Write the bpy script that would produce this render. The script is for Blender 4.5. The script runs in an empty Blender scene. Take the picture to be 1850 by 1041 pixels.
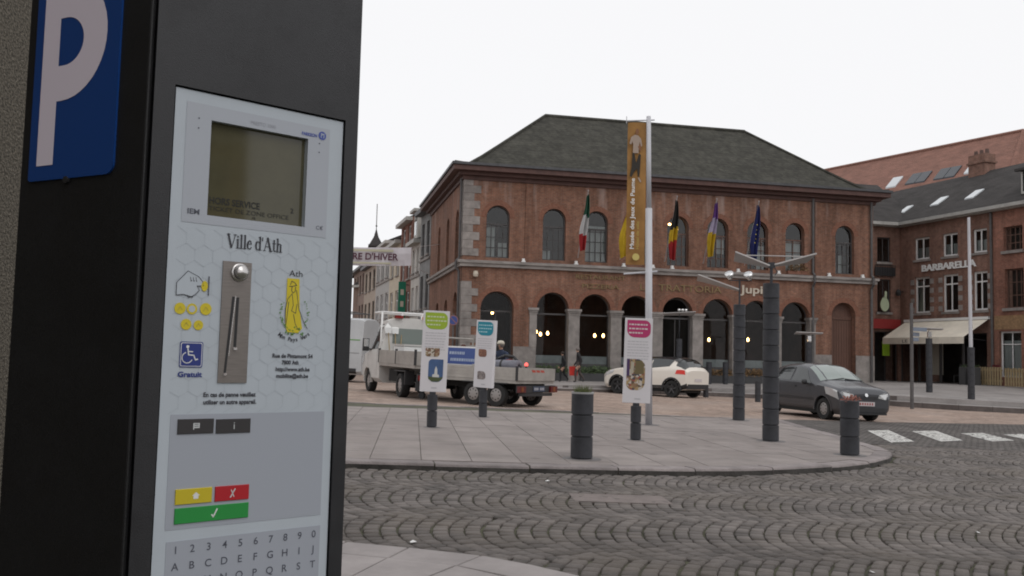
import bpy, bmesh, math, random
import numpy as np
from mathutils import Matrix, Vector
random.seed(7)
SC = bpy.context.scene
COL = SC.collection
R = math.radians

# ------------------------------------------------------------------ camera
FPX, CAMH, ROLL = 1700.0, 1.3, 0.025
PITCH = math.atan((645 - 520.5) / FPX)
fw = Vector((0, math.cos(PITCH), math.sin(PITCH)))
r0, u0 = Vector((1, 0, 0)), Vector((0, -math.sin(PITCH), math.cos(PITCH)))
rv = r0 * math.cos(ROLL) + u0 * math.sin(ROLL)
uv = u0 * math.cos(ROLL) - r0 * math.sin(ROLL)
cd = bpy.data.cameras.new('camera')
cam = bpy.data.objects.new('camera', cd)
COL.objects.link(cam)
cam.matrix_world = Matrix(((rv.x, uv.x, -fw.x, 0), (rv.y, uv.y, -fw.y, 0), (rv.z, uv.z, -fw.z, CAMH), (0, 0, 0, 1)))
cd.sensor_width = 36.0
cd.lens = 36.0 * FPX / 1850
cd.clip_start = 0.05
cd.clip_end = 3000
SC.camera = cam
cd.dof.use_dof = False
cd.dof.focus_distance = 20.0
cd.dof.aperture_fstop = 11.0

# ------------------------------------------------------------------ sky, sun, exposure
W = bpy.data.worlds.new('World')
SC.world = W
W.use_nodes = True
nt = W.node_tree
bg = nt.nodes['Background']
sky = nt.nodes.new('ShaderNodeTexSky')
sky.sky_type = 'NISHITA'
sky.sun_disc = False
SUN_EL, SUN_AZ = R(52), R(150)          # high, behind the camera to the right, behind cloud
sky.sun_elevation = SUN_EL
sky.sun_rotation = SUN_AZ
sky.air_density = 1.0
sky.dust_density = 4.0
hs = nt.nodes.new('ShaderNodeHueSaturation')
hs.inputs['Saturation'].default_value = 0.12
hs.inputs['Value'].default_value = 1.0
mx = nt.nodes.new('ShaderNodeMix')
mx.data_type = 'RGBA'
mx.inputs[0].default_value = 0.90          # even cloud cover over the clear-sky light
mx.inputs[7].default_value = (8.35, 8.35, 8.5, 1)
nt.links.new(sky.outputs[0], hs.inputs['Color'])
nt.links.new(hs.outputs[0], mx.inputs[6])
nt.links.new(mx.outputs[2], bg.inputs['Color'])
bg.inputs['Strength'].default_value = 0.12
sl = bpy.data.lights.new('sun', 'SUN')
sl.energy = 0.55
sl.angle = R(40)
sl.color = (1.0, 0.97, 0.93)
so = bpy.data.objects.new('sun', sl)
COL.objects.link(so)
sd = Vector((math.sin(SUN_AZ) * math.cos(SUN_EL), math.cos(SUN_AZ) * math.cos(SUN_EL), math.sin(SUN_EL)))
so.rotation_euler = sd.to_track_quat('Z', 'Y').to_euler()
so.location = (10, -20, 40)
SC.view_settings.view_transform = 'Standard'
SC.view_settings.look = 'None'
SC.view_settings.exposure = 0.0
SC.view_settings.gamma = 1.0
SC.view_settings.use_curve_mapping = False
SC.render.engine = 'CYCLES'
SC.cycles.use_denoising = True
SC.cycles.filter_width = 1.9
SC.cycles.max_bounces = 6
SC.cycles.transparent_max_bounces = 12
SC.cycles.caustics_reflective = False
SC.cycles.caustics_refractive = False

# ------------------------------------------------------------------ materials
MATS = {}
def mat(name, col, rough=0.7, metal=0.0, var=0.0, vs=4.0, bump=0.0, bs=60.0, spec=0.5, rnd=0.0, island=False, detail=4.0, emit=None, es=0.0, col2=None, stretch=None, dist=0.02):
    if name in MATS:
        return MATS[name]
    m = bpy.data.materials.new(name)
    m.use_nodes = True
    n, l = m.node_tree.nodes, m.node_tree.links
    b = n['Principled BSDF']
    b.inputs['Roughness'].default_value = rough
    b.inputs['Metallic'].default_value = metal
    b.inputs['Specular IOR Level'].default_value = spec
    c = (*col, 1)
    b.inputs['Base Color'].default_value = c
    src = None
    if var or bump or col2:
        tc = n.new('ShaderNodeTexCoord')
        co = tc.outputs['Object']
        if stretch:
            mp = n.new('ShaderNodeMapping')
            mp.inputs['Scale'].default_value = stretch
            l.new(co, mp.inputs[0])
            co = mp.outputs[0]
    if var or col2:
        nz = n.new('ShaderNodeTexNoise')
        nz.inputs['Scale'].default_value = vs
        nz.inputs['Detail'].default_value = detail
        nz.inputs['Roughness'].default_value = 0.65
        l.new(co, nz.inputs['Vector'])
        rp = n.new('ShaderNodeValToRGB')
        rp.color_ramp.elements[0].position = 0.3
        rp.color_ramp.elements[1].position = 0.7
        lo = tuple(x * (1 - var) for x in col)
        hi = tuple(min(1, x * (1 + var)) for x in (col2 or col))
        rp.color_ramp.elements[0].color = (*lo, 1)
        rp.color_ramp.elements[1].color = (*hi, 1)
        l.new(nz.outputs['Fac'], rp.inputs[0])
        src = rp.outputs[0]
    if rnd:
        if island:
            g = n.new('ShaderNodeNewGeometry'); ro = g.outputs['Random Per Island']
        else:
            g = n.new('ShaderNodeObjectInfo'); ro = g.outputs['Random']
        mr = n.new('ShaderNodeMapRange')
        mr.inputs['To Min'].default_value = 1 - rnd
        mr.inputs['To Max'].default_value = 1 + rnd
        l.new(ro, mr.inputs[0])
        hv = n.new('ShaderNodeHueSaturation')
        hv.inputs['Color'].default_value = c
        if src:
            l.new(src, hv.inputs['Color'])
        l.new(mr.outputs[0], hv.inputs['Value'])
        src = hv.outputs[0]
    if src:
        l.new(src, b.inputs['Base Color'])
    if bump:
        nb = n.new('ShaderNodeTexNoise')
        nb.inputs['Scale'].default_value = bs
        nb.inputs['Detail'].default_value = 3
        l.new(co, nb.inputs['Vector'])
        bp = n.new('ShaderNodeBump')
        bp.inputs['Strength'].default_value = bump
        bp.inputs['Distance'].default_value = dist
        l.new(nb.outputs['Fac'], bp.inputs['Height'])
        l.new(bp.outputs[0], b.inputs['Normal'])
    if name in ('black_textured_coating', 'black_side_coating', 'anthracite_coated_metal', 'pale_grey_panel'):
        # handling marks and dust: uneven gloss
        tq = n.new('ShaderNodeTexCoord'); nq = n.new('ShaderNodeTexNoise'); nq.inputs['Scale'].default_value = 9.0; nq.inputs['Detail'].default_value = 9; nq.inputs['Roughness'].default_value = 0.75
        l.new(tq.outputs['Object'], nq.inputs['Vector'])
        rq = n.new('ShaderNodeMapRange'); rq.inputs['From Min'].default_value = 0.35; rq.inputs['From Max'].default_value = 0.7
        rq.inputs['To Min'].default_value = rough - .10; rq.inputs['To Max'].default_value = min(1, rough + .22)
        l.new(nq.outputs['Fac'], rq.inputs[0]); l.new(rq.outputs[0], b.inputs['Roughness'])
    if emit:
        b.inputs['Emission Color'].default_value = (*emit, 1)
        b.inputs['Emission Strength'].default_value = es
    MATS[name] = m
    return m

def brick_mat(name, c1, c2, mortar, var=0.25, bw=0.225, bh=0.07, dirt=(0.5, 0.5, 0.5), msize=0.012, pale=0.0, zpale=9.0):
    """running-bond brick over local x+y and z, with broad weathering"""
    m = bpy.data.materials.new(name); m.use_nodes = True
    n, l = m.node_tree.nodes, m.node_tree.links
    b = n['Principled BSDF']
    b.inputs['Roughness'].default_value = 0.9
    b.inputs['Specular IOR Level'].default_value = 0.2
    tc = n.new('ShaderNodeTexCoord')
    sp = n.new('ShaderNodeSeparateXYZ'); l.new(tc.outputs['Object'], sp.inputs[0])
    ad = n.new('ShaderNodeMath'); ad.operation = 'ADD'
    l.new(sp.outputs[0], ad.inputs[0]); l.new(sp.outputs[1], ad.inputs[1])
    cb = n.new('ShaderNodeCombineXYZ')
    l.new(ad.outputs[0], cb.inputs[0]); l.new(sp.outputs[2], cb.inputs[1])
    bt = n.new('ShaderNodeTexBrick')
    bt.inputs['Color1'].default_value = (*c1, 1)
    bt.inputs['Color2'].default_value = (*c2, 1)
    bt.inputs['Mortar'].default_value = (*mortar, 1)
    bt.inputs['Scale'].default_value = 1.0
    bt.inputs['Mortar Size'].default_value = msize
    bt.inputs['Brick Width'].default_value = bw
    bt.inputs['Row Height'].default_value = bh
    bt.inputs['Bias'].default_value = -0.1
    l.new(cb.outputs[0], bt.inputs['Vector'])
    nz = n.new('ShaderNodeTexNoise'); nz.inputs['Scale'].default_value = 0.55; nz.inputs['Detail'].default_value = 7; nz.inputs['Roughness'].default_value = 0.7
    l.new(tc.outputs['Object'], nz.inputs['Vector'])
    mr = n.new('ShaderNodeMapRange'); mr.inputs['From Min'].default_value = 0.3; mr.inputs['From Max'].default_value = 0.7
    mr.inputs['To Min'].default_value = 1 - var; mr.inputs['To Max'].default_value = 1 + var
    l.new(nz.outputs['Fac'], mr.inputs[0])
    nz2 = n.new('ShaderNodeTexNoise'); nz2.inputs['Scale'].default_value = 6.0; nz2.inputs['Detail'].default_value = 4
    l.new(tc.outputs['Object'], nz2.inputs['Vector'])
    mr2 = n.new('ShaderNodeMapRange'); mr2.inputs['From Min'].default_value = 0.3; mr2.inputs['From Max'].default_value = 0.7
    mr2.inputs['To Min'].default_value = 0.8; mr2.inputs['To Max'].default_value = 1.2
    l.new(nz2.outputs['Fac'], mr2.inputs[0])
    mps = n.new('ShaderNodeMapping'); mps.inputs['Scale'].default_value = (1.8, 1.8, 0.22)
    l.new(tc.outputs['Object'], mps.inputs[0])
    nzs = n.new('ShaderNodeTexNoise'); nzs.inputs['Scale'].default_value = 1.4; nzs.inputs['Detail'].default_value = 6
    l.new(mps.outputs[0], nzs.inputs['Vector'])
    mrs = n.new('ShaderNodeMapRange'); mrs.inputs['From Min'].default_value = 0.35; mrs.inputs['From Max'].default_value = 0.65
    mrs.inputs['To Min'].default_value = 0.74; mrs.inputs['To Max'].default_value = 1.12
    l.new(nzs.outputs['Fac'], mrs.inputs[0])
    mu0 = n.new('ShaderNodeMath'); mu0.operation = 'MULTIPLY'
    l.new(mr.outputs[0], mu0.inputs[0]); l.new(mrs.outputs[0], mu0.inputs[1])
    mu = n.new('ShaderNodeMath'); mu.operation = 'MULTIPLY'
    l.new(mu0.outputs[0], mu.inputs[0]); l.new(mr2.outputs[0], mu.inputs[1])
    hv = n.new('ShaderNodeHueSaturation')
    l.new(bt.outputs['Color'], hv.inputs['Color']); l.new(mu.outputs[0], hv.inputs['Value'])
    out = hv.outputs[0]
    if pale:
        # lime bloom below the cornice: vertical streaks
        mp = n.new('ShaderNodeMapping'); mp.inputs['Scale'].default_value = (1.3, 1.3, 0.16)
        l.new(tc.outputs['Object'], mp.inputs[0])
        n3 = n.new('ShaderNodeTexNoise'); n3.inputs['Scale'].default_value = 1.6; n3.inputs['Detail'].default_value = 6
        l.new(mp.outputs[0], n3.inputs['Vector'])
        r3 = n.new('ShaderNodeMapRange'); r3.inputs['From Min'].default_value = 0.52; r3.inputs['From Max'].default_value = 0.72
        l.new(n3.outputs['Fac'], r3.inputs[0])
        r4 = n.new('ShaderNodeMapRange'); r4.inputs['From Min'].default_value = zpale - 2.2; r4.inputs['From Max'].default_value = zpale + .6
        l.new(sp.outputs[2], r4.inputs[0])
        m4 = n.new('ShaderNodeMath'); m4.operation = 'MULTIPLY'
        l.new(r3.outputs[0], m4.inputs[0]); l.new(r4.outputs[0], m4.inputs[1])
        m5 = n.new('ShaderNodeMath'); m5.operation = 'MULTIPLY'; m5.inputs[1].default_value = pale
        l.new(m4.outputs[0], m5.inputs[0])
        mm = n.new('ShaderNodeMix'); mm.data_type = 'RGBA'
        mm.inputs[7].default_value = (0.42, 0.33, 0.30, 1)
        l.new(m5.outputs[0], mm.inputs[0]); l.new(out, mm.inputs[6])
        out = mm.outputs[2]
    l.new(out, b.inputs['Base Color'])
    bp = n.new('ShaderNodeBump'); bp.inputs['Strength'].default_value = 0.4; bp.inputs['Distance'].default_value = 0.01
    l.new(bt.outputs['Fac'], bp.inputs['Height']); bp.invert = True
    l.new(bp.outputs[0], b.inputs['Normal'])
    MATS[name] = m
    return m

def glass_mat(name, tint=(0.75, 0.8, 0.8), refl=0.1, rough=0.02):
    """thin pane: clear film with a Fresnel-weighted mirror"""
    m = bpy.data.materials.new(name); m.use_nodes = True
    n, l = m.node_tree.nodes, m.node_tree.links
    n.remove(n['Principled BSDF'])
    o = n['Material Output']
    tr = n.new('ShaderNodeBsdfTransparent'); tr.inputs[0].default_value = (*tint, 1)
    gl = n.new('ShaderNodeBsdfGlossy'); gl.inputs['Roughness'].default_value = rough; gl.inputs[0].default_value = (1, 1, 1, 1)
    fr = n.new('ShaderNodeFresnel'); fr.inputs[0].default_value = 1.5
    ma = n.new('ShaderNodeMath'); ma.operation = 'ADD'; ma.inputs[1].default_value = refl; ma.use_clamp = True
    l.new(fr.outputs[0], ma.inputs[0])
    ms = n.new('ShaderNodeMixShader')
    l.new(ma.outputs[0], ms.inputs[0]); l.new(tr.outputs[0], ms.inputs[1]); l.new(gl.outputs[0], ms.inputs[2])
    l.new(ms.outputs[0], o.inputs['Surface'])
    MATS[name] = m
    return m

def weather(m, scale=0.5, lo=0.78, hi=1.14, spots=0.0, sscale=4.0, tint=None):
    """dirt laid over a whole surface in world space: broad stains and, optionally, small dark spots"""
    n, l = m.node_tree.nodes, m.node_tree.links
    b = n['Principled BSDF']
    sk = b.inputs['Base Color']
    g = n.new('ShaderNodeNewGeometry')
    nz = n.new('ShaderNodeTexNoise'); nz.inputs['Scale'].default_value = scale; nz.inputs['Detail'].default_value = 8; nz.inputs['Roughness'].default_value = 0.7
    l.new(g.outputs['Position'], nz.inputs['Vector'])
    mr = n.new('ShaderNodeMapRange'); mr.inputs['From Min'].default_value = 0.3; mr.inputs['From Max'].default_value = 0.7
    mr.inputs['To Min'].default_value = lo; mr.inputs['To Max'].default_value = hi
    l.new(nz.outputs['Fac'], mr.inputs[0])
    val = mr.outputs[0]
    if spots:
        v = n.new('ShaderNodeTexVoronoi'); v.inputs['Scale'].default_value = sscale
        l.new(g.outputs['Position'], v.inputs['Vector'])
        ms = n.new('ShaderNodeMapRange'); ms.inputs['From Min'].default_value = 0.07; ms.inputs['From Max'].default_value = 0.13
        ms.inputs['To Min'].default_value = 1 - spots; ms.inputs['To Max'].default_value = 1.0
        l.new(v.outputs['Distance'], ms.inputs[0])
        mm = n.new('ShaderNodeMath'); mm.operation = 'MULTIPLY'
        l.new(val, mm.inputs[0]); l.new(ms.outputs[0], mm.inputs[1]); val = mm.outputs[0]
    hv = n.new('ShaderNodeHueSaturation')
    hv.inputs['Color'].default_value = sk.default_value
    if sk.is_linked: l.new(sk.links[0].from_socket, hv.inputs['Color'])
    l.new(val, hv.inputs['Value'])
    out = hv.outputs[0]
    if tint:
        n2 = n.new('ShaderNodeTexNoise'); n2.inputs['Scale'].default_value = scale * 1.7; n2.inputs['Detail'].default_value = 6
        l.new(g.outputs['Position'], n2.inputs['Vector'])
        m2 = n.new('ShaderNodeMapRange'); m2.inputs['From Min'].default_value = 0.45; m2.inputs['From Max'].default_value = 0.75; m2.inputs['To Max'].default_value = 0.6
        l.new(n2.outputs['Fac'], m2.inputs[0])
        mx_ = n.new('ShaderNodeMix'); mx_.data_type = 'RGBA'; mx_.inputs[7].default_value = (*tint, 1)
        l.new(m2.outputs[0], mx_.inputs[0]); l.new(out, mx_.inputs[6]); out = mx_.outputs[2]
    l.new(out, sk)
    return m

# ------------------------------------------------------------------ mesh helpers
class MB:
    def __init__(self, M=None):
        self.v, self.f, self.mi = [], [], []
        self.M = M or Matrix()
    def add(self, vs, fs, mi=0, M=None):
        T = self.M @ M if M is not None else self.M
        k = len(self.v)
        self.v += [tuple(T @ Vector(p)) for p in vs]
        self.f += [tuple(k + i for i in f) for f in fs]
        self.mi += [mi] * len(fs)
        return self
    def box(self, x0, x1, y0, y1, z0, z1, mi=0, M=None):
        vs = [(x, y, z) for z in (z0, z1) for y in (y0, y1) for x in (x0, x1)]
        return self.add(vs, [(0, 2, 3, 1), (4, 5, 7, 6), (0, 1, 5, 4), (2, 6, 7, 3), (0, 4, 6, 2), (1, 3, 7, 5)], mi, M)
    def cbox(self, x0, x1, y0, y1, z0, z1, c=0.01, mi=0, M=None):
        """box with a chamfered top edge"""
        vs = [(x0, y0, z0), (x1, y0, z0), (x1, y1, z0), (x0, y1, z0), (x0, y0, z1 - c), (x1, y0, z1 - c), (x1, y1, z1 - c), (x0, y1, z1 - c),
              (x0 + c, y0 + c, z1), (x1 - c, y0 + c, z1), (x1 - c, y1 - c, z1), (x0 + c, y1 - c, z1)]
        fs = [(3, 2, 1, 0), (8, 9, 10, 11)]
        for a in (0, 4):
            for i in range(4):
                j = (i + 1) % 4
                fs.append((a + i, a + j, a + 4 + j, a + 4 + i))
        return self.add(vs, fs, mi, M)
    def quad(self, a, b, c, d, mi=0):
        return self.add([a, b, c, d], [(0, 1, 2, 3)], mi)
    def poly(self, pts, mi=0, M=None):
        return self.add(pts, [tuple(range(len(pts)))], mi, M)
    def prism(self, pts, z0, z1, mi=0, M=None, zf=None):
        """vertical prism over an xy polygon (counter-clockwise)"""
        n = len(pts)
        g = zf or (lambda x, y: 0)
        vs = [(p[0], p[1], z0 + g(*p[:2])) for p in pts] + [(p[0], p[1], z1 + g(*p[:2])) for p in pts]
        fs = [tuple(range(n - 1, -1, -1)), tuple(range(n, 2 * n))] + [(i, (i + 1) % n, n + (i + 1) % n, n + i) for i in range(n)]
        return self.add(vs, fs, mi, M)
    def cyl(self, p, q, r, r2=None, n=12, mi=0, cap=True):
        p, q = Vector(p), Vector(q)
        r2 = r if r2 is None else r2
        d = (q - p).normalized()
        a = d.orthogonal().normalized(); b = d.cross(a)
        vs = []
        for c, rr in ((p, r), (q, r2)):
            vs += [tuple(c + (a * math.cos(t) + b * math.sin(t)) * rr) for t in [2 * math.pi * i / n for i in range(n)]]
        fs = [(i, (i + 1) % n, n + (i + 1) % n, n + i) for i in range(n)]
        if cap:
            fs += [tuple(range(n - 1, -1, -1)), tuple(range(n, 2 * n))]
        return self.add(vs, fs, mi)
    def tube(self, pts, r, n=6, mi=0):
        for a, b in zip(pts[:-1], pts[1:]):
            self.cyl(a, b, r, n=n, mi=mi)
        return self
    def lathe(self, prof, n=20, mi=0, M=None):
        """profile of (r, z), spun round z"""
        vs = [(r * math.cos(2 * math.pi * i / n), r * math.sin(2 * math.pi * i / n), z) for r, z in prof for i in range(n)]
        fs = []
        for k in range(len(prof) - 1):
            for i in range(n):
                j = (i + 1) % n
                fs.append((k * n + i, k * n + j, (k + 1) * n + j, (k + 1) * n + i))
        return self.add(vs, fs, mi, M)
    def disc(self, c, r, n=20, mi=0, ax='y', s=-1):
        pts = []
        for i in range(n):
            t = 2 * math.pi * i / n
            a, b = r * math.cos(t), r * math.sin(t)
            pts.append((c[0] + a, c[1], c[2] + b) if ax == 'y' else (c[0] + a, c[1] + b, c[2]))
        return self.poly(pts, mi)
    def stroke(self, pts, w, y, mi=0):
        """flat line of width w through (x, z) points in the plane y"""
        for (x0, z0), (x1, z1) in zip(pts[:-1], pts[1:]):
            d = Vector((x1 - x0, z1 - z0))
            if d.length < 1e-9: continue
            d.normalize(); e = d * w * 0.35
            nx, nz = -d.y * w / 2, d.x * w / 2
            self.quad((x0 - e.x - nx, y, z0 - e.y - nz), (x1 + e.x - nx, y, z1 + e.y - nz), (x1 + e.x + nx, y, z1 + e.y + nz), (x0 - e.x + nx, y, z0 - e.y + nz), mi)
        return self
    def mesh(self, name, mats, smooth=False):
        me = bpy.data.meshes.new(name)
        me.from_pydata(self.v, [], self.f)
        ms = mats if isinstance(mats, (list, tuple)) else [mats]
        for m in ms:
            me.materials.append(m)
        if len(ms) > 1:
            me.polygons.foreach_set('material_index', self.mi)
        if smooth:
            me.polygons.foreach_set('use_smooth', [True] * len(me.polygons))
        me.update()
        return me
    def build(self, name, mats, parent=None, smooth=False, bevel=0.0, auto=None):
        me = self.mesh(name, mats, smooth)
        if smooth and auto is not None:
            me.set_sharp_from_angle(angle=R(auto))
        o = ob(name, me, parent)
        if bevel:
            b = o.modifiers.new('bevel', 'BEVEL'); b.width = bevel; b.segments = 2; b.limit_method = 'ANGLE'
        return o

def ob(name, me, parent=None, loc=None, rot=None, scale=None):
    o = bpy.data.objects.new(name, me)
    COL.objects.link(o)
    if parent: o.parent = parent
    if loc is not None: o.location = loc
    if rot is not None: o.rotation_euler = rot
    if scale is not None: o.scale = scale
    return o
def tag(o, label=None, cat=None, group=None, kind=None):
    if label: o['label'] = label
    if cat: o['category'] = cat
    if group: o['group'] = group
    if kind: o['kind'] = kind
    return o
def thing(name, label, cat, loc=(0, 0, 0), rz=0.0, group=None, M=None):
    o = bpy.data.objects.new(name, None)
    COL.objects.link(o)
    o.empty_display_size = 0.2
    if M is not None: o.matrix_world = M
    else:
        o.location = loc; o.rotation_euler = (0, 0, rz)
    return tag(o, label, cat, group, 'thing')
def text_mesh(s, size, ext=0.0, bold=0.0, xs=1.0, align='LEFT', spacing=1.0, shear=0.0):
    """lettering as (verts, faces) in the xy plane, baseline on y = 0"""
    c = bpy.data.curves.new('lettering', 'FONT')
    c.body = s; c.size = size; c.extrude = ext; c.offset = bold; c.align_x = align
    c.space_character = spacing; c.shear = shear; c.resolution_u = 3
    o = bpy.data.objects.new('lettering', c)
    me = bpy.data.meshes.new_from_object(o)
    vs = [(v.co.x * xs, v.co.y, v.co.z) for v in me.vertices]
    fs = [tuple(p.vertices) for p in me.polygons]
    bpy.data.objects.remove(o); bpy.data.meshes.remove(me); bpy.data.curves.remove(c)
    return vs, fs
UP = Matrix.Rotation(R(90), 4, 'X')       # xy lettering -> upright, reading along +x, facing -y
def put_text(mb, s, x, y, z, size, mi=0, width=None, **k):
    vs, fs = text_mesh(s, size, **k)
    if width:
        x0 = min(v[0] for v in vs); x1 = max(v[0] for v in vs)
        if k.get('align') == 'CENTER':
            q = width / (x1 - x0); vs = [(v[0] * q, v[1], v[2]) for v in vs]
        else:
            vs = [((v[0] - x0) * width / (x1 - x0), v[1], v[2]) for v in vs]
    mb.add(vs, fs, mi, Matrix.Translation((x, y, z)) @ UP)
    return mb

KSL = 0.0215
def gz(x, y=0):
    """the square falls gently to the right"""
    return -KSL * max(-14.0, min(24.0, x))
def gmat(x, y, heading, dz=0.0):
    """frame standing on the falling ground, local +x along heading (radians from +X)"""
    n = Vector((KSL, 0, 1)).normalized()
    h = Vector((math.cos(heading), math.sin(heading), 0))
    h = (h - n * h.dot(n)).normalized()
    s = n.cross(h)
    z = gz(x) + dz
    return Matrix(((h.x, s.x, n.x, x), (h.y, s.y, n.y, y), (h.z, s.z, n.z, z), (0, 0, 0, 1)))
def clip_poly(sub, clip):
    """Sutherland-Hodgman, clip polygon convex and counter-clockwise"""
    out = list(sub)
    for i in range(len(clip)):
        a, b = clip[i], clip[(i + 1) % len(clip)]
        inp, out = out, []
        if not inp: break
        side = lambda p: (b[0] - a[0]) * (p[1] - a[1]) - (b[1] - a[1]) * (p[0] - a[0])
        for j in range(len(inp)):
            p, q = inp[j - 1], inp[j]
            sp, sq = side(p), side(q)
            if (sp >= 0) != (sq >= 0):
                t = sp / (sp - sq)
                out.append((p[0] + (q[0] - p[0]) * t, p[1] + (q[1] - p[1]) * t))
            if sq >= 0: out.append(q)
    return out
def area(p):
    return 0.5 * sum(p[i - 1][0] * p[i][1] - p[i][0] * p[i - 1][1] for i in range(len(p)))
def inside(pt, poly):
    x, y = pt; c = False
    for i in range(len(poly)):
        (x0, y0), (x1, y1) = poly[i - 1], poly[i]
        if (y0 > y) != (y1 > y) and x < (x1 - x0) * (y - y0) / (y1 - y0) + x0: c = not c
    return c

# ================================================================== THE GROUND
m_setts_far = brick_mat('brown_setts', (0.37, 0.275, 0.225), (0.43, 0.33, 0.275), (0.21, 0.165, 0.14), var=0.2, bw=0.17, bh=0.12, msize=0.012)
_n = m_setts_far.node_tree
# lay the setts flat: use x and y instead of x+y and z
for nd in list(_n.nodes):
    if nd.type == 'COMBXYZ':
        spn = [q for q in _n.nodes if q.type == 'SEPXYZ'][0]
        for lk in list(nd.inputs[0].links) + list(nd.inputs[1].links): _n.links.remove(lk)
        _n.links.new(spn.outputs[0], nd.inputs[0]); _n.links.new(spn.outputs[1], nd.inputs[1])
m_joint = mat('dirty_joint_sand', (0.072, 0.065, 0.053), 0.95, var=0.35, vs=3, col2=(0.072, 0.074, 0.042))
m_cobble = mat('grey_porphyry_cobble', (0.130, 0.115, 0.107), 0.8, spec=0.3, var=0.22, vs=1.3, bump=0.5, bs=45, rnd=0.30, island=True, dist=0.006)
m_slab = mat('sawn_stone_slab', (0.258, 0.228, 0.216), 0.85, spec=0.3, var=0.20, vs=1.7, detail=8, bump=0.25, bs=120, rnd=0.07, dist=0.004)
m_kerb_face = mat('dark_kerb_face', (0.055, 0.05, 0.046), 0.9, var=0.4, vs=4, bump=0.5, bs=35)  # upright outer face of the kerb, much darker than its top
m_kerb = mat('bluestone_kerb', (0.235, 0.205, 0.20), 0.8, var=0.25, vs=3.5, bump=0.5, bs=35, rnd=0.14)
m_pave = mat('near_pavement_concrete', (0.30, 0.272, 0.266), 0.85, var=0.16, vs=3.0, detail=9, bump=0.4, bs=150, rnd=0.05, dist=0.004)
m_plat = mat('far_pavement', (0.285, 0.265, 0.256), 0.8, var=0.2, vs=0.9, detail=8, bump=0.2, bs=60)
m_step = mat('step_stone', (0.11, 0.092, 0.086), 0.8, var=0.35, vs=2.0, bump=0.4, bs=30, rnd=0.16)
m_paint = mat('worn_road_paint', (0.50, 0.49, 0.46), 0.8, var=0.1, vs=7, bump=0.8, bs=14, col2=(0.74, 0.73, 0.70), detail=6, rnd=.14, island=True)

weather(m_slab, .45, .80, 1.13, spots=.35, sscale=1.6, tint=(.27, .235, .22)); weather(m_cobble, .55, .78, 1.18, tint=(.125, .105, .085)); weather(m_kerb, .8, .75, 1.15); weather(m_pave, .9, .82, 1.12, spots=.3, sscale=2.2)
weather(m_plat, .35, .78, 1.15, spots=.3, sscale=1.2); weather(m_setts_far, .3, .80, 1.15, tint=(.33, .28, .25)); weather(m_step, .6, .7, 1.2)

XS = [-400, -14, -7, 0, 8, 16, 24, 400]
g = MB()
for a, b in zip(XS[:-1], XS[1:]):
    g.quad((a, -60, gz(a)), (b, -60, gz(b)), (b, 500, gz(b)), (a, 500, gz(a)))
tag(g.build('ground', m_setts_far), 'brownish stone setts covering the square', 'ground', kind='structure')

def sheet(poly, dz, name, m, **k):
    mb = MB(); mb.poly([(x, y, gz(x) + dz) for x, y in poly])
    return mb.build(name, m, **k)

ISL = [(-8.2, 9.35), (-1.76, 10.29), (-0.77, 10.45), (0.05, 10.59), (1.02, 10.77), (2.07, 11.04), (2.78, 11.33), (3.56, 11.80), (4.41, 12.48), (5.05, 13.15), (5.60, 13.95), (5.98, 14.75), (6.15, 15.6), (6.22, 16.6), (6.30, 18.2), (6.42, 20.3), (6.58, 22.9), (6.0, 22.75), (-8.2, 21.3)]
PAVE = [(-1.9, 6.45), (-1.03, 6.20), (-0.60, 6.10), (-0.15, 5.97), (0.16, 5.77), (0.44, 5.53), (1.6, 4.35), (3.4, 2.3), (7.5, -2.6), (7.5, -8), (-1.3, -8), (-1.3, 4.6), (-6.5, 7.1), (-6.5, 7.7)]

road = MB()
RX = [-14, -7, 0, 8, 16, 24, 60]
# grey cobbled carriageway: bed of the built stones, then the far stretch that the material carries
for a, b in zip(RX[:-1], RX[1:]):
    road.quad((a, -10, gz(a) + .004), (b, -10, gz(b) + .004), (b, 17.4, gz(b) + .004), (a, 17.4, gz(a) + .004))
road_o = road.build('cobbled_road', m_joint)
tag(road_o, 'grey road of cobbles laid in fanned arcs with dark mossy joints', 'road', kind='structure')
m_cob_far = brick_mat('far_cobbles', (0.135, 0.122, 0.116), (0.105, 0.095, 0.09), (0.04, 0.037, 0.033), var=0.3, bw=0.13, bh=0.13, msize=0.011)
for nd in list(m_cob_far.node_tree.nodes):
    if nd.type == 'COMBXYZ':
        _t = m_cob_far.node_tree
        spn = [q for q in _t.nodes if q.type == 'SEPXYZ'][0]
        for lk in list(nd.inputs[0].links) + list(nd.inputs[1].links): _t.links.remove(lk)
        _t.links.new(spn.outputs[0], nd.inputs[0]); _t.links.new(spn.outputs[1], nd.inputs[1])
fr = MB()
fl = [(6.2, 17.38), (60, 17.38), (60, 32), (24, 30.5), (15.2, 27.9), (9.9, 25.4), (7.35, 24.6), (5.9, 23.6)]
for a, b in zip([6, 8, 16, 24], [8, 16, 24, 60]):
    q = clip_poly(fl, [(a, 0), (b, 0), (b, 60), (a, 60)])
    if len(q) > 2: fr.poly([(x, y, gz(x) + .018) for x, y in q])
fr.build('far_stretch', m_cob_far, road_o)

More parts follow.
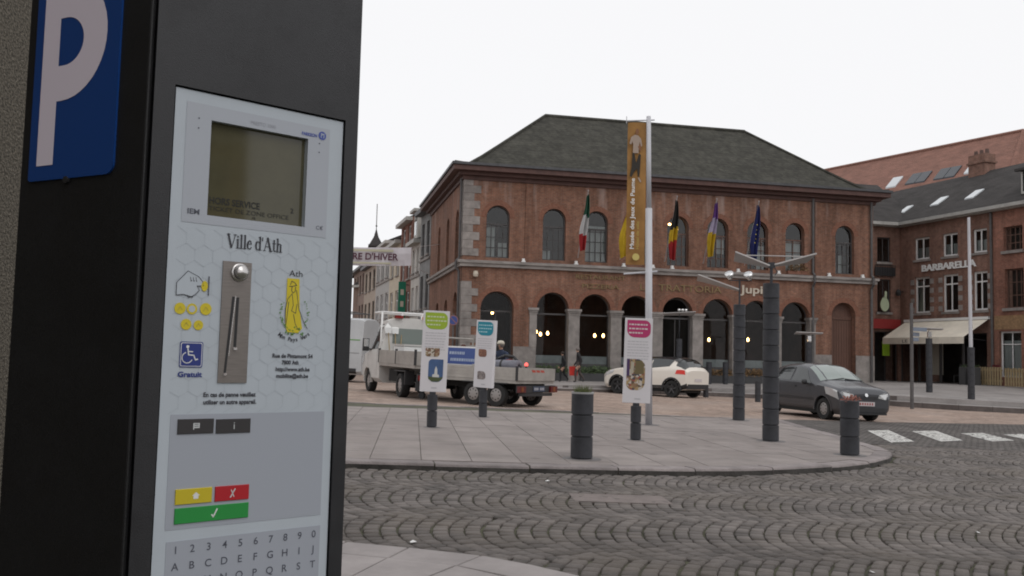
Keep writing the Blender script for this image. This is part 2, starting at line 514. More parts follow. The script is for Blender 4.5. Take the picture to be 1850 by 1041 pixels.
# --- stones laid in segmental arcs
TH = R(11); ct, st = math.cos(TH), math.sin(TH)
BW, PITCHR, SAG = 1.5, 0.120, 0.215
stones = []
BAND0 = 5.95
for k in range(-4, 11):
    qc = BAND0 + BW * (k + .5)
    for j in range(-76, 172):
        p0 = j * PITCHR + random.uniform(-.006, .006) + (k % 3) * .04
        # points along the arc
        L = 0
        n = 13
        off = random.uniform(-.03, .03)
        shr = max(-.12, min(.62, -.06 + .144 * (p0 + 1 - 1.6)))     # the arcs lean round as the road swings right
        for i in range(n):
            t = ((i + .5) / n * 2 - 1) + off / .765
            q = t * BW / 2
            if abs(q) > BW / 2 - .02: continue
            p = p0 + SAG * t * t + shr * q
            dp = 2 * SAG * t / (BW / 2) + shr
            ang = math.atan2(1, dp)      # tangent (dp, dq=1)
            c = math.sin(ang)
            X = p * ct - (qc + q) * st
            Y = p * st + (qc + q) * ct
            if Y < 3.2 or Y > 17.25: continue
            if X < -0.24 * Y - 1.2 or X > 0.62 * Y + 1.0: continue
            stones.append((X, Y, TH + ang, (BW / n) / c, PITCHR * c))
ISL_IN = ISL
def grow(poly, d):
    cx = sum(p[0] for p in poly) / len(poly); cy = sum(p[1] for p in poly) / len(poly)
    return [(cx + (x - cx) * (1 + d / max(.1, math.hypot(x - cx, y - cy))), cy + (y - cy) * (1 + d / max(.1, math.hypot(x - cx, y - cy)))) for x, y in poly]
ISLG = grow(ISL, .06); 
stones = [s for s in stones if not inside(s[:2], ISLG) and not inside((s[0], s[1] - .04), PAVE) and not inside((s[0] - .03, s[1]), PAVE)]
def cam_px(X, Y):
    return 925 + FPX * X / Y
stones.sort(key=lambda s: s[1] + (0 if (610 < cam_px(s[0], s[1]) < 1870 and CAMH * FPX / s[1] < 398 + .0465 * -(cam_px(s[0], s[1]) - 925)) else 100))
def stone_geo(rr):
    w = lambda: rr.uniform(-.07, .07)
    base = [(-.5, -.5), (.5, -.5), (.5, .5), (-.5, .5)]
    ring = [(x * (1 + w()), y * (1 + w())) for x, y in base]
    vs = [(x, y, 0) for x, y in ring] + [(x, y, .70 + w()) for x, y in ring] + [(x * .87, y * .87, 1 + w()) for x, y in ring]
    fs = [(8, 9, 10, 11)]
    for a in (0, 4):
        for i in range(4):
            j = (i + 1) % 4
            fs.append((a + i, a + j, a + 4 + j, a + 4 + i))
    return vs, fs
rr = random.Random(3)
geos = [stone_geo(rr) for _ in range(10)]
smesh = []
for vs, fs in geos:
    mb = MB(); mb.add(vs, fs); smesh.append(mb.mesh('cobble', m_cobble, True))
m_cobble_single = mat('grey_porphyry_cobble_single', (0.130, 0.115, 0.107), 0.8, spec=0.3, var=0.22, vs=1.3, bump=0.5, bs=45, rnd=0.30, dist=0.006)
weather(m_cobble_single, .55, .78, 1.18, tint=(.125, .105, .085))
for me in smesh: me.materials[0] = m_cobble_single
rest = MB()
for i, (X, Y, a, ln, wd) in enumerate(stones):
    gap = rr.uniform(.008, .018)
    sx, sy, h = ln - gap * .45, wd - gap * (1.0 if wd > .11 else .7), rr.uniform(.022, .030)
    a += rr.uniform(-.06, .06)
    if i < 300:
        o = ob('cobble', smesh[i % 10], road_o, (X, Y, gz(X) - .004), (0, R(1.2) , a), (sx, sy, h + .004))
    else:
        vs, fs = geos[rr.randrange(10)]
        rest.add(vs, fs, 0, Matrix.Translation((X, Y, gz(X) - .004)) @ Matrix.Rotation(a, 4, 'Z') @ Matrix.Diagonal((sx, sy, h + .004, 1)))
tag(rest.build('cobbles', m_cobble, road_o, True), kind='stuff')
# manhole cover let into the carriageway
mh = MB()
for (x0, x1) in ((0.62, 1.52),):
    mh.prism([(x0, 8.62), (x1, 8.72), (x1 - .03, 9.2), (x0 - .03, 9.1)], .012, .03, zf=lambda x, y: gz(x))
mh.build('manhole_slab', mat('manhole_stone', (0.175, 0.145, 0.135), .8, var=.2, vs=6, bump=.4, bs=50), road_o)

# --- white crossing stripes
for q in ([(8.06, 21.29), (8.76, 21.86), (7.91, 18.48), (7.22, 17.9)], [(9.29, 21.86), (10.14, 22.52), (9.33, 19.46), (8.59, 18.83)], [(10.43, 21.88), (11.25, 22.51), (10.79, 20.22), (10.0, 19.6)], [(11.59, 22.22), (12.35, 22.8), (11.95, 20.9), (11.3, 20.4)]):
    q = q[::-1] if area(q) < 0 else q
    mb = MB()
    a_, b_, c_, d_ = [Vector(p) for p in q]
    n1, n2 = max(3, int((b_ - a_).length / .125)), max(3, int((d_ - a_).length / .125))
    for i in range(n1):
        for j in range(n2):
            if random.random() < .05: continue            # paint worn off a stone
            P = lambda s, t: (a_ * (1 - s) + b_ * s) * (1 - t) + (d_ * (1 - s) + c_ * s) * t
            e = random.uniform(.03, .14); f = random.uniform(.03, .14)
            mb.add([(p.x, p.y, gz(p.x) + .023 + random.uniform(0, .003)) for p in (P((i + e) / n1, (j + f) / n2), P((i + 1 - e) / n1, (j + f) / n2), P((i + 1 - f) / n1, (j + 1 - e) / n2), P((i + f) / n1, (j + 1 - f) / n2))], [(0, 1, 2, 3)])
    mb.build('crossing_stripe', m_paint, road_o)

# --- paved island: slabs, kerb stones, bed
IH = 0.10
isl_n = len(ISL)
def inset(poly, d):
    out = []
    n = len(poly)
    for i in range(n):
        a, b, c = Vector(poly[i - 1]), Vector(poly[i]), Vector(poly[(i + 1) % n])
        d1, d2 = (b - a).normalized(), (c - b).normalized()
        n1, n2 = Vector((-d1.y, d1.x)), Vector((-d2.y, d2.x))
        m = (n1 + n2).normalized()
        out.append(tuple(b + m * d / max(.35, m.dot(n1))))
    return out
bed = MB(); bed.prism(inset(ISL, .03), .0, IH - .012, zf=lambda x, y: gz(x))
isl_o = bed.build('paved_island', m_joint)
tag(isl_o, 'large paved traffic island of long grey stone slabs with a rounded corner', 'pavement', kind='structure')
KW = 0.26
inn = inset(ISL, KW)
# kerb stones along the outline
per = []
for i in range(isl_n):
    a, b = Vector(ISL[i]), Vector(ISL[(i + 1) % isl_n]); ai, bi = Vector(inn[i]), Vector(inn[(i + 1) % isl_n])
    per.append((a, b, ai, bi, (b - a).length))
def at_len(s):
    for a, b, ai, bi, L in per:
        if s <= L: return a.lerp(b, s / L), ai.lerp(bi, s / L)
        s -= L
    return per[-1][1], per[-1][3]
tot = sum(p[4] for p in per)
s = 0.0
while s < tot - .2:
    e = min(tot, s + random.uniform(.95, 1.2))
    n = 4
    o_, i_ = [], []
    for k in range(n + 1):
        u = s + .008 + (e - s - .016) * k / n
        a, b = at_len(u); o_.append(a); i_.append(b)
    mb = MB(); c = .03
    dz = random.uniform(-.008, .006)
    vs, fs = [], []
    for a, b in zip(o_, i_):
        dd = (b - a).normalized() * c
        for p, z in ((a, -.02), (a, IH - c), (a + dd * .35, IH - c * .3), (a + dd, IH), (b, IH), (b, -.02)):
            vs.append((p.x, p.y, gz(p.x) + z + (dz if z > 0 else 0)))
    for k in range(n):
        for q in range(5):
            fs.append((k * 6 + q, (k + 1) * 6 + q, (k + 1) * 6 + q + 1, k * 6 + q + 1))
    fs.append((0, 1, 2, 3, 4, 5)); fs.append(tuple(n * 6 + q for q in (5, 4, 3, 2, 1, 0)))
    mb.add(vs, fs)
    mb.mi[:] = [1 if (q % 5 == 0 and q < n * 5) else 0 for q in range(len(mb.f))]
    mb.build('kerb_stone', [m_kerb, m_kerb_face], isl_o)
    s = e
# slabs: long joints run into the depth, short joints break from lane to lane
SA = math.atan2(1.0, -0.103)               # lane direction
du, dv = Vector((math.cos(SA), math.sin(SA))), Vector((math.sin(SA), -math.cos(SA)))
SW, SLN = 0.575, 0.93
inn2 = inset(ISL, KW + .004)
org = Vector((-0.92, 10.2))
cnt = 0
for i in range(-14, 16):
    off = random.choice((0, .31, .62)) + random.uniform(-.02, .02)
    for j in range(-6, 16):
        a = i * SW; b = j * SLN + off
        q = [(a + .004, b + .004), (a + SW - .004, b + .004), (a + SW - .004, b + SLN - .004), (a + .004, b + SLN - .004)]
        pts = [tuple(org + dv * x + du * y) for x, y in q]
        if area(pts) < 0: pts = pts[::-1]
        pts = clip_poly(pts, inn2)
        if len(pts) < 3 or abs(area(pts)) < .01: continue
        cx = sum(p[0] for p in pts) / len(pts); cy = sum(p[1] for p in pts) / len(pts)
        if cx < -0.24 * cy - 1.0: continue
        h = IH + random.uniform(-.002, .002)
        mb = MB(); mb.prism(pts, IH - .03, h, zf=lambda x, y: gz(x))
        mb.build('paving_slab', m_slab, isl_o); cnt += 1
lb = MB(); lb.prism(clip_poly(inset(ISL, KW), [(-9, 5), (-2.5, 5), (-6.6, 25), (-9, 25)]), IH - .008, IH - .004, zf=lambda x, y: gz(x))
lb.build('slab_field', m_slab, isl_o)

# --- near pavement: kerb stones and slabs with tarred joints
mb = MB(); mb.prism(PAVE if area(PAVE) > 0 else PAVE[::-1], -.02, .048, zf=lambda x, y: gz(x))
pv = mb.build('near_pavement', m_joint)
tag(pv, 'pale concrete pavement beside the parking meter with dark tarred joints', 'pavement', kind='structure')
edge = [Vector(p) for p in [(-3.6, 6.93), (-2.3, 6.56), (-1.72, 6.40), (-1.03, 6.20), (-0.62, 6.11), (-0.15, 5.97), (0.16, 5.77), (0.44, 5.53), (0.95, 5.0), (1.6, 4.35), (2.3, 3.55)]]
def edge_in(i, d):
    a = edge[max(0, i - 1)]; b = edge[min(len(edge) - 1, i + 1)]
    t = (b - a).normalized(); return edge[i] + Vector((t.y, -t.x)) * d
groups = [(0, 1), (1, 2), (2, 3, 4), (4, 5), (5, 6, 7), (7, 8), (8, 9), (9, 10)]
groups = [(0, 1), (1, 2), (2, 3), (3, 4), (4, 5), (5, 6, 7), (7, 8), (8, 9), (9, 10)]
for gq in groups:
    o_ = [edge_in(i, 0) for i in gq]; i_ = [edge_in(i, .34) for i in gq]
    t = (o_[-1] - o_[0]).normalized() * .006
    o_[0] = o_[0] + t; i_[0] = i_[0] + t; o_[-1] = o_[-1] - t; i_[-1] = i_[-1] - t
    pts = [tuple(p) for p in o_] + [tuple(p) for p in i_[::-1]]
    if area(pts) < 0: pts = pts[::-1]
    mb = MB(); mb.prism(pts, -.02, .06 + random.uniform(-.002, .002), zf=lambda x, y: gz(x))
    mb.build('kerb_stone', m_pave, pv, bevel=.008)
for gi, gq in enumerate(groups):
    for lv in range(4):
        d0, d1 = .352 + lv * .8, .345 + (lv + 1) * .8
        a, b = gq[0], gq[-1]
        pts = [tuple(edge_in(a, d0)), tuple(edge_in(b, d0)), tuple(edge_in(b, d1)), tuple(edge_in(a, d1))]
        q = Vector(pts[1]) - Vector(pts[0]); q2 = q.normalized() * .007
        pts = [tuple(Vector(pts[0]) + q2), tuple(Vector(pts[1]) - q2), tuple(Vector(pts[2]) - q2), tuple(Vector(pts[3]) + q2)]
        if area(pts) < 0: pts = pts[::-1]
        if abs(area(pts)) < .02 or min(p[0] for p in pts) < -1.0 and max(p[1] for p in pts) < 4.7: continue
        mb = MB(); mb.prism(pts, -.02, .06 + random.uniform(-.002, .002), zf=lambda x, y: gz(x))
        mb.build('paving_slab', m_pave, pv)

# --- raised pavement in front of the buildings, with its two steps
def lerp_tab(tab, x):
    if x <= tab[0][0]: return tab[0][1]
    for (a, p), (b, q) in zip(tab[:-1], tab[1:]):
        if x <= b: return p + (q - p) * (x - a) / (b - a)
    return tab[-1][1]
YF = [(-4.0, 36.6), (-.43, 37.8), (2.35, 39.0), (5.7, 40.3), (8.1, 41.0), (12.1, 41.0), (15.2, 40.0), (16.6, 38.6), (18, 37.7), (20.6, 37.5), (40, 37.0)]
ZF = [(-4, .22), (0, .20), (8.5, .17), (16, .10), (20.6, -.02), (40, -.05)]
ZB = [(-4, .26), (2, .25), (10, .34), (19, .45), (40, .5)]
def pz(x, y):
    yf = lerp_tab(YF, x) + .35
    t = max(0.0, min(1.0, (y - yf) / 9.0))
    return lerp_tab(ZF, x) * (1 - t) + lerp_tab(ZB, x) * t
pf = MB()
xs = [-4, -2.4, -.43, 1, 2.35, 4, 5.7, 8.1, 10, 12.1, 14, 15.2, 16.6, 18, 20.6, 24, 30, 40]
grid = []
for x in xs:
    yf = lerp_tab(YF, x) + .35
    ye = 75.0
    grid.append([(x, yf, -.3)] + [(x, yf + t, pz(x, yf + t)) for t in (0, 2.2, 4.5, 6.8, 9.0)] + [(x, ye, pz(x, ye))])
for i in range(len(xs) - 1):
    for j in range(6):
        pf.quad(grid[i][j], grid[i + 1][j], grid[i + 1][j + 1], grid[i][j + 1])
for j in range(6):
    a, b = grid[0][j], grid[0][j + 1]
    pf.quad((a[0], a[1], -.3), a, b, (b[0], b[1], -.3))
plat = pf.build('raised_pavement', m_plat)
tag(plat, 'raised grey pavement with two low steps in front of the brick buildings', 'pavement', kind='structure')
for row in (0, 1):
    x = -4.0
    while x < 34:
        e = x + random.uniform(1.0, 1.35)
        za = [(gz(v), lerp_tab(ZF, v)) for v in (x, e)]
        tops = [(g_ + (p_ - g_) * (.52 if row == 0 else 1.0) - (0 if row == 0 else .0)) for g_, p_ in za]
        y0 = lambda v: lerp_tab(YF, v) + (.36 if row else 0)
        wd = .40 if row == 0 else .5
        G_ = .006
        vs = []
        for v, tz in ((x + G_, tops[0]), (e - G_, tops[1])):
            yy = y0(v)
            vs += [(v, yy, gz(v) - .05), (v, yy, tz - .02), (v, yy + .02, tz + .004), (v, yy + wd, tz + .004), (v, yy + wd, gz(v) - .05)]
        fs = [(q, 5 + q, 6 + q, 1 + q) for q in range(4)] + [(0, 1, 2, 3, 4), (9, 8, 7, 6, 5)]
        mb = MB(); mb.add(vs, fs)
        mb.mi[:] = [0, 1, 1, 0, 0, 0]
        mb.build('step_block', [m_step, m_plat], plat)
        x = e

# ================================================================== BUILDINGS
m_brick = brick_mat('hall_brick', (0.245, 0.106, 0.066), (0.175, 0.078, 0.052), (0.20, 0.145, 0.115), var=0.22, pale=0.8, zpale=9.2)
m_brick_dk = brick_mat('restaurant_brick', (0.225, 0.105, 0.075), (0.165, 0.08, 0.06), (0.23, 0.17, 0.14), var=0.25)
m_brick_rt = brick_mat('corner_house_brick', (0.28, 0.11, 0.075), (0.21, 0.085, 0.06), (0.22, 0.15, 0.12), var=0.2)
m_vous = mat('rubbed_brick_arch', (0.185, 0.083, 0.054), .9, var=.3, vs=9, bump=.3, bs=30)
m_stone = mat('grey_limestone', (0.235, 0.212, 0.198), .85, var=.32, vs=2.4, detail=8, bump=.4, bs=25, rnd=.13)
m_stone_d = mat('weathered_stone_band', (0.26, 0.235, 0.22), .85, var=.35, vs=1.6, detail=8, bump=.4, bs=25, stretch=(1, 1, 3))
m_slate = brick_mat('mossy_slate', (0.060, 0.058, 0.048), (0.050, 0.048, 0.041), (0.040, 0.039, 0.034), var=.22, bw=.32, bh=.17, msize=.012)
m_slate2 = mat('grey_slate', (0.050, 0.046, 0.045), .9, spec=.2, var=.3, vs=1.3, detail=7, bump=.8, bs=8, stretch=(1, 1, 2.5), dist=.05)
m_tile = mat('red_clay_tile', (0.215, 0.105, 0.078), .85, var=.25, vs=1.2, detail=8, bump=1.0, bs=6, stretch=(1, 1, 3), dist=.06)
m_cornice = mat('brown_red_cornice', (0.085, 0.042, 0.035), .7, var=.25, vs=3)
m_gutter = mat('dark_zinc', (0.07, 0.07, 0.075), .55, metal=.3, var=.25, vs=5)
m_zinc = mat('pale_zinc', (0.36, 0.35, 0.33), .6, var=.2, vs=3)
m_pipe = mat('grey_drainpipe', (0.085, 0.08, 0.08), .6, var=.25, vs=4)
m_frame = mat('dark_window_frame', (0.06, 0.055, 0.055), .6)
m_whiteframe = mat('white_window_frame', (0.66, 0.65, 0.64), .5, var=.06, vs=3)
m_brownframe = mat('brown_window_frame', (0.11, 0.06, 0.045), .6)
m_glass = glass_mat('window_glass', refl=.015)
m_glass_dk = glass_mat('shop_glass', (.8, .82, .82), refl=-.02)
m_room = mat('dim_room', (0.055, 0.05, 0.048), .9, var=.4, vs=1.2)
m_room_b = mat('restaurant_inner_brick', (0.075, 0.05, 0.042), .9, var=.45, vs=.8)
m_curtain = mat('net_curtain', (0.56, 0.56, 0.55), .9, var=.2, vs=7, stretch=(6, 6, .3))
m_door = mat('brown_timber_door', (0.105, 0.05, 0.034), .6, var=.25, vs=5, stretch=(6, 6, .5))
m_bulb = mat('lit_filament_bulb', (1, .75, .4), .4, emit=(1.0, .56, .20), es=13)
m_bronze = mat('bronze_letters', (0.215, 0.145, 0.065), .6)
m_white = mat('white_paint', (0.72, 0.72, 0.71), .5)
m_cream = mat('cream_letters', (0.50, 0.44, 0.36), .6)
m_black = mat('black_metal', (0.02, 0.02, 0.022), .5)
m_leaf = mat('planter_foliage', (0.045, 0.075, 0.03), .7, var=.5, vs=12, col2=(0.06, 0.09, 0.035))
m_leaf_o = mat('autumn_planter_foliage', (0.13, 0.075, 0.03), .7, var=.5, vs=12)
m_blackpot = mat('dark_planter_box', (0.05, 0.05, 0.052), .7)
m_palepanel = mat('frosted_window_panel', (0.46, 0.50, 0.50), .6, var=.15, vs=4)

def arch_z(o, x):
    sl, sr, zb, zt, arch = o
    if not arch: return zt
    c, r = (sl + sr) / 2, (sr - sl) / 2
    return zt - r + math.sqrt(max(0, r * r - (x - c) ** 2))
def wall_panel(mb, s0, s1, z0, z1, ops, t, y=0.0, mi=0, rmi=None, M=None):
    """wall face in the plane y, facing -y, with openings (sl, sr, zbottom, ztop, arched) and reveals t deep"""
    rmi = mi if rmi is None else rmi
    ed = sorted({s0, s1, *[o[0] for o in ops], *[o[1] for o in ops]})
    for a, b in zip(ed[:-1], ed[1:]):
        cov = sorted([o for o in ops if o[0] <= a + 1e-6 and o[1] >= b - 1e-6], key=lambda o: o[2])
        n = 12 if any(o[4] for o in cov) else 1
        for k in range(n):
            if n > 1:
                c, h = (a + b) / 2, (b - a) / 2
                xa, xb = c - h * math.cos(math.pi * k / n), c - h * math.cos(math.pi * (k + 1) / n)
            else: xa, xb = a, b
            la = lb = z0
            for o in cov:
                mb.add([(xa, y, la), (xb, y, lb), (xb, y, o[2]), (xa, y, o[2])], [(0, 1, 2, 3)], mi, M)
                la, lb = arch_z(o, xa), arch_z(o, xb)
            mb.add([(xa, y, la), (xb, y, lb), (xb, y, z1), (xa, y, z1)], [(0, 1, 2, 3)], mi, M)
    for o in ops:
        sl, sr, zb, zt, ar = o
        zs = zt - (sr - sl) / 2 if ar else zt
        mb.add([(sl, y, zb), (sl, y, zs), (sl, y + t, zs), (sl, y + t, zb)], [(0, 1, 2, 3)], rmi, M)
        mb.add([(sr, y, zb), (sr, y + t, zb), (sr, y + t, zs), (sr, y, zs)], [(0, 1, 2, 3)], rmi, M)
        mb.add([(sl, y, zb), (sl, y + t, zb), (sr, y + t, zb), (sr, y, zb)], [(0, 1, 2, 3)], rmi, M)
        n = 12 if ar else 1
        for k in range(n):
            c, h = (sl + sr) / 2, (sr - sl) / 2
            xa, xb = (c - h * math.cos(math.pi * k / n), c - h * math.cos(math.pi * (k + 1) / n)) if ar else (sl, sr)
            za, zb_ = arch_z(o, xa), arch_z(o, xb)
            mb.add([(xa, y, za), (xb, y, zb_), (xb, y + t, zb_), (xa, y + t, za)], [(0, 1, 2, 3)], rmi, M)
def arch_poly(o, y, n=14, inset=0.0):
    sl, sr, zb, zt, ar = o
    sl += inset; sr -= inset; zb += inset; zt -= inset
    if not ar: return [(sl, y, zb), (sr, y, zb), (sr, y, zt), (sl, y, zt)]
    c, r = (sl + sr) / 2, (sr - sl) / 2
    return [(sl, y, zb), (sr, y, zb)] + [(c + r * math.cos(math.pi * k / n), y, zt - r + r * math.sin(math.pi * k / n)) for k in range(n + 1)]
def ring_band(mb, o, w, y0, y1, n=14, mi=0, M=None):
    """band round the inside of an opening (w > 0 inwards) as a frame with thickness"""
    A = arch_poly(o, 0, n); B = arch_poly(o, 0, n, w)
    k = len(A)
    vs = [(p[0], y0, p[2]) for p in A] + [(p[0], y0, p[2]) for p in B] + [(p[0], y1, p[2]) for p in B]
    fs = []
    for i in range(k):
        j = (i + 1) % k
        fs.append((i, j, k + j, k + i)); fs.append((k + i, k + j, 2 * k + j, 2 * k + i))
    mb.add(vs, fs, mi, M)

def window(parent, o, y, m_fr, bars_v, bars_h, m_gl, curtain=None, fw=.06, bw=.035, name='window', sill=None, M=None, transom=None):
    """frame > glazing bars, pane, curtain, sill"""
    sl, sr, zb, zt, ar = o
    T = M or Matrix()
    f = MB(T); ring_band(f, o, fw, y, y + .07)
    if transom: f.box(sl + fw * .9, sr - fw * .9, y - .005, y + .06, transom - .04, transom + .04)
    fo = f.build(name, m_fr, parent)
    if bars_v or bars_h:
        b = MB(T)
        for x in bars_v:
            xx = sl + (sr - sl) * x
            b.box(xx - bw / 2, xx + bw / 2, y + .01, y + .05, zb + fw, min(arch_z(o, xx) - fw * .6, transom or 99))
        for h in bars_h:
            zz = zb + (zt - zb) * h
            hw = (sr - sl) / 2
            if ar and zz > zt - hw:
                hw = math.sqrt(max(.001, hw * hw - (zz - zt + hw) ** 2))
            c = (sl + sr) / 2
            b.box(c - hw + fw * .6, c + hw - fw * .6, y + .014, y + .046, zz - bw / 2, zz + bw / 2)
        b.build('glazing_bar', m_fr, fo)
    p = MB(T); p.poly(arch_poly(o, y + .04, inset=fw * .5))
    p.build('pane', m_gl, fo)
    if curtain:
        c = MB(T)
        for (a, b_, z0, z1) in curtain:
            n = 12
            xa, xb = sl + (sr - sl) * a, sl + (sr - sl) * b_
            za, zb2 = zb + (zt - zb) * z0, zb + (zt - zb) * z1
            for k in range(n):
                p0, p1 = xa + (xb - xa) * k / n, xa + (xb - xa) * (k + 1) / n
                q0, q1 = y + .13 + .02 * (k % 2), y + .13 + .02 * ((k + 1) % 2)
                c.quad((p0, q0, za), (p1, q1, za), (p1, q1, min(zb2, arch_z(o, p1) - .02)), (p0, q0, min(zb2, arch_z(o, p0) - .02)))
        c.build('curtain', m_curtain, fo)
    if sill:
        s_ = MB(T); s_.box(sl - .08, sr + .08, y - sill[0], y + .02, zb - sill[1], zb + .004)
        s_.build('sill', m_stone, fo)
    return fo

# ---------------------------------------------------------------- the brick hall with the arcade
YAW = R(12)
hall = thing('brick_hall', 'large two-storey red brick hall with arched windows and dark hipped roof', 'building', (-2.357, 44.0, 0), YAW)
HL, HD, ZE = 21.5, 12.4, 10.0
UPC = [1.66, 4.42, 6.55, 8.66, 10.74, 12.86, 15.02, 17.07, 19.86]
upper = [(c - (.57 if i < 7 else .53), c + (.57 if i < 7 else .53), 5.97, 8.47, True) for i, c in enumerate(UPC)]
AC = [4.43 + 2.113 * i for i in range(7)]
lower = [(.92, 2.52, .2, 4.38, True)] + [(c - .79, c + .79, .2, 4.43, True) for c in AC] + [(19.12, 20.47, .2, 4.5, True)]
wl = MB()
wall_panel(wl, 0, HL, -.6, ZE, lower + upper, .42)
SIDE = Matrix.Rotation(R(-90), 4, 'Z')            # panel x runs along -y_local ; used for the left side wall
sideM = Matrix(((0, 1, 0, 0), (-1, 0, 0, HD), (0, 0, 1, 0), (0, 0, 0, 1)))   # panel (x, y) -> (y, HD - x)
side_ops_u = [(HD - c - .5, HD - c + .5, 5.97, 8.47, True) for c in (2.0, 5.2, 8.6)]
side_ops_l = [(HD - c - .7, HD - c + .7, .25, 4.4, True) for c in (2.0,)] + [(HD - c - .6, HD - c + .6, 1.2, 4.2, True) for c in (5.2, 8.6)]
wall_panel(wl, 0, HD, -.6, ZE, side_ops_u + side_ops_l, .35, M=sideM)
wl.quad((HL, 0, -.6), (HL, HD, -.6), (HL, HD, ZE), (HL, 0, ZE))
wl.quad((HL, HD, -.6), (0, HD, -.6), (0, HD, ZE), (HL, HD, ZE))
wl.build('wall', m_brick, hall)
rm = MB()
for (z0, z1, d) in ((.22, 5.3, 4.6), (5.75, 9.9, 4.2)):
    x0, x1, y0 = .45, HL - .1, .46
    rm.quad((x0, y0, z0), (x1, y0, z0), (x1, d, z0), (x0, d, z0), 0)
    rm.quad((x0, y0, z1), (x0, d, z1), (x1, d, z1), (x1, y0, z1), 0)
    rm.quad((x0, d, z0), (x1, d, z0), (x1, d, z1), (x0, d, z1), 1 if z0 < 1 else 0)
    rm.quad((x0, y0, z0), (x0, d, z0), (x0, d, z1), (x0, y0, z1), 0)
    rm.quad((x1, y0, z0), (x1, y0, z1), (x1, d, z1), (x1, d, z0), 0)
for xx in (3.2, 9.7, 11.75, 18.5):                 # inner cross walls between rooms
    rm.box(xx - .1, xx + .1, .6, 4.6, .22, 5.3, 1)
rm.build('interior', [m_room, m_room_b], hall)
# stone plinth, pillars and capitals of the arcade
for a, b in ((.0, .915), (2.525, 3.635), (17.90, 19.115), (20.475, 21.5)):
    p = MB(); p.box(a - (.03 if a == 0 else -.003), b + (.03 if b == 21.5 else 0), -.035, .3, -.6, 1.80)
    p.build('plinth', m_stone, hall)
for i in range(8):
    if i == 0: a, b = 3.30, 3.64
    elif i == 7: a, b = 17.90, 18.2
    else: a, b = AC[i - 1] + .79, AC[i] - .79
    p = MB(); p.box(a - .006, b + .006, -.05, .40, .0 if 0 < i < 7 else 1.806, 3.45); po = p.build('pillar', m_stone, hall)
    c = MB(); c.box(a - .05, b + .05, -.09, .42, 3.454, 3.54); c.box(a - .09, b + .09, -.13, .425, 3.544, 3.66)
    c.box(a - .03, b + .03, -.07, .415, 3.36, 3.43)
    c.build('capital', m_stone, po)
    if 0 < i < 7:
        bs = MB(); bs.box(a - .05, b + .05, -.10, .41, .0, .5); bs.build('pillar_base', m_stone, po)
# arch rings of rubbed brick
for o in upper + lower:
    sl, sr, zb, zt, ar = o
    r, c = (sr - sl) / 2, (sl + sr) / 2
    mb = MB(); n = 14; w = .24
    for k in range(n):
        t0, t1 = math.pi * k / n, math.pi * (k + 1) / n
        q = lambda rr_, t, y: (c + rr_ * math.cos(t), y, zt - r + rr_ * math.sin(t))
        a_ = [q(r, t0, -.015), q(r + w, t0, -.015), q(r + w, t1, -.015), q(r, t1, -.015)]
        mb.poly(a_[::-1])
        mb.quad(q(r + w, t0, -.015), q(r + w, t0, .01), q(r + w, t1, .01), q(r + w, t1, -.015))
    mb.build('arch_ring', m_vous, hall)
# quoins at the left corner
z = .0; k = 0
while z < 9.7:
    h = random.uniform(.33, .40)
    if not (5.1 < z + h and z < 5.86):
        a = .78 if k % 2 else .46; b = .46 if k % 2 else .78
        q = MB(); q.box(-.03, a + random.uniform(-.04, .04), -.03, b, z + .006, z + h - .006)
        q.build('quoin', m_stone, hall)
    else:
        h = .2
    z += h; k += 1
# string course, cornice, gutter
lg = MB(); lg.box(-.14, HL + .14, -.14, .1, 5.50, 5.66); lg.box(-.22, HL + .22, -.22, .1, 5.664, 5.80)
lg.box(-.14, .1, .1, HD, 5.50, 5.66); lg.box(-.22, .1, .1, HD, 5.664, 5.80)
lg.build('string_course', m_stone_d, hall)
cn = MB()
for (e, z0, z1) in ((.10, 9.62, 9.80), (.30, 9.804, 9.97), (.62, 9.974, 10.20)):
    cn.box(-e, HL + e, -e, HD + e, z0, z1)
cn.build('cornice', m_cornice, hall)
gu = MB()
for k in range(5):
    pass
gu.box(-.70, HL + .70, -.70, -.56, 10.21, 10.33); gu.box(-.70, -.56, -.555, HD + .7, 10.21, 10.33); gu.box(HL + .56, HL + .70, -.555, HD + .7, 10.21, 10.33)
gu.build('gutter', m_gutter, hall)
# roof: hipped with a flared foot
prof = [(-.55, 10.29), (.35, 10.42), (1.2, 10.98), (2.5, 11.92), (4.2, 13.16), (6.2, 14.62)]
RL, RR = 5.36, 17.25
rf = MB()
fr_, bk_, lf_, rt_ = [], [], [], []
for d, zz in prof:
    t = (d + .6) / 6.8
    xl = -.6 + (RL + .6) * t; xr = HL + .6 - (HL + .6 - RR) * t
    # flare the hips the same way
    fr_.append(((xl, d, zz), (xr, d, zz))); bk_.append(((xl, HD - d, zz), (xr, HD - d, zz)))
for a, b in zip(fr_[:-1], fr_[1:]): rf.quad(a[0], a[1], b[1], b[0])
for a, b in zip(bk_[:-1], bk_[1:]): rf.quad(a[1], a[0], b[0], b[1])
for (a, b), (c, d) in zip(zip(fr_, bk_), zip(fr_[1:], bk_[1:])):
    rf.quad(b[0], a[0], c[0], d[0]); rf.quad(a[1], b[1], d[1], c[1])
ro = rf.build('roof', m_slate, hall)
rg = MB(); rg.cyl((RL, 6.2, 14.62), (RR, 6.2, 14.62), .13, n=8)
for s_, x_ in ((0, RL), (1, RR)):
    for back in (0, 1):
        pts = [((bk_ if back else fr_)[i][s_]) for i in range(len(prof))]
        rg.tube([(p[0], p[1], p[2] + .02) for p in pts], .09, n=6)
rg.build('ridge_cap', m_slate, ro)
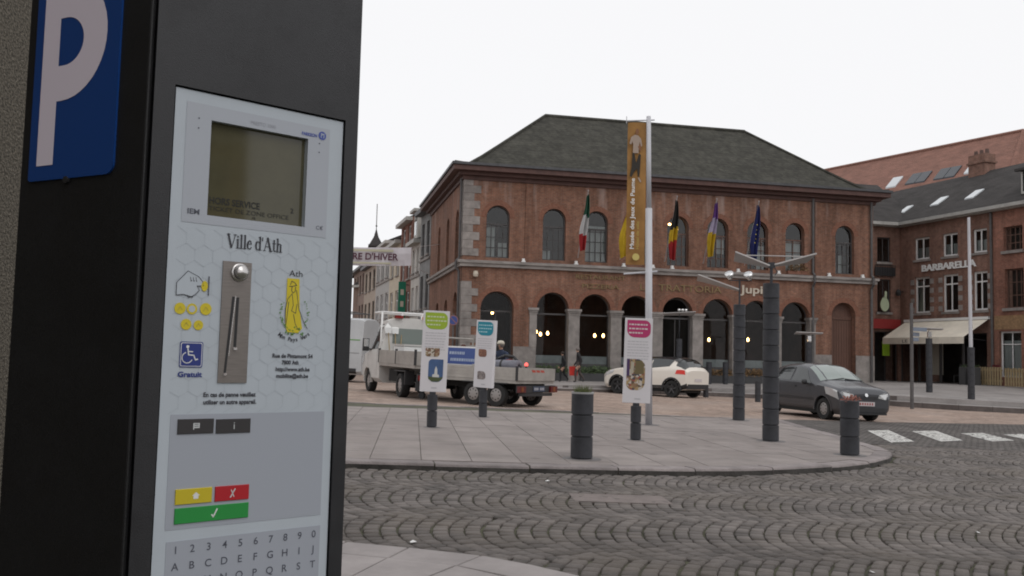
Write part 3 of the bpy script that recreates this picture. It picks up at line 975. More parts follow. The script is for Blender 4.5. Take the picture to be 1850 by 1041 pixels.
# drainpipes
for xx, ry in ((18.02, -.10), (21.32, -.12), (.30, None)):
    p = MB()
    if ry is None:
        p.tube([(-.12, .25, 9.7), (-.12, .25, 5.9), (-.28, .25, 5.75), (-.28, .25, 5.45), (-.12, .25, 5.3), (-.12, .25, .3)], .06, 8)
    else:
        p.tube([(xx, ry, 9.75), (xx, ry, 5.95), (xx, ry - .17, 5.78), (xx, ry - .17, 5.45), (xx, ry, 5.25), (xx, ry, 2.0 if xx == 3.42 else .3)], .065 if xx > 10 else .045, 8)
    p.build('drainpipe', m_pipe, hall)
# brick pilaster strips upstairs
for a, b in ((2.98, 3.30), (18.16, 18.5)):
    p = MB(); p.box(a, b, -.05, .05, 5.81, 9.6); p.build('pilaster', m_brick, hall)
# upper windows
for i, o in enumerate(upper):
    cur = {0: [(.05, .42, 0, .62), (.58, .95, 0, .3)], 1: [(.05, .4, 0, .2)], 2: [(.04, .5, 0, .72), (.5, .96, 0, .72)], 4: None, 5: [(.1, .4, .3, .62), (.55, .9, .3, .6)], 6: [(.5, .95, 0, .5)], 7: [(.06, .48, 0, .66), (.52, .94, 0, .66)], 8: [(.3, .55, 0, .4)]}.get(i)
    window(hall, o, .20, m_frame if i in (0, 1, 2, 8) else m_brownframe, [.25, .5, .75] if i != 7 else [.5], [.2, .4, .6], m_glass, cur, transom=o[2] + 1.62)
for o in side_ops_u + side_ops_l:
    window(hall, o, .22, m_frame, [.5], [.3, .6], m_glass, None, M=sideM)
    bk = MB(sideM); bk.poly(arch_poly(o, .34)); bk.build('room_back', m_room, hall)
# lower arcade: glazed bays, one glazed door bay, two doors
for i, o in enumerate(lower):
    if 1 <= i <= 7 and i != 4:
        w = window(hall, (o[0], o[1], 1.0, o[3], True), .34, m_frame, [], [], m_glass_dk, None, fw=.05, transom=3.40)
        p = MB(); p.box(o[0] + .003, o[1] - .003, .30, .46, .2, 1.0); p.box(o[0], o[1], .12, .30, .2, .42)
        p.build('stall_riser', m_blackpot, w)
        q = MB(); q.box(o[0] + .05, o[1] - .05, .385, .40, 1.02, 1.42); q.build('frosted_panel', m_palepanel, w)
    elif i == 4:
        window(hall, o, .34, m_frame, [.5], [.1], m_glass_dk, None, fw=.09, name='glazed_door', transom=3.40)
    elif i == 0:
        window(hall, o, .38, m_frame, [.5], [], m_glass_dk, None, fw=.08, name='glazed_door', transom=3.45)
    else:
        d = MB(); d.poly(arch_poly(o, .36)); dd = d.build('door', m_door, hall)
        e = MB()
        for k in range(9):
            x = o[0] + .03 + k * (o[1] - o[0] - .06) / 9
            e.box(x + .008, x + (o[1] - o[0] - .06) / 9 - .008, .33, .37, .25, 3.6)
        e.box(o[0], o[1], .31, .37, 3.63, 3.78)
        e.build('door_board', m_door, dd)
# letters
t = MB(); put_text(t, 'RESTAURANT', 5.53, -.03, 5.14, .30, width=2.5, ext=.02)
t.build('lettering', m_bronze, hall); 
t = MB(); put_text(t, 'PIZZERIA', 5.86, -.03, 4.70, .30, width=1.85, ext=.02); t.build('lettering', m_bronze, hall)
t = MB(); put_text(t, 'LA', 8.80, -.03, 4.72, .46, width=.60, ext=.02); t.build('lettering', m_bronze, hall); t = MB(); put_text(t, 'TRATTORIA', 9.75, -.03, 4.72, .46, width=3.3, ext=.02); t.build('lettering', m_bronze, hall)
t = MB(); put_text(t, 'Jupiler', 14.05, -.03, 4.78, .56, width=2.15, ext=.02, bold=.012); t.build('lettering', m_cream, hall)
# small floodlights on the string course, a camera housing
for xx in (2.9, 5.5, 7.9, 9.4, 10.4, 13.9, 16.1, 18.9, 20.8):
    p = MB(); p.box(xx - .09, xx + .09, -.20, -.06, 5.805, 5.86); p.box(xx - .06, xx + .06, -.18, -.05, 5.86, 5.97); p.build('floodlight', m_white, hall)
p = MB(); p.lathe([(.0, 0), (.10, .02), (.13, .14), (.1, .28), (.0, .3)], 12, M=Matrix.Translation((.62, -.14, 5.0))); p.build('alarm_housing', m_cream, hall)
bx = MB(); bx.box(16.6, 17.7, -.20, -.02, 5.82, 6.0); bxo = bx.build('window_box', mat('terracotta_trough', (.2, .09, .06), .8), hall)

def leaves(mb, x0, x1, y0, y1, z0, z1, n, s, seed, mi=0):
    rl = random.Random(seed)
    for _ in range(n):
        c = Vector((rl.uniform(x0, x1), rl.uniform(y0, y1), z0 + (z1 - z0) * rl.random() ** 1.3))
        a = Vector((rl.uniform(-1, 1), rl.uniform(-1, 1), rl.uniform(-.4, 1))).normalized()
        b = a.orthogonal().normalized(); q = s * rl.uniform(.6, 1.3)
        mb.quad(tuple(c - b * q * .4), tuple(c + a * q * .5 - b * q * .1), tuple(c + a * q), tuple(c + a * q * .5 + b * q * .5), mi)
lv = MB(); leaves(lv, 16.6, 17.7, -.22, 0, 5.95, 6.35, 160, .14, 5); lv.build('foliage', m_leaf_o, bxo)
def hall_pt(x, y, z):
    return Vector((-2.357 + x * math.cos(YAW) - y * math.sin(YAW), 44 + x * math.sin(YAW) + y * math.cos(YAW), z))
names = {1: 'first', 2: 'second', 3: 'third', 5: 'fifth', 6: 'sixth', 7: 'seventh'}
for i in (1, 2, 3, 5, 6, 7):
    o = lower[i]
    c = (o[0] + o[1]) / 2
    w0 = hall_pt(c, -.08, .42)
    pl = thing('window_planter', '%s planter trough under the %s of the glazed arcade windows, counted from the left' % ('low green' if i < 6 else 'russet leafy', names[i] if i < 4 else {5: 'fourth', 6: 'fifth', 7: 'sixth'}[i]), 'planter', (w0.x, w0.y, pz(w0.x, w0.y)), YAW, 'planters under the arcade windows')
    b = MB(); b.cbox(-.74, .74, -.19, .19, 0, .38); b.build('trough', m_blackpot, pl)
    lv = MB(); leaves(lv, -.72, .72, -.2, .2, .36, .66, 420, .13, 10 + i); lv.build('foliage', m_leaf if i < 5 else m_leaf_o, pl)
# pendant bulbs behind the glass
pend = [(3.92, 2.55, 1.2), (4.14, 2.44, 1.2), (4.58, 2.5, 1.5), (5.93, 2.52, 1.2), (7.0, 2.46, 1.5), (7.38, 2.46, 1.3), (12.2, 2.44, 1.2), (13.05, 2.42, 1.4), (14.62, 2.44, 1.3), (15.2, 2.48, 1.4), (16.6, 2.44, 1.3), (1.72, 3.42, 1.2)]
pl_lab = ['left window, leftmost', 'left window, middle', 'left window, rightmost', 'second window, by its left pillar', 'second window, middle', 'second window, rightmost', 'window right of the entrance, left', 'window right of the entrance, right', 'window behind the tall lamp column, left', 'window behind the tall lamp column, right', 'last glazed window before the corner', 'corner archway, hung high']
for (x, z, d), lb_ in zip(pend, pl_lab):
    p = hall_pt(x, d, 0)
    t = thing('pendant_lamp', 'small glowing filament lamp inside the arcade: ' + lb_, 'lamp', (p.x, p.y, z), 0, 'pendant lamps in the restaurant')
    b = MB(); b.lathe([(.0, -.09), (.045, -.07), (.066, -.02), (.055, .05), (.03, .10), (.0, .11)], 10); b.build('bulb', m_bulb, t, True)
    c = MB(); c.cyl((0, 0, .1), (0, 0, 5.28 - z), .012, n=5); c.cyl((0, 0, .1), (0, 0, .2), .03, n=8); c.build('cord', m_black, t)
for k, (x, z) in enumerate(((10.50, 8.10), (10.72, 8.20), (10.95, 8.15), (11.1, 7.95))):
    p = hall_pt(x, 1.1, 0)
    t = thing('ceiling_lamp', '%s warm lamp glowing behind the upper window beside the black yellow red flag' % ('leftmost', 'second', 'third', 'rightmost')[k], 'lamp', (p.x, p.y, z), 0, 'lit lamps behind the upper window')
    b = MB(); b.lathe([(.0, -.06), (.06, -.04), (.08, .0), (.05, .05), (0, .06)], 10); b.build('bulb', m_bulb, t, True)
    c = MB(); c.cyl((0, 0, .05), (0, 0, 9.88 - z), .012, n=5); c.build('cord', m_black, t)

# ---------------------------------------------------------------- restaurant house on the right
def house_frame(x, y, az_deg):
    """local x along the facade, y into the house"""
    return Matrix.Translation((x, y, 0)) @ Matrix.Rotation(R(az_deg), 4, 'Z')
FA = math.degrees(math.atan2(-0.9455, 0.3256))
RM = house_frame(22.27, 55.0, FA)
rest_h = thing('restaurant_house', 'dark brick house with cream awning and white BARBARELLA letters', 'building', M=RM)
wops = [(1.84, 2.98, 7.35, 8.60, False), (3.94, 5.02, 7.35, 8.60, False), (6.05, 6.98, 7.35, 8.60, False),
        (1.84, 2.98, 4.33, 6.36, False), (3.94, 5.02, 4.33, 6.36, False), (6.05, 6.98, 4.33, 6.36, False)]
shop = [(.5, 6.9, .3, 3.15, False)]
wb = MB(); wall_panel(wb, 0, 7.35, -.6, 9.4, wops + shop, .3)
wb.quad((0, .002, -.6), (0, .002, 9.4), (0, 1.2, 9.4), (0, 1.2, -.6))
wb.box(-6, -.01, 1.2, 9, -.6, 9.4)
wb.build('wall', m_brick_dk, rest_h)
for i, o in enumerate(wops):
    window(rest_h, o, .10, m_whiteframe, [.5], [.74] if i > 2 else [], m_glass, [(.06, .47, 0, .55), (.53, .94, 0, .55)] if i < 3 else ([(.05, .45, 0, .9)] if i == 3 else None), fw=.10, bw=.07, sill=(.16, .12))
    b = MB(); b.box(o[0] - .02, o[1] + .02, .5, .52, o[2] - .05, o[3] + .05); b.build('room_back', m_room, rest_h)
    if i > 2:
        for k in range(4):
            for sx in (o[0] - .30, o[1] + .02):
                q = MB(); q.box(sx, sx + .28, -.02, .05, o[2] + k * .52 + .05, o[2] + k * .52 + .33); q.build('jamb_stone', m_stone_d, rest_h)
sh = MB(); sh.box(.5, 6.9, 3.2, 3.25, .2, 3.2); sh.box(.5, 6.9, .3, 3.2, 3.16, 3.2); sh.build('shop_interior', m_room, rest_h)
pi = MB(); pi.box(2.1, 3.3, .5, .6, .9, 2.9); pi.build('menu_board', mat('cream_blind', (.45, .42, .36), .8), rest_h)
for xx in (.5, 1.9, 3.5, 5.1, 6.8):
    q = MB(); q.box(xx, xx + .1, .12, .24, .2, 3.15); q.build('shopfront_post', m_frame, rest_h)
t = MB(); put_text(t, 'BARBARELLA', 2.45, -.05, 6.66, .50, width=3.85, ext=.03, bold=.014); t.build('lettering', m_white, rest_h)
# awning with its valance
aw = MB()
n = 10
for k in range(n):
    a, b = 1.2 + 5.9 * k / n, 1.2 + 5.9 * (k + 1) / n
    aw.quad((a, -1.7, 2.90), (b, -1.7, 2.90), (b, -.08, 3.85), (a, -.08, 3.85))
    aw.quad((a, -1.705, 2.55), (b, -1.705, 2.55), (b, -1.705, 2.90), (a, -1.705, 2.90))
aw.quad((1.2, -1.7, 2.9), (1.2, -.08, 3.85), (1.2, -.08, 2.9), (1.2, -.1, 2.9))
m_awn = mat('cream_awning', (0.72, 0.66, 0.56), .85, var=.1, vs=1.5)
ao = aw.build('awning', m_awn, rest_h)
q = MB(); q.box(1.15, 7.15, -.18, -.02, 3.84, 3.98); q.build('awning_case', m_white, ao)
q = MB()
for xx in (1.4, 6.9): q.tube([(xx, -.05, 2.75), (xx, -1.66, 2.86)], .025, 6)
q.build('awning_arm', m_black, ao)
t = MB(); put_text(t, 'LE', 2.75, -1.712, 2.62, .24, width=.4); t.build('lettering', m_black, ao)
t = MB(); put_text(t, 'D', 4.75, -1.712, 2.62, .24, width=.2); t.build('lettering', m_black, ao)
# roof
m_skyl = mat('skylight_glass', (0.55, 0.58, 0.6), .12, spec=.8)
def gable(parent, x0, x1, depth, ze, rise, over=.35, m=m_slate2, name='roof', yb=None):
    r = MB(); d2 = depth / 2
    r.quad((x0, -over, ze - over * rise / d2), (x1, -over, ze - over * rise / d2), (x1, d2, ze + rise), (x0, d2, ze + rise))
    r.quad((x1, depth, ze), (x0, depth, ze), (x0, d2, ze + rise), (x1, d2, ze + rise))
    r.add([(x0, 0, ze - .05), (x0, depth, ze - .05), (x0, d2, ze + rise - .02)], [(0, 1, 2)], 0)
    r.add([(x1, 0, ze - .05), (x1, d2, ze + rise - .02), (x1, depth, ze - .05)], [(0, 1, 2)], 0)
    return r.build(name, m, parent)
rr_ = gable(rest_h, -6.0, 7.36, 9.0, 9.75, 3.0)
def on_slope(y, ze=9.75, rise=3.0, d2=4.5): return ze + rise * y / d2
for (xa, xb, ya, yb) in ((1.75, 2.35, 1.2, 2.0), (4.3, 4.9, 1.2, 2.0), (-.6, -.1, 1.0, 1.7)):
    k = MB(); k.add([(xa, ya, on_slope(ya) + .07), (xb, ya, on_slope(ya) + .07), (xb, yb, on_slope(yb) + .07), (xa, yb, on_slope(yb) + .07), (xa, ya, on_slope(ya)), (xb, ya, on_slope(ya)), (xb, yb, on_slope(yb)), (xa, yb, on_slope(yb))], [(0, 1, 2, 3), (4, 5, 1, 0), (5, 6, 2, 1), (7, 4, 0, 3)])
    k.build('skylight', m_skyl, rr_)
gt = MB(); gt.box(-.9, 7.36, -.48, -.30, 9.42, 9.60); gt.box(-.9, 7.36, -.30, .0, 9.36, 9.45); gt.build('gutter', m_zinc, rest_h)
dp = MB(); dp.tube([(7.30, -.08, 9.4), (7.30, -.08, .4)], .06, 8); dp.build('drainpipe', m_pipe, rest_h)
lp = MB(); lp.cyl((.95, -.02, 5.6), (.95, -.3, 5.6), .03); lp.lathe([(0, 0), (.12, .02), (.16, .2), (.1, .36), (0, .4)], 10, M=Matrix.Translation((.95, -.36, 5.35))); lp.build('wall_lantern', m_black, rest_h)

# corner house further right
ch = thing('corner_house', 'red brick house at the right edge with dark windows and a dormer', 'building', M=RM @ Matrix.Translation((7.36, 0, 0)))
cops = [(.66, 1.80, 7.25, 8.48, False), (.70, 1.84, 4.36, 6.34, False), (3.0, 4.1, 7.25, 8.48, False), (3.0, 4.1, 4.36, 6.34, False), (5.4, 6.5, 7.25, 8.48, False), (5.4, 6.5, 4.36, 6.34, False)]
gops = [(.30, 1.65, .9, 3.2, False), (2.0, 2.9, .3, 3.2, False), (3.2, 6.0, .9, 3.2, False)]
wb = MB(); wall_panel(wb, .003, 8, -.6, 9.4, cops + gops, .3)
wb.quad((8, 0, -.6), (8, 9, -.6), (8, 9, 9.4), (8, 0, 9.4)); wb.build('wall', m_brick_rt, ch)
for o in cops:
    window(ch, o, .16, m_brownframe, [.25, .5, .75], [.33, .66], m_glass, None, fw=.07, bw=.04, sill=(.28, .14))
    b = MB(); b.box(o[0] - .02, o[1] + .02, .5, .52, o[2] - .05, o[3] + .05); b.build('room_back', m_room, ch)
for o in gops:
    window(ch, o, .16, m_whiteframe if o[2] > .5 else m_brownframe, [.5], [.72], m_glass, [(.04, .5, 0, .8), (.5, .96, 0, .8)] if o[2] > .5 else None, fw=.08, bw=.05)
    b = MB(); b.box(o[0] - .02, o[1] + .02, .5, .52, o[2] - .05, o[3] + .05); b.build('room_back', m_room, ch)
lt = MB(); lt.box(.05, 7.9, -.03, .02, 3.3, 4.0); lt.build('ochre_fascia', mat('ochre_brick_fascia', (.26, .16, .085), .9, var=.3, vs=8), ch)
cr = gable(ch, .004, 8, 9.0, 9.75, 3.0)
gt = MB(); gt.box(.004, 8, -.48, -.30, 9.42, 9.60); gt.box(.004, 8, -.30, .0, 9.36, 9.45); gt.build('gutter', m_zinc, ch)
dm = MB(); dm.box(1.3, 2.9, .5, 3.2, 10.0, 11.4); dmo = dm.build('dormer', m_slate2, cr)
k = MB(); k.quad((1.1, .3, 11.35), (3.1, .3, 11.35), (3.1, 3.4, 12.0), (1.1, 3.4, 12.0)); k.box(1.1, 3.1, .3, .5, 11.3, 11.42); k.build('dormer_roof', m_slate2, dmo)
k = MB(); k.box(1.45, 2.75, .47, .495, 10.25, 11.2); k.build('dormer_window', m_glass_dk, dmo)
k = MB(); k.box(1.35, 2.85, .46, .498, 10.12, 10.24); k.box(1.35, 1.45, .46, .498, 10.24, 11.25); k.box(2.75, 2.85, .46, .498, 10.24, 11.25); k.build('dormer_frame', m_zinc, dmo)

# narrow link between the hall and the restaurant
LM = house_frame(18.9, 53.6, 12)
lk = thing('link_house', 'narrow dark brick house squeezed between the hall and the restaurant', 'building', M=LM)
lops = [(2.2, 3.05, 7.3, 8.75, False), (2.2, 3.05, 4.4, 6.3, False), (2.0, 3.5, .4, 3.3, False)]
wb = MB(); wall_panel(wb, .0, 3.72, -.6, 9.4, lops, .3); wb.build('wall', m_brick_dk, lk)
for o in lops:
    window(lk, o, .12, m_frame, [.5], [], m_glass_dk, None, fw=.06, sill=(.2, .12) if o[2] > 1 else None)
    b = MB(); b.box(o[0] - .02, o[1] + .02, 1.2, 1.22, o[2] - .05, o[3] + .05); b.build('room_back', m_room, lk)
lr = gable(lk, -.3, 5.2, 9, 9.75, 3.0)
gt = MB(); gt.box(-.3, 3.5, -.48, -.30, 9.42, 9.60); gt.box(-.3, 3.5, -.30, .0, 9.36, 9.45); gt.build('gutter', m_zinc, lk)
k = MB(); k.box(1.2, 3.6, -.16, -.02, 3.45, 4.0); k.build('red_fascia_sign', mat('red_sign', (.26, .02, .02), .5), lk)
k = MB(); k.box(2.5, 2.95, -.04, .02, 1.9, 2.75); k.build('green_poster', mat('lime_poster', (.38, .62, .04), .6), lk)
k = MB(); k.box(2.0, 3.3, -.12, -.08, 6.5, 7.0)
for q in range(9): k.cyl((2.0 + q * .16, -.12, 6.4), (2.0 + q * .16, -.12, 7.1), .015, n=5)
k.tube([(2.0, -.12, 7.1), (3.3, -.12, 7.1)], .02, 6); k.build('balcony_rail', m_black, lk)
ap = MB()
pts = [(.26 * math.cos(t) * (1.05 - .12 * math.sin(t)) , .38 * math.sin(t) * (1 - .10 * math.cos(2 * t))) for t in [2 * math.pi * i / 22 for i in range(22)]]
ap.add([(x, -.03, z) for x, z in pts] + [(x, .03, z) for x, z in pts], [tuple(range(21, -1, -1)), tuple(range(22, 44))] + [(i, (i + 1) % 22, 22 + (i + 1) % 22, 22 + i) for i in range(22)], 0, Matrix.Translation((2.5, -.25, 4.85)))
ap.add([(-.05, -.03, .32), (.12, -.03, .36), (.14, -.03, .70), (.0, -.03, .78), (-.02, -.03, .55)], [(0, 1, 2, 3, 4)], 0, Matrix.Translation((2.5, -.25, 4.85)))
ap.cyl((2.5, -.23, 5.2), (2.5, .0, 5.2), .02)
ap.build('pear_shaped_sign', mat('pale_green_sign', (.42, .48, .33), .6), lk)


k = MB(); k.box(1.7, 2.9, 4.1, 4.9, 12.0, 13.75); k.box(1.62, 2.98, 4.02, 4.98, 13.2, 13.32); cho = k.build('chimney', m_brick_dk, rest_h)
k = MB()
for q in (1.9, 2.3, 2.7): k.lathe([(.13, 0), (.1, .3), (.08, .3), (.08, 0)], 10, M=Matrix.Translation((q, 4.5, 13.75)))
k.build('chimney_pot', mat('clay_pot', (.10, .06, .05), .8), cho)
k = MB(); k.box(.2, 1.5, 3.6, 4.4, 11.8, 13.1); k.box(.1, 1.6, 3.5, 4.5, 12.75, 12.9); k.build('chimney', m_brick_dk, lk)
# large red-tiled roof behind
BM = house_frame(19.2, 70.1, -59.8)
bh = thing('tiled_roof_building', 'long building behind the restaurant with a huge red tiled roof', 'building', M=BM)
b = MB(); b.box(-16, 17.8, .3, 12.7, -.6, 10.6); b.build('wall', m_brick_dk, bh)
r = MB(); zr, ze_ = 16.7, 10.5
r.quad((-16.4, 0, ze_), (18.1, 0, ze_), (15.7, 6.6, zr), (-16.4, 6.6, zr)); r.quad((18.1, 13.2, ze_), (-16.4, 13.2, ze_), (-16.4, 6.6, zr), (15.7, 6.6, zr))
r.add([(18.1, 0, ze_), (18.1, 13.2, ze_), (15.7, 6.6, zr)], [(0, 1, 2)]); r.add([(-16.4, 0, ze_), (-16.4, 6.6, zr), (-16.4, 13.2, ze_)], [(0, 1, 2)])
bro = r.build('roof', m_tile, bh)
k = MB(); k.tube([(-16.4, 6.6, zr), (15.7, 6.6, zr), (18.1, 0, ze_)], .14, 6); k.build('ridge_tiles', m_tile, bro)
m_solar = mat('solar_panel', (.035, .04, .05), .2)
zs = lambda y: ze_ + (zr - ze_) * y / 6.6
def slope_box(x0, x1, y0, y1, m, nm):
    k = MB(); a = [(x0, y0), (x1, y0), (x1, y1), (x0, y1)]
    k.add([(x, y, zs(y) + .10) for x, y in a] + [(x, y, zs(y) - .02) for x, y in a], [(0, 1, 2, 3), (4, 5, 1, 0), (5, 6, 2, 1), (6, 7, 3, 2), (7, 4, 0, 3)])
    k.build(nm, m, bro)
slope_box(7.65, 8.45, 3.4, 4.25, m_skyl, 'skylight'); slope_box(13.55, 14.1, 3.5, 4.35, m_skyl, 'skylight')
for x0 in (9.2, 9.98, 11.38, 12.17): slope_box(x0, x0 + .74, 3.42, 4.28, m_solar, 'solar_panel')

# ---------------------------------------------------------------- houses down the side street
def town_house(label, M, w, h, floors, cols, m_wall, m_roof, fr, rise=2.6, depth=9, gf=3.4, group='houses down the side street', name='town_house', eave=.35, dormers=0, m_ledge=None):
    t = thing(name, label, 'house', M=M, group=group)
    ops = []
    fh = (h - gf - .3) / (floors - 1) if floors > 1 else 0
    cw = w / cols
    for f in range(1, floors):
        for c in range(cols):
            x = cw * (c + .5); z = gf + fh * (f - 1) + .75
            ops.append((x - cw * .27, x + cw * .27, z, z + fh * .62, False))
    gops = [(.5, 1.5, .1, 2.5, False), (1.9, w - .4, .7, 2.7, False)]
    wb = MB(); wall_panel(wb, 0, w, -.8, h, ops + gops, .22)
    wb.quad((0, 0, -.8), (0, 0, h), (0, depth, h), (0, depth, -.8)); wb.quad((w, 0, -.8), (w, depth, -.8), (w, depth, h), (w, 0, h)); wb.quad((w, depth, -.8), (0, depth, -.8), (0, depth, h), (w, depth, h))
    wb.build('wall', m_wall, t)
    for o in ops:
        window(t, o, .10, fr, [.5], [.6], m_glass, None, fw=.09, bw=.06, sill=(.2, .1))
    for o in gops:
        window(t, o, .10, fr if o[2] > .3 else m_brownframe, [.5], [], m_glass_dk, None, fw=.09, name='shop_window' if o[2] > .3 else 'door')
    b = MB(); b.quad((.05, .6, -.5), (w - .05, .6, -.5), (w - .05, .6, h - .1), (.05, .6, h - .1)); b.build('room_back', m_room, t)
    if m_ledge:
        for f in range(1, floors):
            l_ = MB(); l_.box(.0, w, -.08, .0, gf + fh * (f - 1) + .4, gf + fh * (f - 1) + .55); l_.build('stone_band', m_ledge, t)
    ro = gable(t, 0, w, depth, h + .1, rise, over=eave, m=m_roof)
    c = MB(); c.box(0, w, -eave - .1, .0, h - .25, h + .0); c.build('cornice', m_zinc if fr is m_whiteframe else m_gutter, t)
    k = MB(); k.box(w * .1, w * .1 + .8, depth / 2 - .4, depth / 2 + .4, h + rise - .6, h + rise + .9); k.build('chimney', m_brick_dk, t)
    for d in range(dormers):
        x = w * (d + .5) / dormers
        k = MB(); k.box(x - .7, x + .7, -.05, 2.6, h + .1, h + 1.9); q = k.build('dormer', m_wall, t)
        k = MB(); k.box(x - .9, x + .9, -.35, 2.7, h + 1.9, h + 2.08); k.build('dormer_roof', m_zinc, q)
        k = MB(); k.box(x - .45, x + .45, -.07, -.055, h + .4, h + 1.7); k.build('dormer_window', m_glass_dk, q)
    return t
m_hw = [mat('grey_stone_front', (.20, .20, .20), .85, var=.25, vs=2), mat('pale_render', (.47, .45, .42), .85, var=.15, vs=1.5), brick_mat('street_brick', (.24, .09, .065), (.18, .07, .055), (.2, .14, .11)), mat('cream_render', (.48, .42, .33), .85, var=.15, vs=1.5), mat('light_grey_render', (.36, .35, .34), .85, var=.15, vs=1.5), mat('buff_render', (.34, .28, .23), .85, var=.15, vs=1.5), mat('brown_render', (.20, .14, .115), .85, var=.2, vs=1.5)]
SD = Vector((-.262, .965, 0)).normalized()                    # along the street, away from the square
SAZ = math.degrees(math.atan2(SD.y, SD.x))
p0 = Vector((-2.357, 44, 0)) + Vector((-math.sin(YAW), math.cos(YAW), 0)) * 12.5
# local x must run back towards the square so that the front (-y) faces the street on the left
def street_M(dist, w):
    q = p0 + SD * (dist + w)
    return Matrix.Translation((q.x, q.y, 0)) @ Matrix.Rotation(R(SAZ - 180), 4, 'Z')
labs = [('dark grey stone fronted house next to the brick hall', 3.6, 10.3, 3, 2, 0, m_slate2, m_frame, 0, m_stone), ('pale rendered house with a white dormer, second behind the brick hall', 3.4, 8.7, 3, 2, 1, m_slate2, m_whiteframe, 1, m_stone), ('red brick house carrying a tall green sign down the side street', 5.0, 10.6, 4, 2, 2, m_slate2, m_whiteframe, 0, None), ('cream rendered house just beyond the green sign', 5.6, 9.6, 3, 2, 3, m_tile, m_whiteframe, 0, None), ('light grey house with tall windows far down the side street', 8.5, 10.2, 3, 3, 4, m_slate2, m_whiteframe, 0, m_stone), ('buff house near the far end of the side street', 9, 9.4, 3, 3, 5, m_slate2, m_frame, 0, None), ('brown house closing the view at the street end', 10, 9.8, 3, 4, 6, m_slate2, m_frame, 0, None)]
dist = .05
SHO = []
for (lb_, w, h, fl_, co, mi_, rf_, fr_w, do, led) in labs:
    SHO.append((dist, town_house(lb_, street_M(dist, w), w, h, fl_, co, m_hw[mi_], rf_, fr_w, rise=1.4 if do else 2.0, dormers=do, m_ledge=led)))
    dist += w + .02
gs = thing('shop_sign', 'tall green hanging sign with pale letters on the red brick house', 'sign', M=street_M(7.1, 5.0) @ Matrix.Translation((4.3, -.05, 0)))
k = MB(); k.box(-.06, .06, -.66, -.16, 3.1, 6.2); k.build('sign_board', mat('green_sign', (.0, .15, .085), .5), gs)
k = MB()
for z_ in (3.7, 4.5, 5.3): k.box(.062, .066, -.52, -.30, z_, z_ + .38)
k.build('sign_mark', m_cream, gs)
k = MB(); k.cyl((0, -.18, 6.0), (0, .06, 6.0), .03); k.cyl((0, -.18, 3.4), (0, .06, 3.4), .03); k.build('bracket', m_black, gs)
# houses on the far side of the side street (mostly behind the meter)
q0 = p0 + SD * 36 + Vector((-SD.y, SD.x, 0)) * 9.5
endh = town_house('brown brick house at the bend of the side street beside the meter edge', Matrix.Translation((-16.2, 96, 0)) @ Matrix.Rotation(R(-32), 4, 'Z'), 9.0, 8.2, 3, 3, m_hw[6], m_slate2, m_whiteframe, group='houses across the side street')
q1 = Vector((-2.357, 44, 0)) + Vector((-SD.y, SD.x, 0)) * 12.5
for k_, (lb_, mi_) in enumerate((('red brick house across the side street, hidden by the meter', 2), ('grey house across the side street, hidden by the meter', 4))):
    q = q1 + SD * (4 + 7.2 * k_)
    town_house(lb_, Matrix.Translation((q.x, q.y, 0)) @ Matrix.Rotation(R(SAZ), 4, 'Z'), 7.1, 9.5 - k_, 3, 2, m_hw[mi_], m_slate2, m_whiteframe, group='houses across the side street')
# slender roof turret far behind
tw = thing('roof_turret', 'slender dark pointed turret rising above the far street', 'tower', (-17.6, 120, 0), R(10))
k = MB(); k.box(-2.6, 2.6, -2.6, 2.6, -.5, 11.0); k.build('tower_shaft', m_hw[6], tw)
k = MB(); k.add([(-2.8, -2.8, 11), (2.8, -2.8, 11), (2.8, 2.8, 11), (-2.8, 2.8, 11), (-.75, -.75, 12.4), (.75, -.75, 12.4), (.75, .75, 12.4), (-.75, .75, 12.4)], [(0, 1, 5, 4), (1, 2, 6, 5), (2, 3, 7, 6), (3, 0, 4, 7)]); k.build('skirt_roof', m_slate2, tw)
k = MB(); k.box(-.72, .72, -.72, .72, 12.2, 15.0); k.box(-.95, .95, -.95, .95, 14.9, 15.15)
k.build('lantern', m_slate2, tw)
k = MB(); k.add([(-.85, -.85, 15.15), (.85, -.85, 15.15), (.85, .85, 15.15), (-.85, .85, 15.15), (-.3, -.3, 16.2), (.3, -.3, 16.2), (.3, .3, 16.2), (-.3, .3, 16.2), (0, 0, 17.4)], [(0, 1, 5, 4), (1, 2, 6, 5), (2, 3, 7, 6), (3, 0, 4, 7), (4, 5, 8), (5, 6, 8), (6, 7, 8), (7, 4, 8)]); k.cyl((0, 0, 17.2), (0, 0, 20.5), .05); k.lathe([(0, 0), (.16, .12), (0, .3)], 8, M=Matrix.Translation((0, 0, 17.5))); k.build('spire', m_slate2, tw)
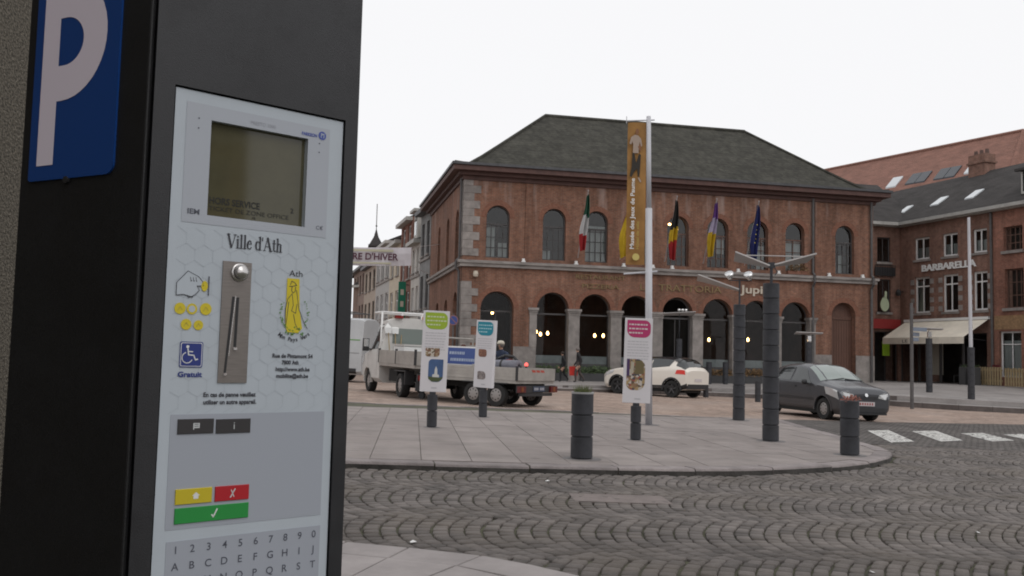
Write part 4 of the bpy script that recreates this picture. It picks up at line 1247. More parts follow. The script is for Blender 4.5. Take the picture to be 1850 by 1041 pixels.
# roughcast house right beside the meter, and the fronts behind the camera that the screen mirrors
m_rough = mat('pebble_dash', (.075, .064, .049), .95, var=.6, vs=130, detail=3, bump=1.0, bs=140, col2=(.13, .114, .09), dist=.010)
rh = thing('roughcast_house', 'grey brown pebble-dashed wall at the left edge behind the meter', 'wall', (-1.3, -7.5, 0))
k = MB(); k.box(-8, 0, 0, 12.0, -.3, 9.5); k.build('wall', m_rough, rh)
k = MB(); k.quad((.3, -.2, 9.4), (.3, 12.2, 9.4), (-4, 12.2, 12.5), (-4, -.2, 12.5)); k.quad((-8.3, 12.2, 9.4), (-8.3, -.2, 9.4), (-4, -.2, 12.5), (-4, 12.2, 12.5)); k.build('roof', m_slate2, rh)
for k_, (lb_, mi_, h_) in enumerate((('pale town house behind the viewer, mirrored in the meter screen', 1, 6.4), ('brick town house behind the viewer, mirrored in the meter screen', 2, 10.6))):
    town_house(lb_, Matrix.Translation((41.5 - k_ * 4.1, -4.5 - k_ * 10.2, 0)) @ Matrix.Rotation(R(-112), 4, 'Z'), 8.0, h_, 3, 3, m_hw[mi_], m_slate2, m_whiteframe, group='house fronts behind the viewer')

# ================================================================== STREET FURNITURE
m_col = mat('anthracite_coated_metal', (0.032, 0.033, 0.039), .6, var=.3, vs=3, bump=.15, bs=90)
m_plate = mat('dull_steel_plate', (0.13, 0.12, 0.12), .6, var=.25, vs=9)
m_mirror = mat('brushed_reflector', (0.40, 0.38, 0.37), .5, metal=.2, var=.1, vs=3)
m_chrome = mat('bright_lamp_head', (0.72, 0.72, 0.72), .15, metal=.8)
m_pole = mat('pale_grey_pole', (0.50, 0.50, 0.53), .5, var=.06, vs=3)
SEG = 0.264
def seg_mesh(r, h=SEG, n=28):
    mb = MB(); mb.lathe([(0, .004), (r - .012, .004), (r - .012, .010), (r, .014), (r, h - .010), (r - .008, h - .004), (0, h - .004)], n)
    me = mb.mesh('segment', m_col, True); me.set_sharp_from_angle(angle=R(40)); return me
SEG_BIG, SEG_SMALL = seg_mesh(.135), seg_mesh(.082)
def column(t, n, me=SEG_BIG, r=.135, plate=True, h=SEG):
    for i in range(n):
        ob('segment', me, t, (0, 0, .006 + i * SEG))
    c = MB(); c.cyl((0, 0, .0), (0, 0, n * SEG), r - .02, n=20); c.build('core', m_black, t)
    if plate:
        p = MB(); p.lathe([(0, .006), (r + .10, .006), (r + .11, .0)], 28); p.build('base_plate', m_plate, t)
def isz(x, y): return gz(x) + IH

pl = thing('planter_bollard', 'short dark planter bollard with tufts of grass growing on top', 'planter', (.90, 11.62, isz(.9, 0)), 0, 'dark segmented bollards')
column(pl, 3)
k = MB(); k.lathe([(.137, .79), (.142, .812), (.118, .812), (.118, .78), (0, .78)], 28); k.build('rim', mat('pale_rim', (.4, .4, .4), .6), pl)
gr = MB(); rg_ = random.Random(9)
for _ in range(260):
    a, rr2 = rg_.uniform(0, 6.28), .10 * math.sqrt(rg_.random())
    b = Vector((rr2 * math.cos(a), rr2 * math.sin(a), .78)); d = Vector((rg_.uniform(-.5, .5), rg_.uniform(-.5, .5), 1)).normalized() * rg_.uniform(.05, .15)
    s_ = Vector((rg_.uniform(-1, 1), rg_.uniform(-1, 1), 0)).normalized() * .004
    gr.add([tuple(b - s_), tuple(b + s_), tuple(b + d * .6 + s_ * .7), tuple(b + d)], [(0, 1, 2, 3)])
gr.build('grass_tuft', mat('dry_green_grass', (.13, .13, .05), .8, var=.4, vs=30, col2=(.10, .13, .04)), pl)
def bollard(label, x, y, z, n, me=SEG_BIG, r=.135, plate=True, top=True, group='dark segmented bollards'):
    t = thing('bollard', label, 'bollard', (x, y, z), random.uniform(0, .1), group)
    column(t, n, me, r, plate)
    return t
b_ = bollard('dark segmented bollard at the rounded corner of the island, dried flowers on top', 4.99, 13.87, isz(4.99, 0), 3)
k = MB(); leaves(k, -.1, .1, -.1, .1, .79, .85, 90, .05, 77); k.build('dried_flowers', mat('dried_red_flowers', (.22, .08, .06), .8, var=.4, vs=30), b_)

# tall lamp columns with butterfly reflectors
def wing(t, a, tip, w0, w1, name='reflector_wing'):
    a, tip = Vector(a), Vector(tip)
    d = (tip - a).normalized(); s_ = d.cross(Vector((0, 0, 1))).normalized()
    if s_.y > 0: s_ = -s_                       # towards the square, tipped up so the underside shows
    s_ = (s_ + Vector((0, 0, .26))).normalized()
    n_ = s_.cross(d).normalized() * .012
    k = MB(); q = [a - s_ * w0, a + s_ * w0, tip + s_ * w1, tip - s_ * w1]
    k.add([tuple(p - n_) for p in q] + [tuple(p + n_) for p in q], [(3, 2, 1, 0), (4, 5, 6, 7), (0, 1, 5, 4), (1, 2, 6, 5), (2, 3, 7, 6), (3, 0, 4, 7)])
    return k.build(name, m_mirror, t)
lc = thing('lamp_column', 'tall thick dark lamp column with two grey butterfly wings on top', 'street lamp', (4.38, 15.85, isz(4.38, 0)), 0, 'segmented lamp columns')
column(lc, 10)
k = MB(); k.cyl((0, 0, 2.64), (.0, 0, 2.98), .025, n=8); k.box(-.05, .05, -.03, .03, 2.9, 3.0); k.tube([(.06, 0, 2.78), (.10, 0, 2.84), (.05, 0, 2.92)], .008, 6); k.build('stem', m_col, lc)
wing(lc, (-.03, 0, 2.93), (-.60, .10, 3.10), .05, .22); wing(lc, (.04, 0, 2.95), (.70, .06, 3.10), .05, .22)
k = MB(); k.tube([(-.56, .1, 3.12), (.6, .07, 3.12)], .010, 6); k.build('tie_rod', m_mirror, lc)
lc2 = thing('lamp_column', 'slimmer looking dark lamp column with two small bright spotlights and one wing', 'street lamp', (5.24, 21.6, isz(5.24, 0)), 0, 'segmented lamp columns')
column(lc2, 10)
k = MB(); k.cyl((0, 0, 2.64), (0, 0, 3.22), .022, n=8); k.tube([(-.25, 0, 3.20), (.28, 0, 3.20)], .014, 6); k.build('stem', m_col, lc2)
wing(lc2, (-.02, 0, 2.98), (-.95, .12, 3.26), .06, .2)
for xx in (-.22, .22):
    k = MB(); k.lathe([(0, -.02), (.05, .0), (.09, .10), (.10, .16), (0, .14)], 14, M=Matrix.Translation((xx, -.02, 3.23)) @ Matrix.Rotation(R(35), 4, 'X') @ Matrix.Rotation(R(-20), 4, 'Y')); k.build('spotlight', m_chrome, lc2, True)
far_l = [(1463, 42.5, 'dark lamp column with a grey wing in front of the last arcade pillar', 8, 0.0), (1229, 43.2, 'dark lamp column with a pale wing and three small lights before the entrance', 8, 0.0), (1680, 41.7, 'dark lamp column with a small wing standing before the cream awning', 9, 0.0)]
for px, yy, lb_, n_, _ in far_l:
    x = (px - 925) / FPX * yy
    t = thing('lamp_column', lb_, 'street lamp', (x, yy, pz(x, yy)), 0, 'segmented lamp columns')
    column(t, n_, plate=False)
    hz = n_ * SEG
    k = MB(); k.cyl((0, 0, hz), (0, 0, hz + .35), .02, n=8); k.build('stem', m_col, t)
    if px == 1229:
        hz = 3.45 - pz(x, yy); k = MB(); k.cyl((0, 0, n_ * SEG), (0, 0, hz), .02, n=8); k.build('stem', m_col, t)
        wing(t, (.7, 0, hz + .05), (-.75, 0, hz - .02), .3, .18)
        for q in (-.02, .14, .30):
            k = MB(); k.lathe([(0, 0), (.06, .02), (.08, .1), (0, .14)], 10, M=Matrix.Translation((q, 0, hz + .12))); k.build('spotlight', m_chrome, t, True)
    else:
        wing(t, (.62, 0, hz + .42), (-.62, 0, hz + .42), .10, .18)
        k = MB(); k.box(-.06, .1, -.05, .05, hz + .05, hz + .3); k.build('lamp_head', m_chrome, t)
# tall pole on a column, far right
x = (1755.5 - 925) / FPX * 38.4
t = thing('lamp_column', 'pale slim lamp pole rising from a dark segmented foot near the awning', 'street lamp', (x, 38.4, pz(x, 38.4)), 0, 'segmented lamp columns')
column(t, 8, plate=False)
k = MB(); k.cyl((0, 0, 8 * SEG), (-.03, 0, 7.45), .075, .055, n=10); k.build('pole', m_pole, t)
# low bollards along the kerb
for (x, y, z, n_, lb_) in ((8.18, 39.4, None, 3, 'low dark bollard just right of the cream car rear bumper'), (10.41, 45.6, 1, 4, 'dark bollard close to the arcade, left of the slim lamp column'), (9.64, 36.7, None, 3, 'low dark bollard between the two lamp columns'), (9.55, 45.3, 1, 4, 'dark bollard close to the arcade, behind the cream car')):
    t = bollard(lb_, x, y, gz(x) if y < lerp_tab(YF, x) else pz(x, y), n_, SEG_BIG if n_ > 3 else seg_mesh(.11, SEG * .83), .13, False)
    if n_ == 3:
        pass
# flagpole with its banner
fp = thing('banner_pole', 'tall white pole with two cross arms holding the orange banner', 'pole', (2.74, 18.54, isz(2.74, 0)), 0)
k = MB(); k.cyl((0, 0, 0), (-.06, 0, 4.27), .068, .066, n=14); k.cyl((-.06, 0, 4.27), (-.09, 0, 6.13), .05, .045, n=14); k.build('pole', m_pole, fp, True)
k = MB(); k.lathe([(0, .006), (.2, .006), (.21, 0)], 24); k.build('base_plate', m_plate, fp)
k = MB(); k.tube([(-.52, 0, 6.03), (.03, 0, 6.06)], .014, 6); k.tube([(-.53, 0, 5.98), (-.53, 0, 6.12)], .008, 5); k.build('upper_arm', m_pole, fp)
k = MB(); k.tube([(-.54, -.02, 2.95), (.13, .02, 3.02)], .018, 6); k.build('lower_arm', m_pole, fp)
m_ban = mat('orange_brown_banner_cloth', (.25, .125, .032), .8, var=.22, vs=1.6, col2=(.33, .17, .05))
bn = thing('hanging_banner', 'narrow orange banner with a man printed on top and white vertical lettering', 'banner', (2.74 - .50, 18.54, isz(2.74, 0) + 3.14), 0)
k = MB(); nb = 18
bw_, bh_ = .37, 2.86
fy = lambda x, z: .015 * math.sin(z * 3.1) + .02 * math.sin(x * 9 + z)
for i in range(6):
    for j in range(nb):
        c4 = [(i, j), (i + 1, j), (i + 1, j + 1), (i, j + 1)]
        k.add([(bw_ * a / 6, fy(bw_ * a / 6, bh_ * b / nb), bh_ * b / nb) for a, b in c4], [(0, 1, 2, 3)])
bo = k.build('cloth', m_ban, bn, True)
def flat_poly(mb, pts, y=-.05, mi=0):
    mb.poly([(p[0], y, p[1]) for p in pts], mi)
k = MB()
flat_poly(k, [(.09, 2.24), (.13, 2.23), (.17, 2.03), (.22, 2.22), (.26, 2.2), (.25, 1.95), (.235, 1.75), (.205, 1.76), (.19, 1.92), (.13, 1.85), (.08, 1.74), (.045, 1.77), (.08, 1.95)], -.042, 1)
flat_poly(k, [(.03, 2.42), (.06, 2.55), (.13, 2.60), (.20, 2.59), (.26, 2.52), (.285, 2.38), (.255, 2.36), (.235, 2.47), (.215, 2.36), (.215, 2.23), (.10, 2.23), (.105, 2.40), (.085, 2.47), (.065, 2.40)], -.042, 0)
flat_poly(k, [(.15, 2.63), (.17, 2.60), (.205, 2.62), (.215, 2.68), (.19, 2.73), (.155, 2.71)], -.044, 2)
flat_poly(k, [(.20, 1.74), (.235, 1.74), (.28, 1.66), (.25, 1.64)], -.042, 0)
flat_poly(k, [(.20, 2.36), (.25, 2.42), (.27, 2.30), (.24, 2.26)], -.0435, 2)
k.build('printed_figure', [mat('print_pale_shirt', (.36, .28, .23), .8), mat('print_dark_trousers', (.03, .025, .02), .8), mat('print_skin', (.22, .10, .05), .8)], bo)
k = MB()
vs, fs = text_mesh('Musée des Jeux de Paume', .115, bold=.002); L_ = max(v[0] for v in vs)
k.add([(v[0] * 1.42 / L_, v[1], v[2]) for v in vs], fs, 0, Matrix.Translation((.145, -.05, .30)) @ Matrix.Rotation(R(-90), 4, 'Y') @ UP)
vs, fs = text_mesh('Hôtel de ville', .085); L_ = max(v[0] for v in vs)
k.add([(v[0] * .56 / L_, v[1], v[2]) for v in vs], fs, 1, Matrix.Translation((.245, -.05, .30)) @ Matrix.Rotation(R(-90), 4, 'Y') @ UP)
tag(k.build('lettering', [m_white, mat('print_yellow', (.42, .33, .08), .8)], bo), kind='stuff')
k = MB(); k.disc((.19, -.05, .15), .07); k.build('printed_emblem', mat('print_pale_yellow', (.55, .45, .15), .8), bo)

# three information signs
m_panel = mat('white_sign_panel', (.63, .61, .63), .55, var=.04, vs=2)
m_panel_s = mat('sign_panel_edge', (.45, .44, .46), .55)
m_fine = mat('fine_grey_print', (.44, .43, .45), .6)
def rounded(x0, x1, z0, z1, rads, n=6):
    """rounded rectangle, radii for corners bl, br, tr, tl"""
    pts = []
    for (cx, cz, a0), r in zip(((x0, z0, 180), (x1, z0, 270), (x1, z1, 0), (x0, z1, 90)), rads):
        ox = cx + (r if cx == x0 else -r); oz = cz + (r if cz == z0 else -r)
        for i in range(n + 1):
            a = R(a0 + 90 * i / n); pts.append((ox + r * math.cos(a), oz + r * math.sin(a)))
    return pts
def crowd_mat(name, cols, sc):
    m = bpy.data.materials.new(name); m.use_nodes = True
    n, l = m.node_tree.nodes, m.node_tree.links
    tc = n.new('ShaderNodeTexCoord'); v = n.new('ShaderNodeTexVoronoi'); v.inputs['Scale'].default_value = sc
    l.new(tc.outputs['Object'], v.inputs['Vector'])
    s_ = n.new('ShaderNodeSeparateColor'); l.new(v.outputs['Color'], s_.inputs[0])
    r = n.new('ShaderNodeValToRGB'); r.color_ramp.interpolation = 'CONSTANT'
    while len(r.color_ramp.elements) < len(cols): r.color_ramp.elements.new(.5)
    for i, c in enumerate(cols):
        r.color_ramp.elements[i].position = i / len(cols); r.color_ramp.elements[i].color = (*c, 1)
    l.new(s_.outputs[0], r.inputs[0]); l.new(r.outputs[0], n['Principled BSDF'].inputs['Base Color'])
    return m
def info_sign(label, x, y, hdr, yaw, lean, kind):
    t = thing('information_sign', label, 'sign', (x, y, isz(x, y)), yaw, 'information signs on the island')
    for i in range(2): ob('segment', SEG_SMALL, t, (0, 0, .004 + i * SEG))
    k = MB(); k.lathe([(0, .005), (.13, .005), (.14, 0)], 20); k.build('base_plate', m_plate, t)
    k = MB(); k.box(-.05, .05, -.04, .04, .52, .62); k.build('neck', m_col, t)
    w, h, z0 = .43, 1.32, .575
    L = Matrix.Translation((0, 0, z0)) @ Matrix.Rotation(lean, 4, 'Y')
    p = MB(L); p.box(-w / 2, w / 2, -.045, .045, 0, h); po = p.build('panel', m_panel, t, bevel=.004)
    k = MB(L); flat_poly(k, rounded(-w / 2 + .035, w / 2 - .03, h - .30, h - .03, (.12, .10, .09, .012)), -.048); k.build('header', hdr, po)
    k = MB(L); rf_ = random.Random(int(x * 100))
    for i in range(3):
        xx = -w / 2 + .065
        while xx < w / 2 - (.09 if i < 2 else .16):
            q = rf_.uniform(.02, .05); k.box(xx, xx + q, -.0495, -.049, h - .11 - i * .065, h - .087 - i * .065); xx += q + .012
    k.build('header_print', mat('header_print_' + kind, tuple(min(1, c * 1.0 + .22) for c in hdr.diffuse_color[:3]) if False else (.62, .55, .55) if kind == 'pink' else (.55, .62, .4) if kind == 'green' else (.35, .55, .6), .6), po)['kind'] = 'stuff'
    k = MB(L)
    for i in range(7):
        zz = h - .37 - i * .045
        xx = -w / 2 + .05
        if kind == 'blue' and i > 4: break
        while xx < w / 2 - .08:
            q = rf_.uniform(.02, .06); k.box(xx, min(xx + q, w / 2 - .05), -.0475, -.047, zz, zz + .012); xx += q + .01
    k.box(-.03, .06, -.0475, -.047, .055, .075)
    tag(k.build('fine_print', m_fine, po), kind='stuff')
    if kind == 'pink':
        k = MB(L); flat_poly(k, rounded(-.165, .12, .20, .68, (.10, .12, .12, .01)), -.048); k.build('printed_photo', crowd_mat('crowd_print', [(.25, .15, .08), (.12, .08, .05), (.5, .45, .4), (.3, .07, .05), (.05, .05, .06), (.35, .25, .12)], 26), po)
        k = MB(L); flat_poly(k, [(-.165, .42), (-.165, .68), (-.12, .68), (-.12, .42)], -.0485); flat_poly(k, [(-.11, .44), (-.06, .46), (-.05, .63), (-.1, .65)], -.0485, 1); flat_poly(k, [(-.04, .45), (.10, .45), (.10, .62), (.06, .66), (-.03, .66)], -.0485, 2); k.build('printed_street', [mat('print_purple', (.06, .03, .10), .6), mat('print_pale', (.4, .36, .28), .6), mat('print_brown', (.14, .11, .05), .6)], po)
    elif kind == 'green':
        k = MB(L); flat_poly(k, rounded(-.15, .08, .57, .71, (.04, .05, .01, .01)), -.048); k.build('printed_photo', crowd_mat('market_print', [(.3, .22, .13), (.12, .09, .05), (.5, .45, .38), (.2, .1, .06)], 34), po)
        k = MB(L)
        flat_poly(k, rounded(-.09, .15, .16, .53, (.10, .10, .01, .06)), -.048, 0)
        flat_poly(k, [(-.09, .25), (-.085, .21), (-.03, .165), (.08, .165), (.145, .22), (.15, .25), (.09, .235), (-.04, .245)], -.0484, 2)
        flat_poly(k, [(-.02, .24), (.09, .24), (.085, .28), (.06, .285), (.055, .37), (.035, .42), (.015, .37), (.01, .29), (-.02, .28)], -.0488, 1)
        k.build('printed_photo', [mat('print_sky_blue', (.05, .10, .22), .6, var=.2, vs=4), mat('print_white_tower', (.55, .55, .53), .6), mat('print_grass', (.06, .08, .03), .6)], po)
    else:
        k = MB(L); flat_poly(k, rounded(-.13, .06, .60, .75, (.05, .05, .05, .02)), -.048); k.build('printed_photo', crowd_mat('brick_print', [(.2, .08, .05), (.14, .06, .04), (.26, .12, .07)], 40), po)
        k = MB(L); flat_poly(k, rounded(-.13, .06, .16, .32, (.02, .05, .08, .03)), -.048); k.build('printed_photo', crowd_mat('stone_print', [(.2, .17, .16), (.13, .11, .11), (.3, .26, .25)], 40), po)
    return t
info_sign('white information sign with a pink header in front of the flagpole', 1.98, 14.77, mat('pink_header', (.42, .03, .13), .55), R(-6), R(1.2), 'pink')
info_sign('white information sign with a lime green header before the lorry', -1.25, 15.42, mat('green_header', (.30, .42, .03), .55), R(5), R(1.2), 'green')
info_sign('narrow white information sign with a turquoise header before the trailer', -.51, 18.54, mat('blue_header', (.01, .22, .30), .55), R(-32), R(2.0), 'blue')

# traffic sign on a post by the corner of the hall
ns = thing('no_parking_sign', 'round blue no-parking sign on a post at the corner of the hall', 'sign', (-2.62, 42.6, pz(-2.62, 42.6)), 0)
k = MB(); k.cyl((0, 0, 0), (0, 0, 2.95), .035, n=8); k.build('post', m_pipe, ns)
k = MB(); k.disc((0, -.05, 2.65), .23, 24, 0); k.disc((0, -.054, 2.65), .185, 24, 1); k.stroke([(-.13, 2.78), (.13, 2.52)], .04, -.058, 0); k.cyl((0, -.048, 2.65), (0, -.03, 2.65), .23, n=24, mi=2)
k.build('disc', [mat('sign_red', (.22, .10, .11), .5), mat('sign_blue', (.035, .06, .22), .5), m_pipe], ns)
# finger post on the right
fpst = thing('finger_post', 'slim grey signpost with small direction plates at the kerb', 'sign', (15.75, 37.0, gz(15.75)), 0)
k = MB(); k.cyl((0, 0, 0), (0, 0, 4.15), .07, .06, n=10); k.build('post', m_pipe, fpst)
for z_, a_, l_ in ((3.05, 20, .75), (2.85, 40, .6), (2.65, 10, .3)):
    k = MB(Matrix.Rotation(R(a_), 4, 'Z')); k.box(.05, l_, -.02, .02, z_, z_ + .15); k.build('direction_plate', mat('blue_grey_plate', (.16, .19, .24), .5), fpst)

# banner across the side street
sb = thing('street_banner', 'white fabric banner with dark red lettering strung across the side street', 'banner', (-5.42, 50, 0), 0)
k = MB()
for i in range(16):
    for j in range(3):
        P = lambda a, b: (-5.6 * a / 16, .06 * math.sin(a * 1.1) + .03 * math.sin(b * 2 + a), 6.02 + .98 * b / 3 - .06 * math.sin(math.pi * a / 16))
        k.quad(P(i + 1, j), P(i, j), P(i, j + 1), P(i + 1, j + 1))
sbo = k.build('cloth', mat('white_banner_cloth', (.60, .57, .60), .8, var=.08, vs=1.5), sb, True)
k = MB(); put_text(k, "RE D'HIVER", -3.10, -.12, 6.28, .50, width=2.42, bold=.012); k.build('lettering', mat('maroon_print', (.07, .012, .03), .7), sbo)
for q in ((-.95, 6.72, 6.84), (-1.05, 6.06, 6.15)):
    k = MB(); k.box(-4.6, q[0], -.105, -.10, q[1], q[2]); k.build('printed_band', mat('pale_yellow_print', (.48, .46, .34), .8), sbo)
k = MB(); 
for a_, b_ in (((0, 0, 7.0), (1.35, 3.2, 7.6)), ((0, 0, 6.03), (1.30, 3.2, 5.6)), ((-5.6, 0, 7.0), (-9.0, .5, 7.4)), ((-5.6, 0, 6.0), (-9.0, .5, 5.6))):
    k = MB(); k.tube([a_, b_], .012, 5); k.build('rope', m_white, sb)

# flags on the hall
def flag(label, x, bands, side, height=2.55, stars=False, extra=None, wide=1.0):
    """cloth hanging slack from a raking pole; bands = list of (material, fraction)"""
    base = hall_pt(x, -.12, 0)
    t = thing('flag', label, 'flag', (base.x, base.y, 0), YAW, 'flags hanging on the hall')
    k = MB(); k.cyl((0, .05, 6.15), (0, -1.5, 9.1), .022, n=6); k.lathe([(0, 0), (.04, .03), (0, .1)], 8, M=Matrix.Translation((0, -1.5, 9.1))); k.build('pole', mat('flag_pole', (.32, .30, .30), .5), t)
    k = MB(); n, m_ = 8, 26
    ms = [b[0] for b in bands]
    acc = []; s_ = 0
    for b in bands: s_ += b[1]; acc.append(s_)
    def P(a, b):
        u, v = a / n, b / m_
        wd = .08 + .30 * wide * min(1, v * 1.7) * (1 - .45 * max(0, v - .7) / .3)
        xx = (u - .5) * wd + side * .10 * v
        return (xx + .03 * math.sin(v * 7), -1.42 + .55 * v + .10 * math.sin(u * 11 + v * 2.2), 8.95 - height * v - .18 * (u - .5) * side)
    for i in range(n):
        for j in range(m_):
            f_ = (j + .5) / m_ + side * .22 * ((i + .5) / n - .5)
            mi = 0
            while mi < len(acc) - 1 and f_ > acc[mi]: mi += 1
            k.add([P(i, j), P(i + 1, j), P(i + 1, j + 1), P(i, j + 1)], [(3, 2, 1, 0)], mi)
    co = k.build('cloth', ms, t, True)
    if extra:
        e = MB()
        for (u, v, sx, sz) in extra[1]:
            p = P(u * n, v * m_); q = [(p[0] + sx * math.cos(a), p[1] - .05, p[2] + sz * math.sin(a)) for a in [2 * math.pi * i / 8 for i in range(8)]]
            e.poly(q)
        e.build('emblem', extra[0], co)
F_ = lambda n, c: mat('flag_' + n, tuple(q * .75 for q in c), .8, var=.15, vs=4)
flag('green white red flag hanging slack between the second and third upper windows', 5.60, [(F_('green', (.01, .09, .05)), .38), (F_('white', (.55, .55, .55)), .34), (F_('red', (.38, .015, .02)), .3)], -.4)
flag('yellow flag with a red motif hanging beside the orange banner', 7.72, [(F_('yellow', (.58, .38, .01)), 1)], -1.0, 2.75, wide=1.7, extra=(F_('red', (.38, .015, .02)), [(.55, .45, .06, .10), (.5, .56, .08, .07), (.6, .62, .05, .09)]))
flag('black yellow red flag hanging slack right of the flagpole', 10.02, [(F_('black', (.012, .012, .012)), .46), (F_('yellow', (.58, .38, .01)), .22), (F_('red', (.38, .015, .02)), .4)], .4, 2.8)
flag('purple white and yellow flag hanging slack, second right of the flagpole', 12.05, [(F_('purple', (.15, .05, .28)), .28), (F_('lilac', (.45, .40, .55)), .27), (F_('yellow', (.58, .38, .01)), .5)], -.3)
flag('dark blue flag with tiny yellow stars, rightmost on the hall', 14.25, [(F_('blue', (.012, .02, .13)), 1)], .6, 2.7, extra=(F_('star', (.6, .5, .1)), [(.3, .35, .03, .03), (.6, .42, .03, .03), (.35, .52, .03, .03), (.65, .58, .03, .03), (.45, .66, .03, .03)]))

# terrace fence, tubs and stacked chairs beside the restaurant
m_wood = mat('pale_timber', (.30, .23, .13), .8, var=.25, vs=5, stretch=(8, 8, .6))
fmat = RM @ Matrix.Translation((6.6, -.9, 0))
for i in range(2):
    p = fmat @ Vector((.35 + i * 1.9, 0, 0))
    tf = thing('terrace_fence', 'low pale timber terrace fence panel %s' % ('beside the awning' if i == 0 else 'at the right edge of the square'), 'fence', M=fmat @ Matrix.Translation((.35 + i * 1.9, 0, pz(p.x, p.y))), group='terrace fence panels')
    for j in range(11):
        k = MB(); k.box(j * .16, j * .16 + .09, -.02, .02, .03, .92 + random.uniform(-.02, .02)); k.build('picket', m_wood, tf)
    for z_ in (.22, .74):
        k = MB(); k.box(0, 1.72, .021, .05, z_, z_ + .08); k.build('rail', m_wood, tf)
for i, xx in enumerate((6.95, 7.55)):
    p = RM @ Vector((xx, -1.5, 0))
    tb = thing('terrace_tub', 'dark square plant tub %s of the terrace fence' % ('left' if i == 0 else 'in front'), 'planter', M=RM @ Matrix.Translation((xx, -1.5, pz(p.x, p.y))), group='terrace tubs')
    k = MB(); k.cbox(-.2, .2, -.2, .2, 0, .9); k.build('tub', m_blackpot, tb)
    k = MB(); leaves(k, -.18, .18, -.18, .18, .88, 1.0, 60, .06, 60 + i); k.build('plant', m_leaf, tb)
def terrace_chair(label, xx, yy, m):
    p = RM @ Vector((xx, yy, 0))
    t = thing('terrace_chair', label, 'chair', M=RM @ Matrix.Translation((xx, yy, pz(p.x, p.y))), group='terrace chairs')
    k = MB(); k.box(-.22, .22, -.22, .22, .43, .47); k.build('seat', m, t)
    k = MB(); k.box(-.22, .22, .18, .22, .55, 1.05); k.box(-.22, -.18, .18, .22, .47, .55); k.box(.18, .22, .18, .22, .47, .55); k.build('backrest', m, t)
    for sx in (-.2, .2):
        for sy in (-.2, .2):
            k = MB(); k.cyl((sx, sy, 0), (sx, sy, .44), .018, n=6); k.build('leg', m_black, t)
terrace_chair('dark red terrace chair behind the pale timber fence', 7.7, -.45, mat('dark_red_plastic', (.10, .015, .02), .5))
terrace_chair('black terrace chair under the cream awning', 5.9, -.8, m_black)

# ================================================================== VEHICLES
m_tyre = mat('tyre_rubber', (.018, .018, .018), .85, bump=.3, bs=60)
m_rim_d = mat('dark_alloy', (.10, .10, .105), .35, metal=.7)
m_rim_l = mat('grey_wheel_trim', (.30, .28, .27), .45, metal=.3)
m_under = mat('underbody', (.012, .012, .012), .9)
m_trim = mat('black_plastic_trim', (.025, .025, .027), .6)
m_lamp_r = mat('red_lamp', (.20, .012, .01), .2, spec=.8)
m_lamp_ron = mat('red_lamp_lit', (.5, .02, .01), .2, emit=(1, .06, .04), es=.12)
m_lamp_w = mat('clear_headlamp', (.62, .62, .62), .12, metal=.4)
m_lamp_o = mat('amber_lamp', (.5, .15, .02), .3)
m_cglass = mat('tinted_car_glass', (.022, .027, .028), .06, spec=.9)
m_cglass_l = mat('windscreen_glass', (.21, .245, .23), .06, spec=1.0)  # sky reflection put into the pale base colour of the glass
m_plate_w = mat('number_plate', (.55, .50, .50), .5)
m_plate_red = mat('plate_characters', (.30, .04, .04), .5)

